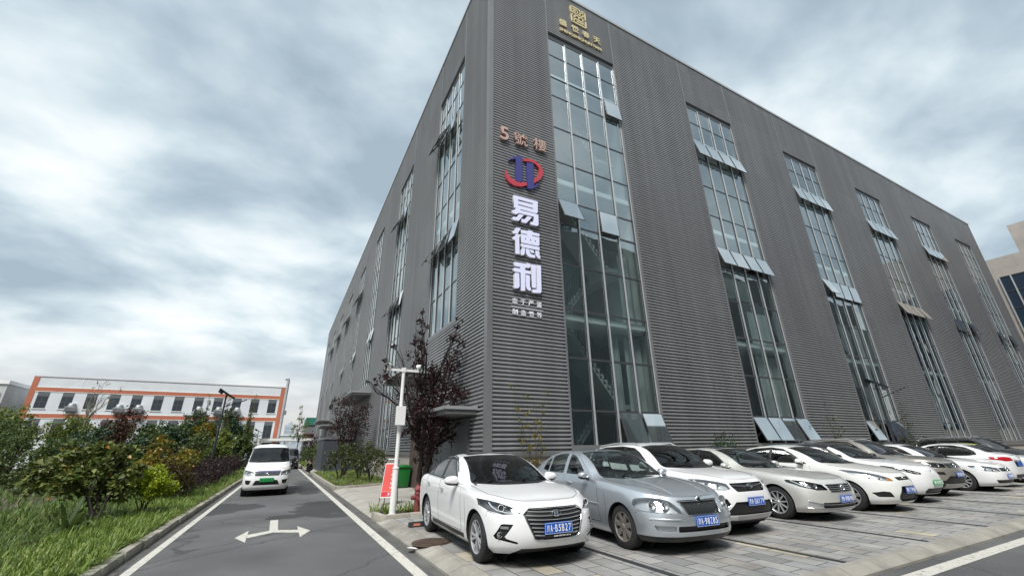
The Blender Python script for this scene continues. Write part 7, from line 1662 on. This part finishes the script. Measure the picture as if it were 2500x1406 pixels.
# saplings and bushes against the front
for k, (x, h, n, lab) in enumerate(((1.15, 3.15, 520, 'thin sapling with sparse russet leaves beside the corner glass strip'), (17.6, 3.2, 420, 'thin sapling against the ribbed wall left of the solar lamp behind the cars'), (24.9, 4.1, 420, 'tall thin sapling right of the solar lamp behind the cars'))):
    g = np.random.default_rng(50 + k); cl = []
    for s in range(5):
        xo = g.uniform(-.75, .75); hh = h * g.uniform(.7, 1.02)
        for t in (.35, .5, .65, .8, .97): cl.append((x + xo * t * 1.1, -.62 + g.uniform(-.15, .15), .2 + hh * t, .20 - .08 * t))
    plant('sapling', lab, 'sapling', (x, -.6, .16), cl, n, .07, M['lf_autumn'] if k == 0 else M['lf_shrub'], M['bark'], 4, .016, group='saplings along the front wall', seed=60 + k, spread=.06, trunk_h=.4)
plant('round_bush', 'dark green rounded bush behind the small white SUV', 'bush', (9.4, -.75, .16), [(9.3, -.75, 1.35, .62), (8.85, -.75, 1.25, .45), (9.95, -.75, 1.25, .5), (9.4, -.8, 1.75, .38), (9.1, -.7, .8, .5), (9.8, -.7, .8, .5)], 2600, .07, M['lf_dark'], M['bark_dark'], 4, .03, group='bushes along the front wall', seed=70, trunk_h=.4)
plant('round_bush', 'dark green low bush behind the white family saloon', 'bush', (25.4, -.7, .16), [(25.2, -.7, 1.2, .7), (26.1, -.7, 1.4, .6), (24.6, -.7, 1.1, .5)], 1200, .10, M['lf_dark'], M['bark_dark'], 4, .03, group='bushes along the front wall', seed=71, trunk_h=.4)
# left bed, near shrubs
S1 = [(-10.06, 2.87, 1.24, 0.36), (-9.58, 2.45, 1.5, 0.36), (-9.29, 2.87, 1.63, 0.34), (-8.74, 2.61, 1.57, 0.28), (-10.04, 2.6, 0.99, 0.26), (-9.17, 2.12, 1.15, 0.38), (-8.84, 2.88, 1.1, 0.38), (-9.33, 1.91, 0.95, 0.28), (-8.31, 2.15, 1.2, 0.2), (-8.5, 2.33, 0.83, 0.28), (-8.93, 2.68, 0.75, 0.31)]
plant('broadleaf_shrub', 'large broad-leaved shrub with bare stems at the left front of the bed', 'shrub', (-8.75, 2.05, .1), S1, 3300, .118, M['lf_big'], M['bark'], 5, .026, seed=80, twigs=1.4, up=.9, aspect=.72, spread=.11, twigtubes=2, trunk_h=.62, edge=.35)
S2 = [(-8.40, 2.9, 1.04, 0.24), (-8.15, 3.2, 1.06, 0.27), (-7.86, 2.9, 0.92, 0.24), (-7.72, 3.3, 0.72, 0.2), (-8.04, 3.0, 0.75, 0.28), (-8.35, 3.1, 0.78, 0.24)]
plant('golden_bush', 'bright yellow-green compact bush between the broad-leaved shrub and the kerb', 'bush', (-8.15, 3.0, .1), S2, 4800, .058, M['lf_gold'], M['bark_dark'], 6, .016, seed=82, up=.8, aspect=.6, spread=.08, twigtubes=1, trunk_h=.4, edge=.3)
S3 = [(-9.18, 8.05, 1.68, 0.34), (-8.87, 7.26, 1.94, 0.26), (-8.52, 7.95, 1.4, 0.44), (-8.94, 6.86, 1.18, 0.48), (-8.38, 6.95, 1.03, 0.52), (-8.09, 7.63, 1.26, 0.36), (-9.43, 7.54, 1.3, 0.3), (-7.98, 7.39, 1.46, 0.2), (-8.43, 7.27, 0.6, 0.42), (-8.05, 7.67, 0.73, 0.31), (-9.17, 7.41, 0.79, 0.36)]
plant('autumn_bush', 'tall bush with yellow and orange leaves behind the golden bush', 'bush', (-8.7, 7.4, .1), S3, 3400, .105, M['lf_autumn'], M['bark'], 5, .03, seed=84, up=.7, aspect=.62, spread=.12, twigtubes=2, trunk_h=.5, edge=.4)
plant('yellow_shrub', 'small bright yellow shrub behind the autumn bush beside the dark hedge', 'shrub', (-8.9, 11.2, .1), [(-8.75, 11.2, 1.5, .28), (-8.5, 11.3, 1.3, .25), (-8.9, 11.0, 1.15, .3)], 700, .075, M['lf_gold'], M['bark'], 4, .015, seed=86, trunk_h=.5)
# dark purple hedge along the kerb: a row of clipped shrubs
hx = np.random.default_rng(90)
for k in range(13):
    y = 6.6 + k * 1.45; cx = -8.25 + .0125 * y + hx.uniform(-.08, .08)
    cl = [(cx + hx.uniform(-.3, .3), y + hx.uniform(-.6, .6), hx.uniform(.55, 1.12), hx.uniform(.34, .48)) for _ in range(7)]
    plant('hedge_shrub', 'dark purple clipped shrub in the long hedge along the left kerb', 'hedge', (cx, y, .1), cl, 2000 if k < 6 else 1200, .05 if k < 4 else .07, M['lf_hedge'], M['bark_dark'], 4, .018, group='dark purple hedge along the left kerb', seed=91 + k, spread=.1, trunk_h=.32, edge=.35)
# trees and tall shrubs between the bed and the hall
def bush_clumps(x, y, h, w, g, n=9, z0=.5):
    out = []
    for i in range(n):
        t = g.uniform(0, 1); z = z0 + (h - z0) * t; rr = w * (1 - .55 * t ** 1.5); a = g.uniform(0, 2 * PI); out.append((x + math.cos(a) * rr * .6, y + math.sin(a) * rr * .6, z, w * g.uniform(.32, .5)))
    out.append((x, y, h - w * .25, w * .34)); return out
bgl = [(-23.6, 30, 4.2, 2.2, 'dark', 'dark evergreen tree at the far left edge'), (-21.0, 29, 3.8, 1.7, 'light', 'light green tree beside the dark evergreen at the far left'), (-19.3, 31, 3.4, 1.9, 'light', 'pale green spreading tree left of the bare-branched tree'), (-17.4, 33, 3.0, 1.8, 'dark', 'dark evergreen shrub below the bare-branched tree'),
       (-16.2, 32, 3.9, 1.7, 'rust', 'rust-brown tree in front of the white hall'), (-14.6, 33, 3.4, 1.5, 'mid', 'olive green tree right of the rust-brown tree'), (-13.2, 34, 3.3, 1.6, 'mid', 'green tree in the middle of the bed before the hall'), (-12.0, 35, 3.9, 1.7, 'dark', 'dark tall evergreen in the middle of the bed'),
       (-10.9, 33, 3.2, 1.4, 'autumn', 'brownish green tree behind the solar lamp post'), (-9.7, 36, 4.4, 1.5, 'dark', 'dark cypress-like evergreen right of the solar lamp post'), (-8.7, 38, 3.9, 1.4, 'dark', 'dark evergreen nearest the far gate'), (-8.1, 32, 2.5, 1.1, 'mid', 'mid green shrub before the far gate'),
       (-10.2, 24, 2.4, 1.2, 'mid', 'mid green shrub just behind the hedge by the lamp post'), (-12.2, 22, 2.3, 1.3, 'mid', 'green shrub behind the autumn bush'), (-14.8, 21, 2.2, 1.4, 'dark', 'dark green shrub left of the autumn bush'), (-12.0, 27, 2.7, 1.4, 'dark', 'dark green shrub behind the middle of the bed'), (-9.3, 28, 2.6, 1.2, 'light', 'light green shrub beyond the hedge near the road'),
       (-17.6, 20, 2.7, 1.5, 'mid', 'olive green thicket on the left of the bed'), (-19.6, 17, 3.0, 1.6, 'dark', 'dark green thicket at the left edge of the bed'), (-15.6, 15, 2.2, 1.3, 'mid', 'green shrub behind the broad-leaved shrub'), (-13.4, 13, 1.7, 1.1, 'mid', 'low green shrub behind the broad-leaved shrub'), (-17.8, 10, 2.4, 1.3, 'mid', 'mid green shrub at the left frame edge'), (-11.2, 14.5, 1.7, 1.0, 'dark', 'low dark shrub behind the autumn bush'), (-15.2, 6.5, 2.2, .8, 'light', 'pale shrub cut by the left frame edge'), (-26, 34, 4.0, 2.4, 'dark', 'dark evergreen mass outside the left frame edge'),
       (-20.2, 24, 3.3, 1.7, 'light', 'light green loose tree near the left edge'), (-16.0, 26, 2.8, 1.5, 'dark', 'dark green tree below the rust-brown tree'), (-22.4, 21, 3.0, 1.8, 'mid', 'green tree at the left edge below the pale workshop')]
bgl += [(-22.0, 42, 3.6, 2.2, 'dark', 'dark tree low against the left end of the hall'), (-18.6, 43, 3.5, 2.0, 'mid', 'green tree against the hall wall left of centre'), (-15.4, 43, 3.6, 1.9, 'dark', 'dark tree against the middle of the hall wall'), (-12.4, 44, 3.9, 2.0, 'dark', 'dark tree against the hall wall behind the larch-like trees'), (-9.6, 45, 3.8, 1.8, 'mid', 'green tree against the right part of the hall wall')]
for k, (x, y, h, w, kind, lab) in enumerate(bgl):
    g = np.random.default_rng(120 + k); big = y > 25
    plant('background_tree' if h > 2.9 else 'background_shrub', lab, 'tree' if h > 2.9 else 'shrub', (x, y, .1), bush_clumps(x, y, h * 1.1, w * 1.08, g, 14), 3000 if big else 2600, .19 if big else .125, M['lf_' + kind], M['bark_dark'], 2, .06, group='trees and shrubs in front of the factory hall', seed=130 + k, trunk_h=h * .3, edge=.4)
for k, (x, y, h, lab) in enumerate(((-11.6, 34, 6.3, 'tall thin larch-like tree left of the solar lamp head'), (-9.9, 33.5, 5.9, 'thin larch-like tree just right of the solar lamp head'), (-8.3, 37, 6.8, 'tall thin yellowing tree before the right end of the hall'))):
    g = np.random.default_rng(160 + k); cl = [(x + g.normal() * .10, y + g.normal() * .1, h * t, .17 + .75 * (1 - t) * g.uniform(.6, 1.1)) for t in np.linspace(.42, 1, 11)]
    plant('larch_tree', lab, 'tree', (x, y, .1), cl, 750, .13, M['lf_light'], M['bark'], 1, .055, group='thin larch-like trees before the hall', seed=170 + k, twigtubes=3, trunk_h=h * .42, edge=.8)
g = np.random.default_rng(180)
cl = [(-19.4 + g.normal() * .45, 36 + g.normal() * .3, z, .34) for z in np.linspace(4.6, 7.3, 12)]
plant('bare_tree', 'thin bare-branched tree in front of the left part of the hall', 'tree', (-19.9, 36, .1), cl, 130, .12, M['lf_autumn'], M['bark_pale'], 1, .075, seed=181, twigtubes=6, trunk_h=4.0)
t = empty('plant_stake', (-13.0, 14.2, .1), 0, 'pale leaning stake standing among the shrubs left of the autumn bush', 'stake')
b = MB(); b.tube([(0, 0, 0), (.12, 0, 2.0)], .03, 6); b.build('stake', M['bark_pale'], t)

# ground cover: arching blades
def tufts(name, C, nb, L, W, m, seed, lean=None, kind='stuff'):
    g = np.random.default_rng(seed); N = len(C); P = np.repeat(C, nb, 0); K = len(P)
    a = g.uniform(0, 2 * PI, K); out = np.stack([np.cos(a), np.sin(a), np.zeros(K)], 1); ln = (L * g.uniform(.55, 1.3, K))[:, None]; sp = g.uniform(.25, 1.0, K)[:, None]
    if lean is not None: out = unit(out + np.array(lean) * g.uniform(.3, 1.1, (K, 1)))
    w = np.cross(out, np.array([0, 0, 1.0])) * (W * g.uniform(.7, 1.3, K))[:, None]; P = P + out * .02 + g.normal(size=(K, 3)) * np.array([.03, .03, 0]); up = np.array([0, 0, 1.0])
    rows = []
    for t, wd in ((0, .6), (.4, 1.0), (.75, .8), (1.0, .12)):
        c = P + out * ln * sp * t + up * ln * (t * 1.0 - t * t * sp * .95); rows += [c - w * wd, c + w * wd]
    V = np.stack(rows, 1).reshape(-1, 3); i = np.arange(K) * 8
    F = np.stack([np.stack([i + 2 * j, i + 2 * j + 1, i + 2 * j + 3, i + 2 * j + 2], 1) for j in range(3)], 1).reshape(-1)
    o = quads(name, V, F, m); 
    if kind: o['kind'] = kind
    return o
g = np.random.default_rng(200)
def scatter(n, x0, x1, y0, y1, z):
    return np.stack([g.uniform(x0, x1, n), g.uniform(y0, y1, n), np.full(n, z)], 1)
C1 = scatter(1500, -1.35, 0, -6, 12, .12); C1[:, 0] += -7.36 + .0125 * C1[:, 1]
tufts('grass', C1, 16, .28, .0065, M['grass'], 201, lean=(.5, -.2, 0))
C2 = scatter(900, -4.2, -1.3, -6, 10, .11); C2[:, 0] += -7.36
tufts('grass', C2, 14, .33, .008, M['grass_dry'], 202)
C3 = scatter(1300, -1.2, 0, 12, 60, .12); C3[:, 0] += -7.36 + .0125 * C3[:, 1]
tufts('grass', C3, 8, .36, .012, M['grass'], 203, lean=(.4, 0, 0))
C4 = scatter(2600, -34, -9.5, -2, 34, .11)
tufts('ground_cover', C4, 9, .42, .014, M['grass_dry'], 204)
C5 = scatter(700, -2.88, -.05, 9.4, 24.3, .15); C5 = C5[(C5[:, 1] > 9.3 + (C5[:, 0] + 2.5) * .42)]
tufts('grass', C5, 14, .20, .006, M['grass'], 205)
C6 = scatter(260, -2.9, -2.0, 32.6, 60, .15); tufts('grass', C6, 8, .3, .012, M['grass'], 206)
C7 = scatter(300, -.1, 30, -.9, -.1, .17); tufts('grass', C7, 9, .18, .007, M['grass_dry'], 207)
for (x, y, s, lab) in ((-2.93, .05, 206, 'striped lily tuft left of the white camera pole'), (-2.28, -.10, 208, 'striped lily tuft right of the white camera pole')):
    cc = np.array([[x - x + dx_, dy_, 0] for dx_, dy_ in ((0, 0), (.16, .1), (-.08, .2), (.2, -.12))]); o = tufts('lily_tuft', cc, 26, .34, .009, M['grass'], s, kind=None); o.location = (x, y, .15); tag(o, lab, 'lily', 'lily tufts in the corner planter')
# broad-bladed plant at the front of the bed
cc = np.array([[0, 0, 0], [.05, .08, 0], [-.07, .03, 0]]); o = tufts('fern_clump', cc, 9, .75, .045, M['lf_mid'], 210, kind=None); o.location = (-8.75, .75, .11); tag(o, 'broad-bladed green plant at the foot of the large broad-leaved shrub', 'plant')
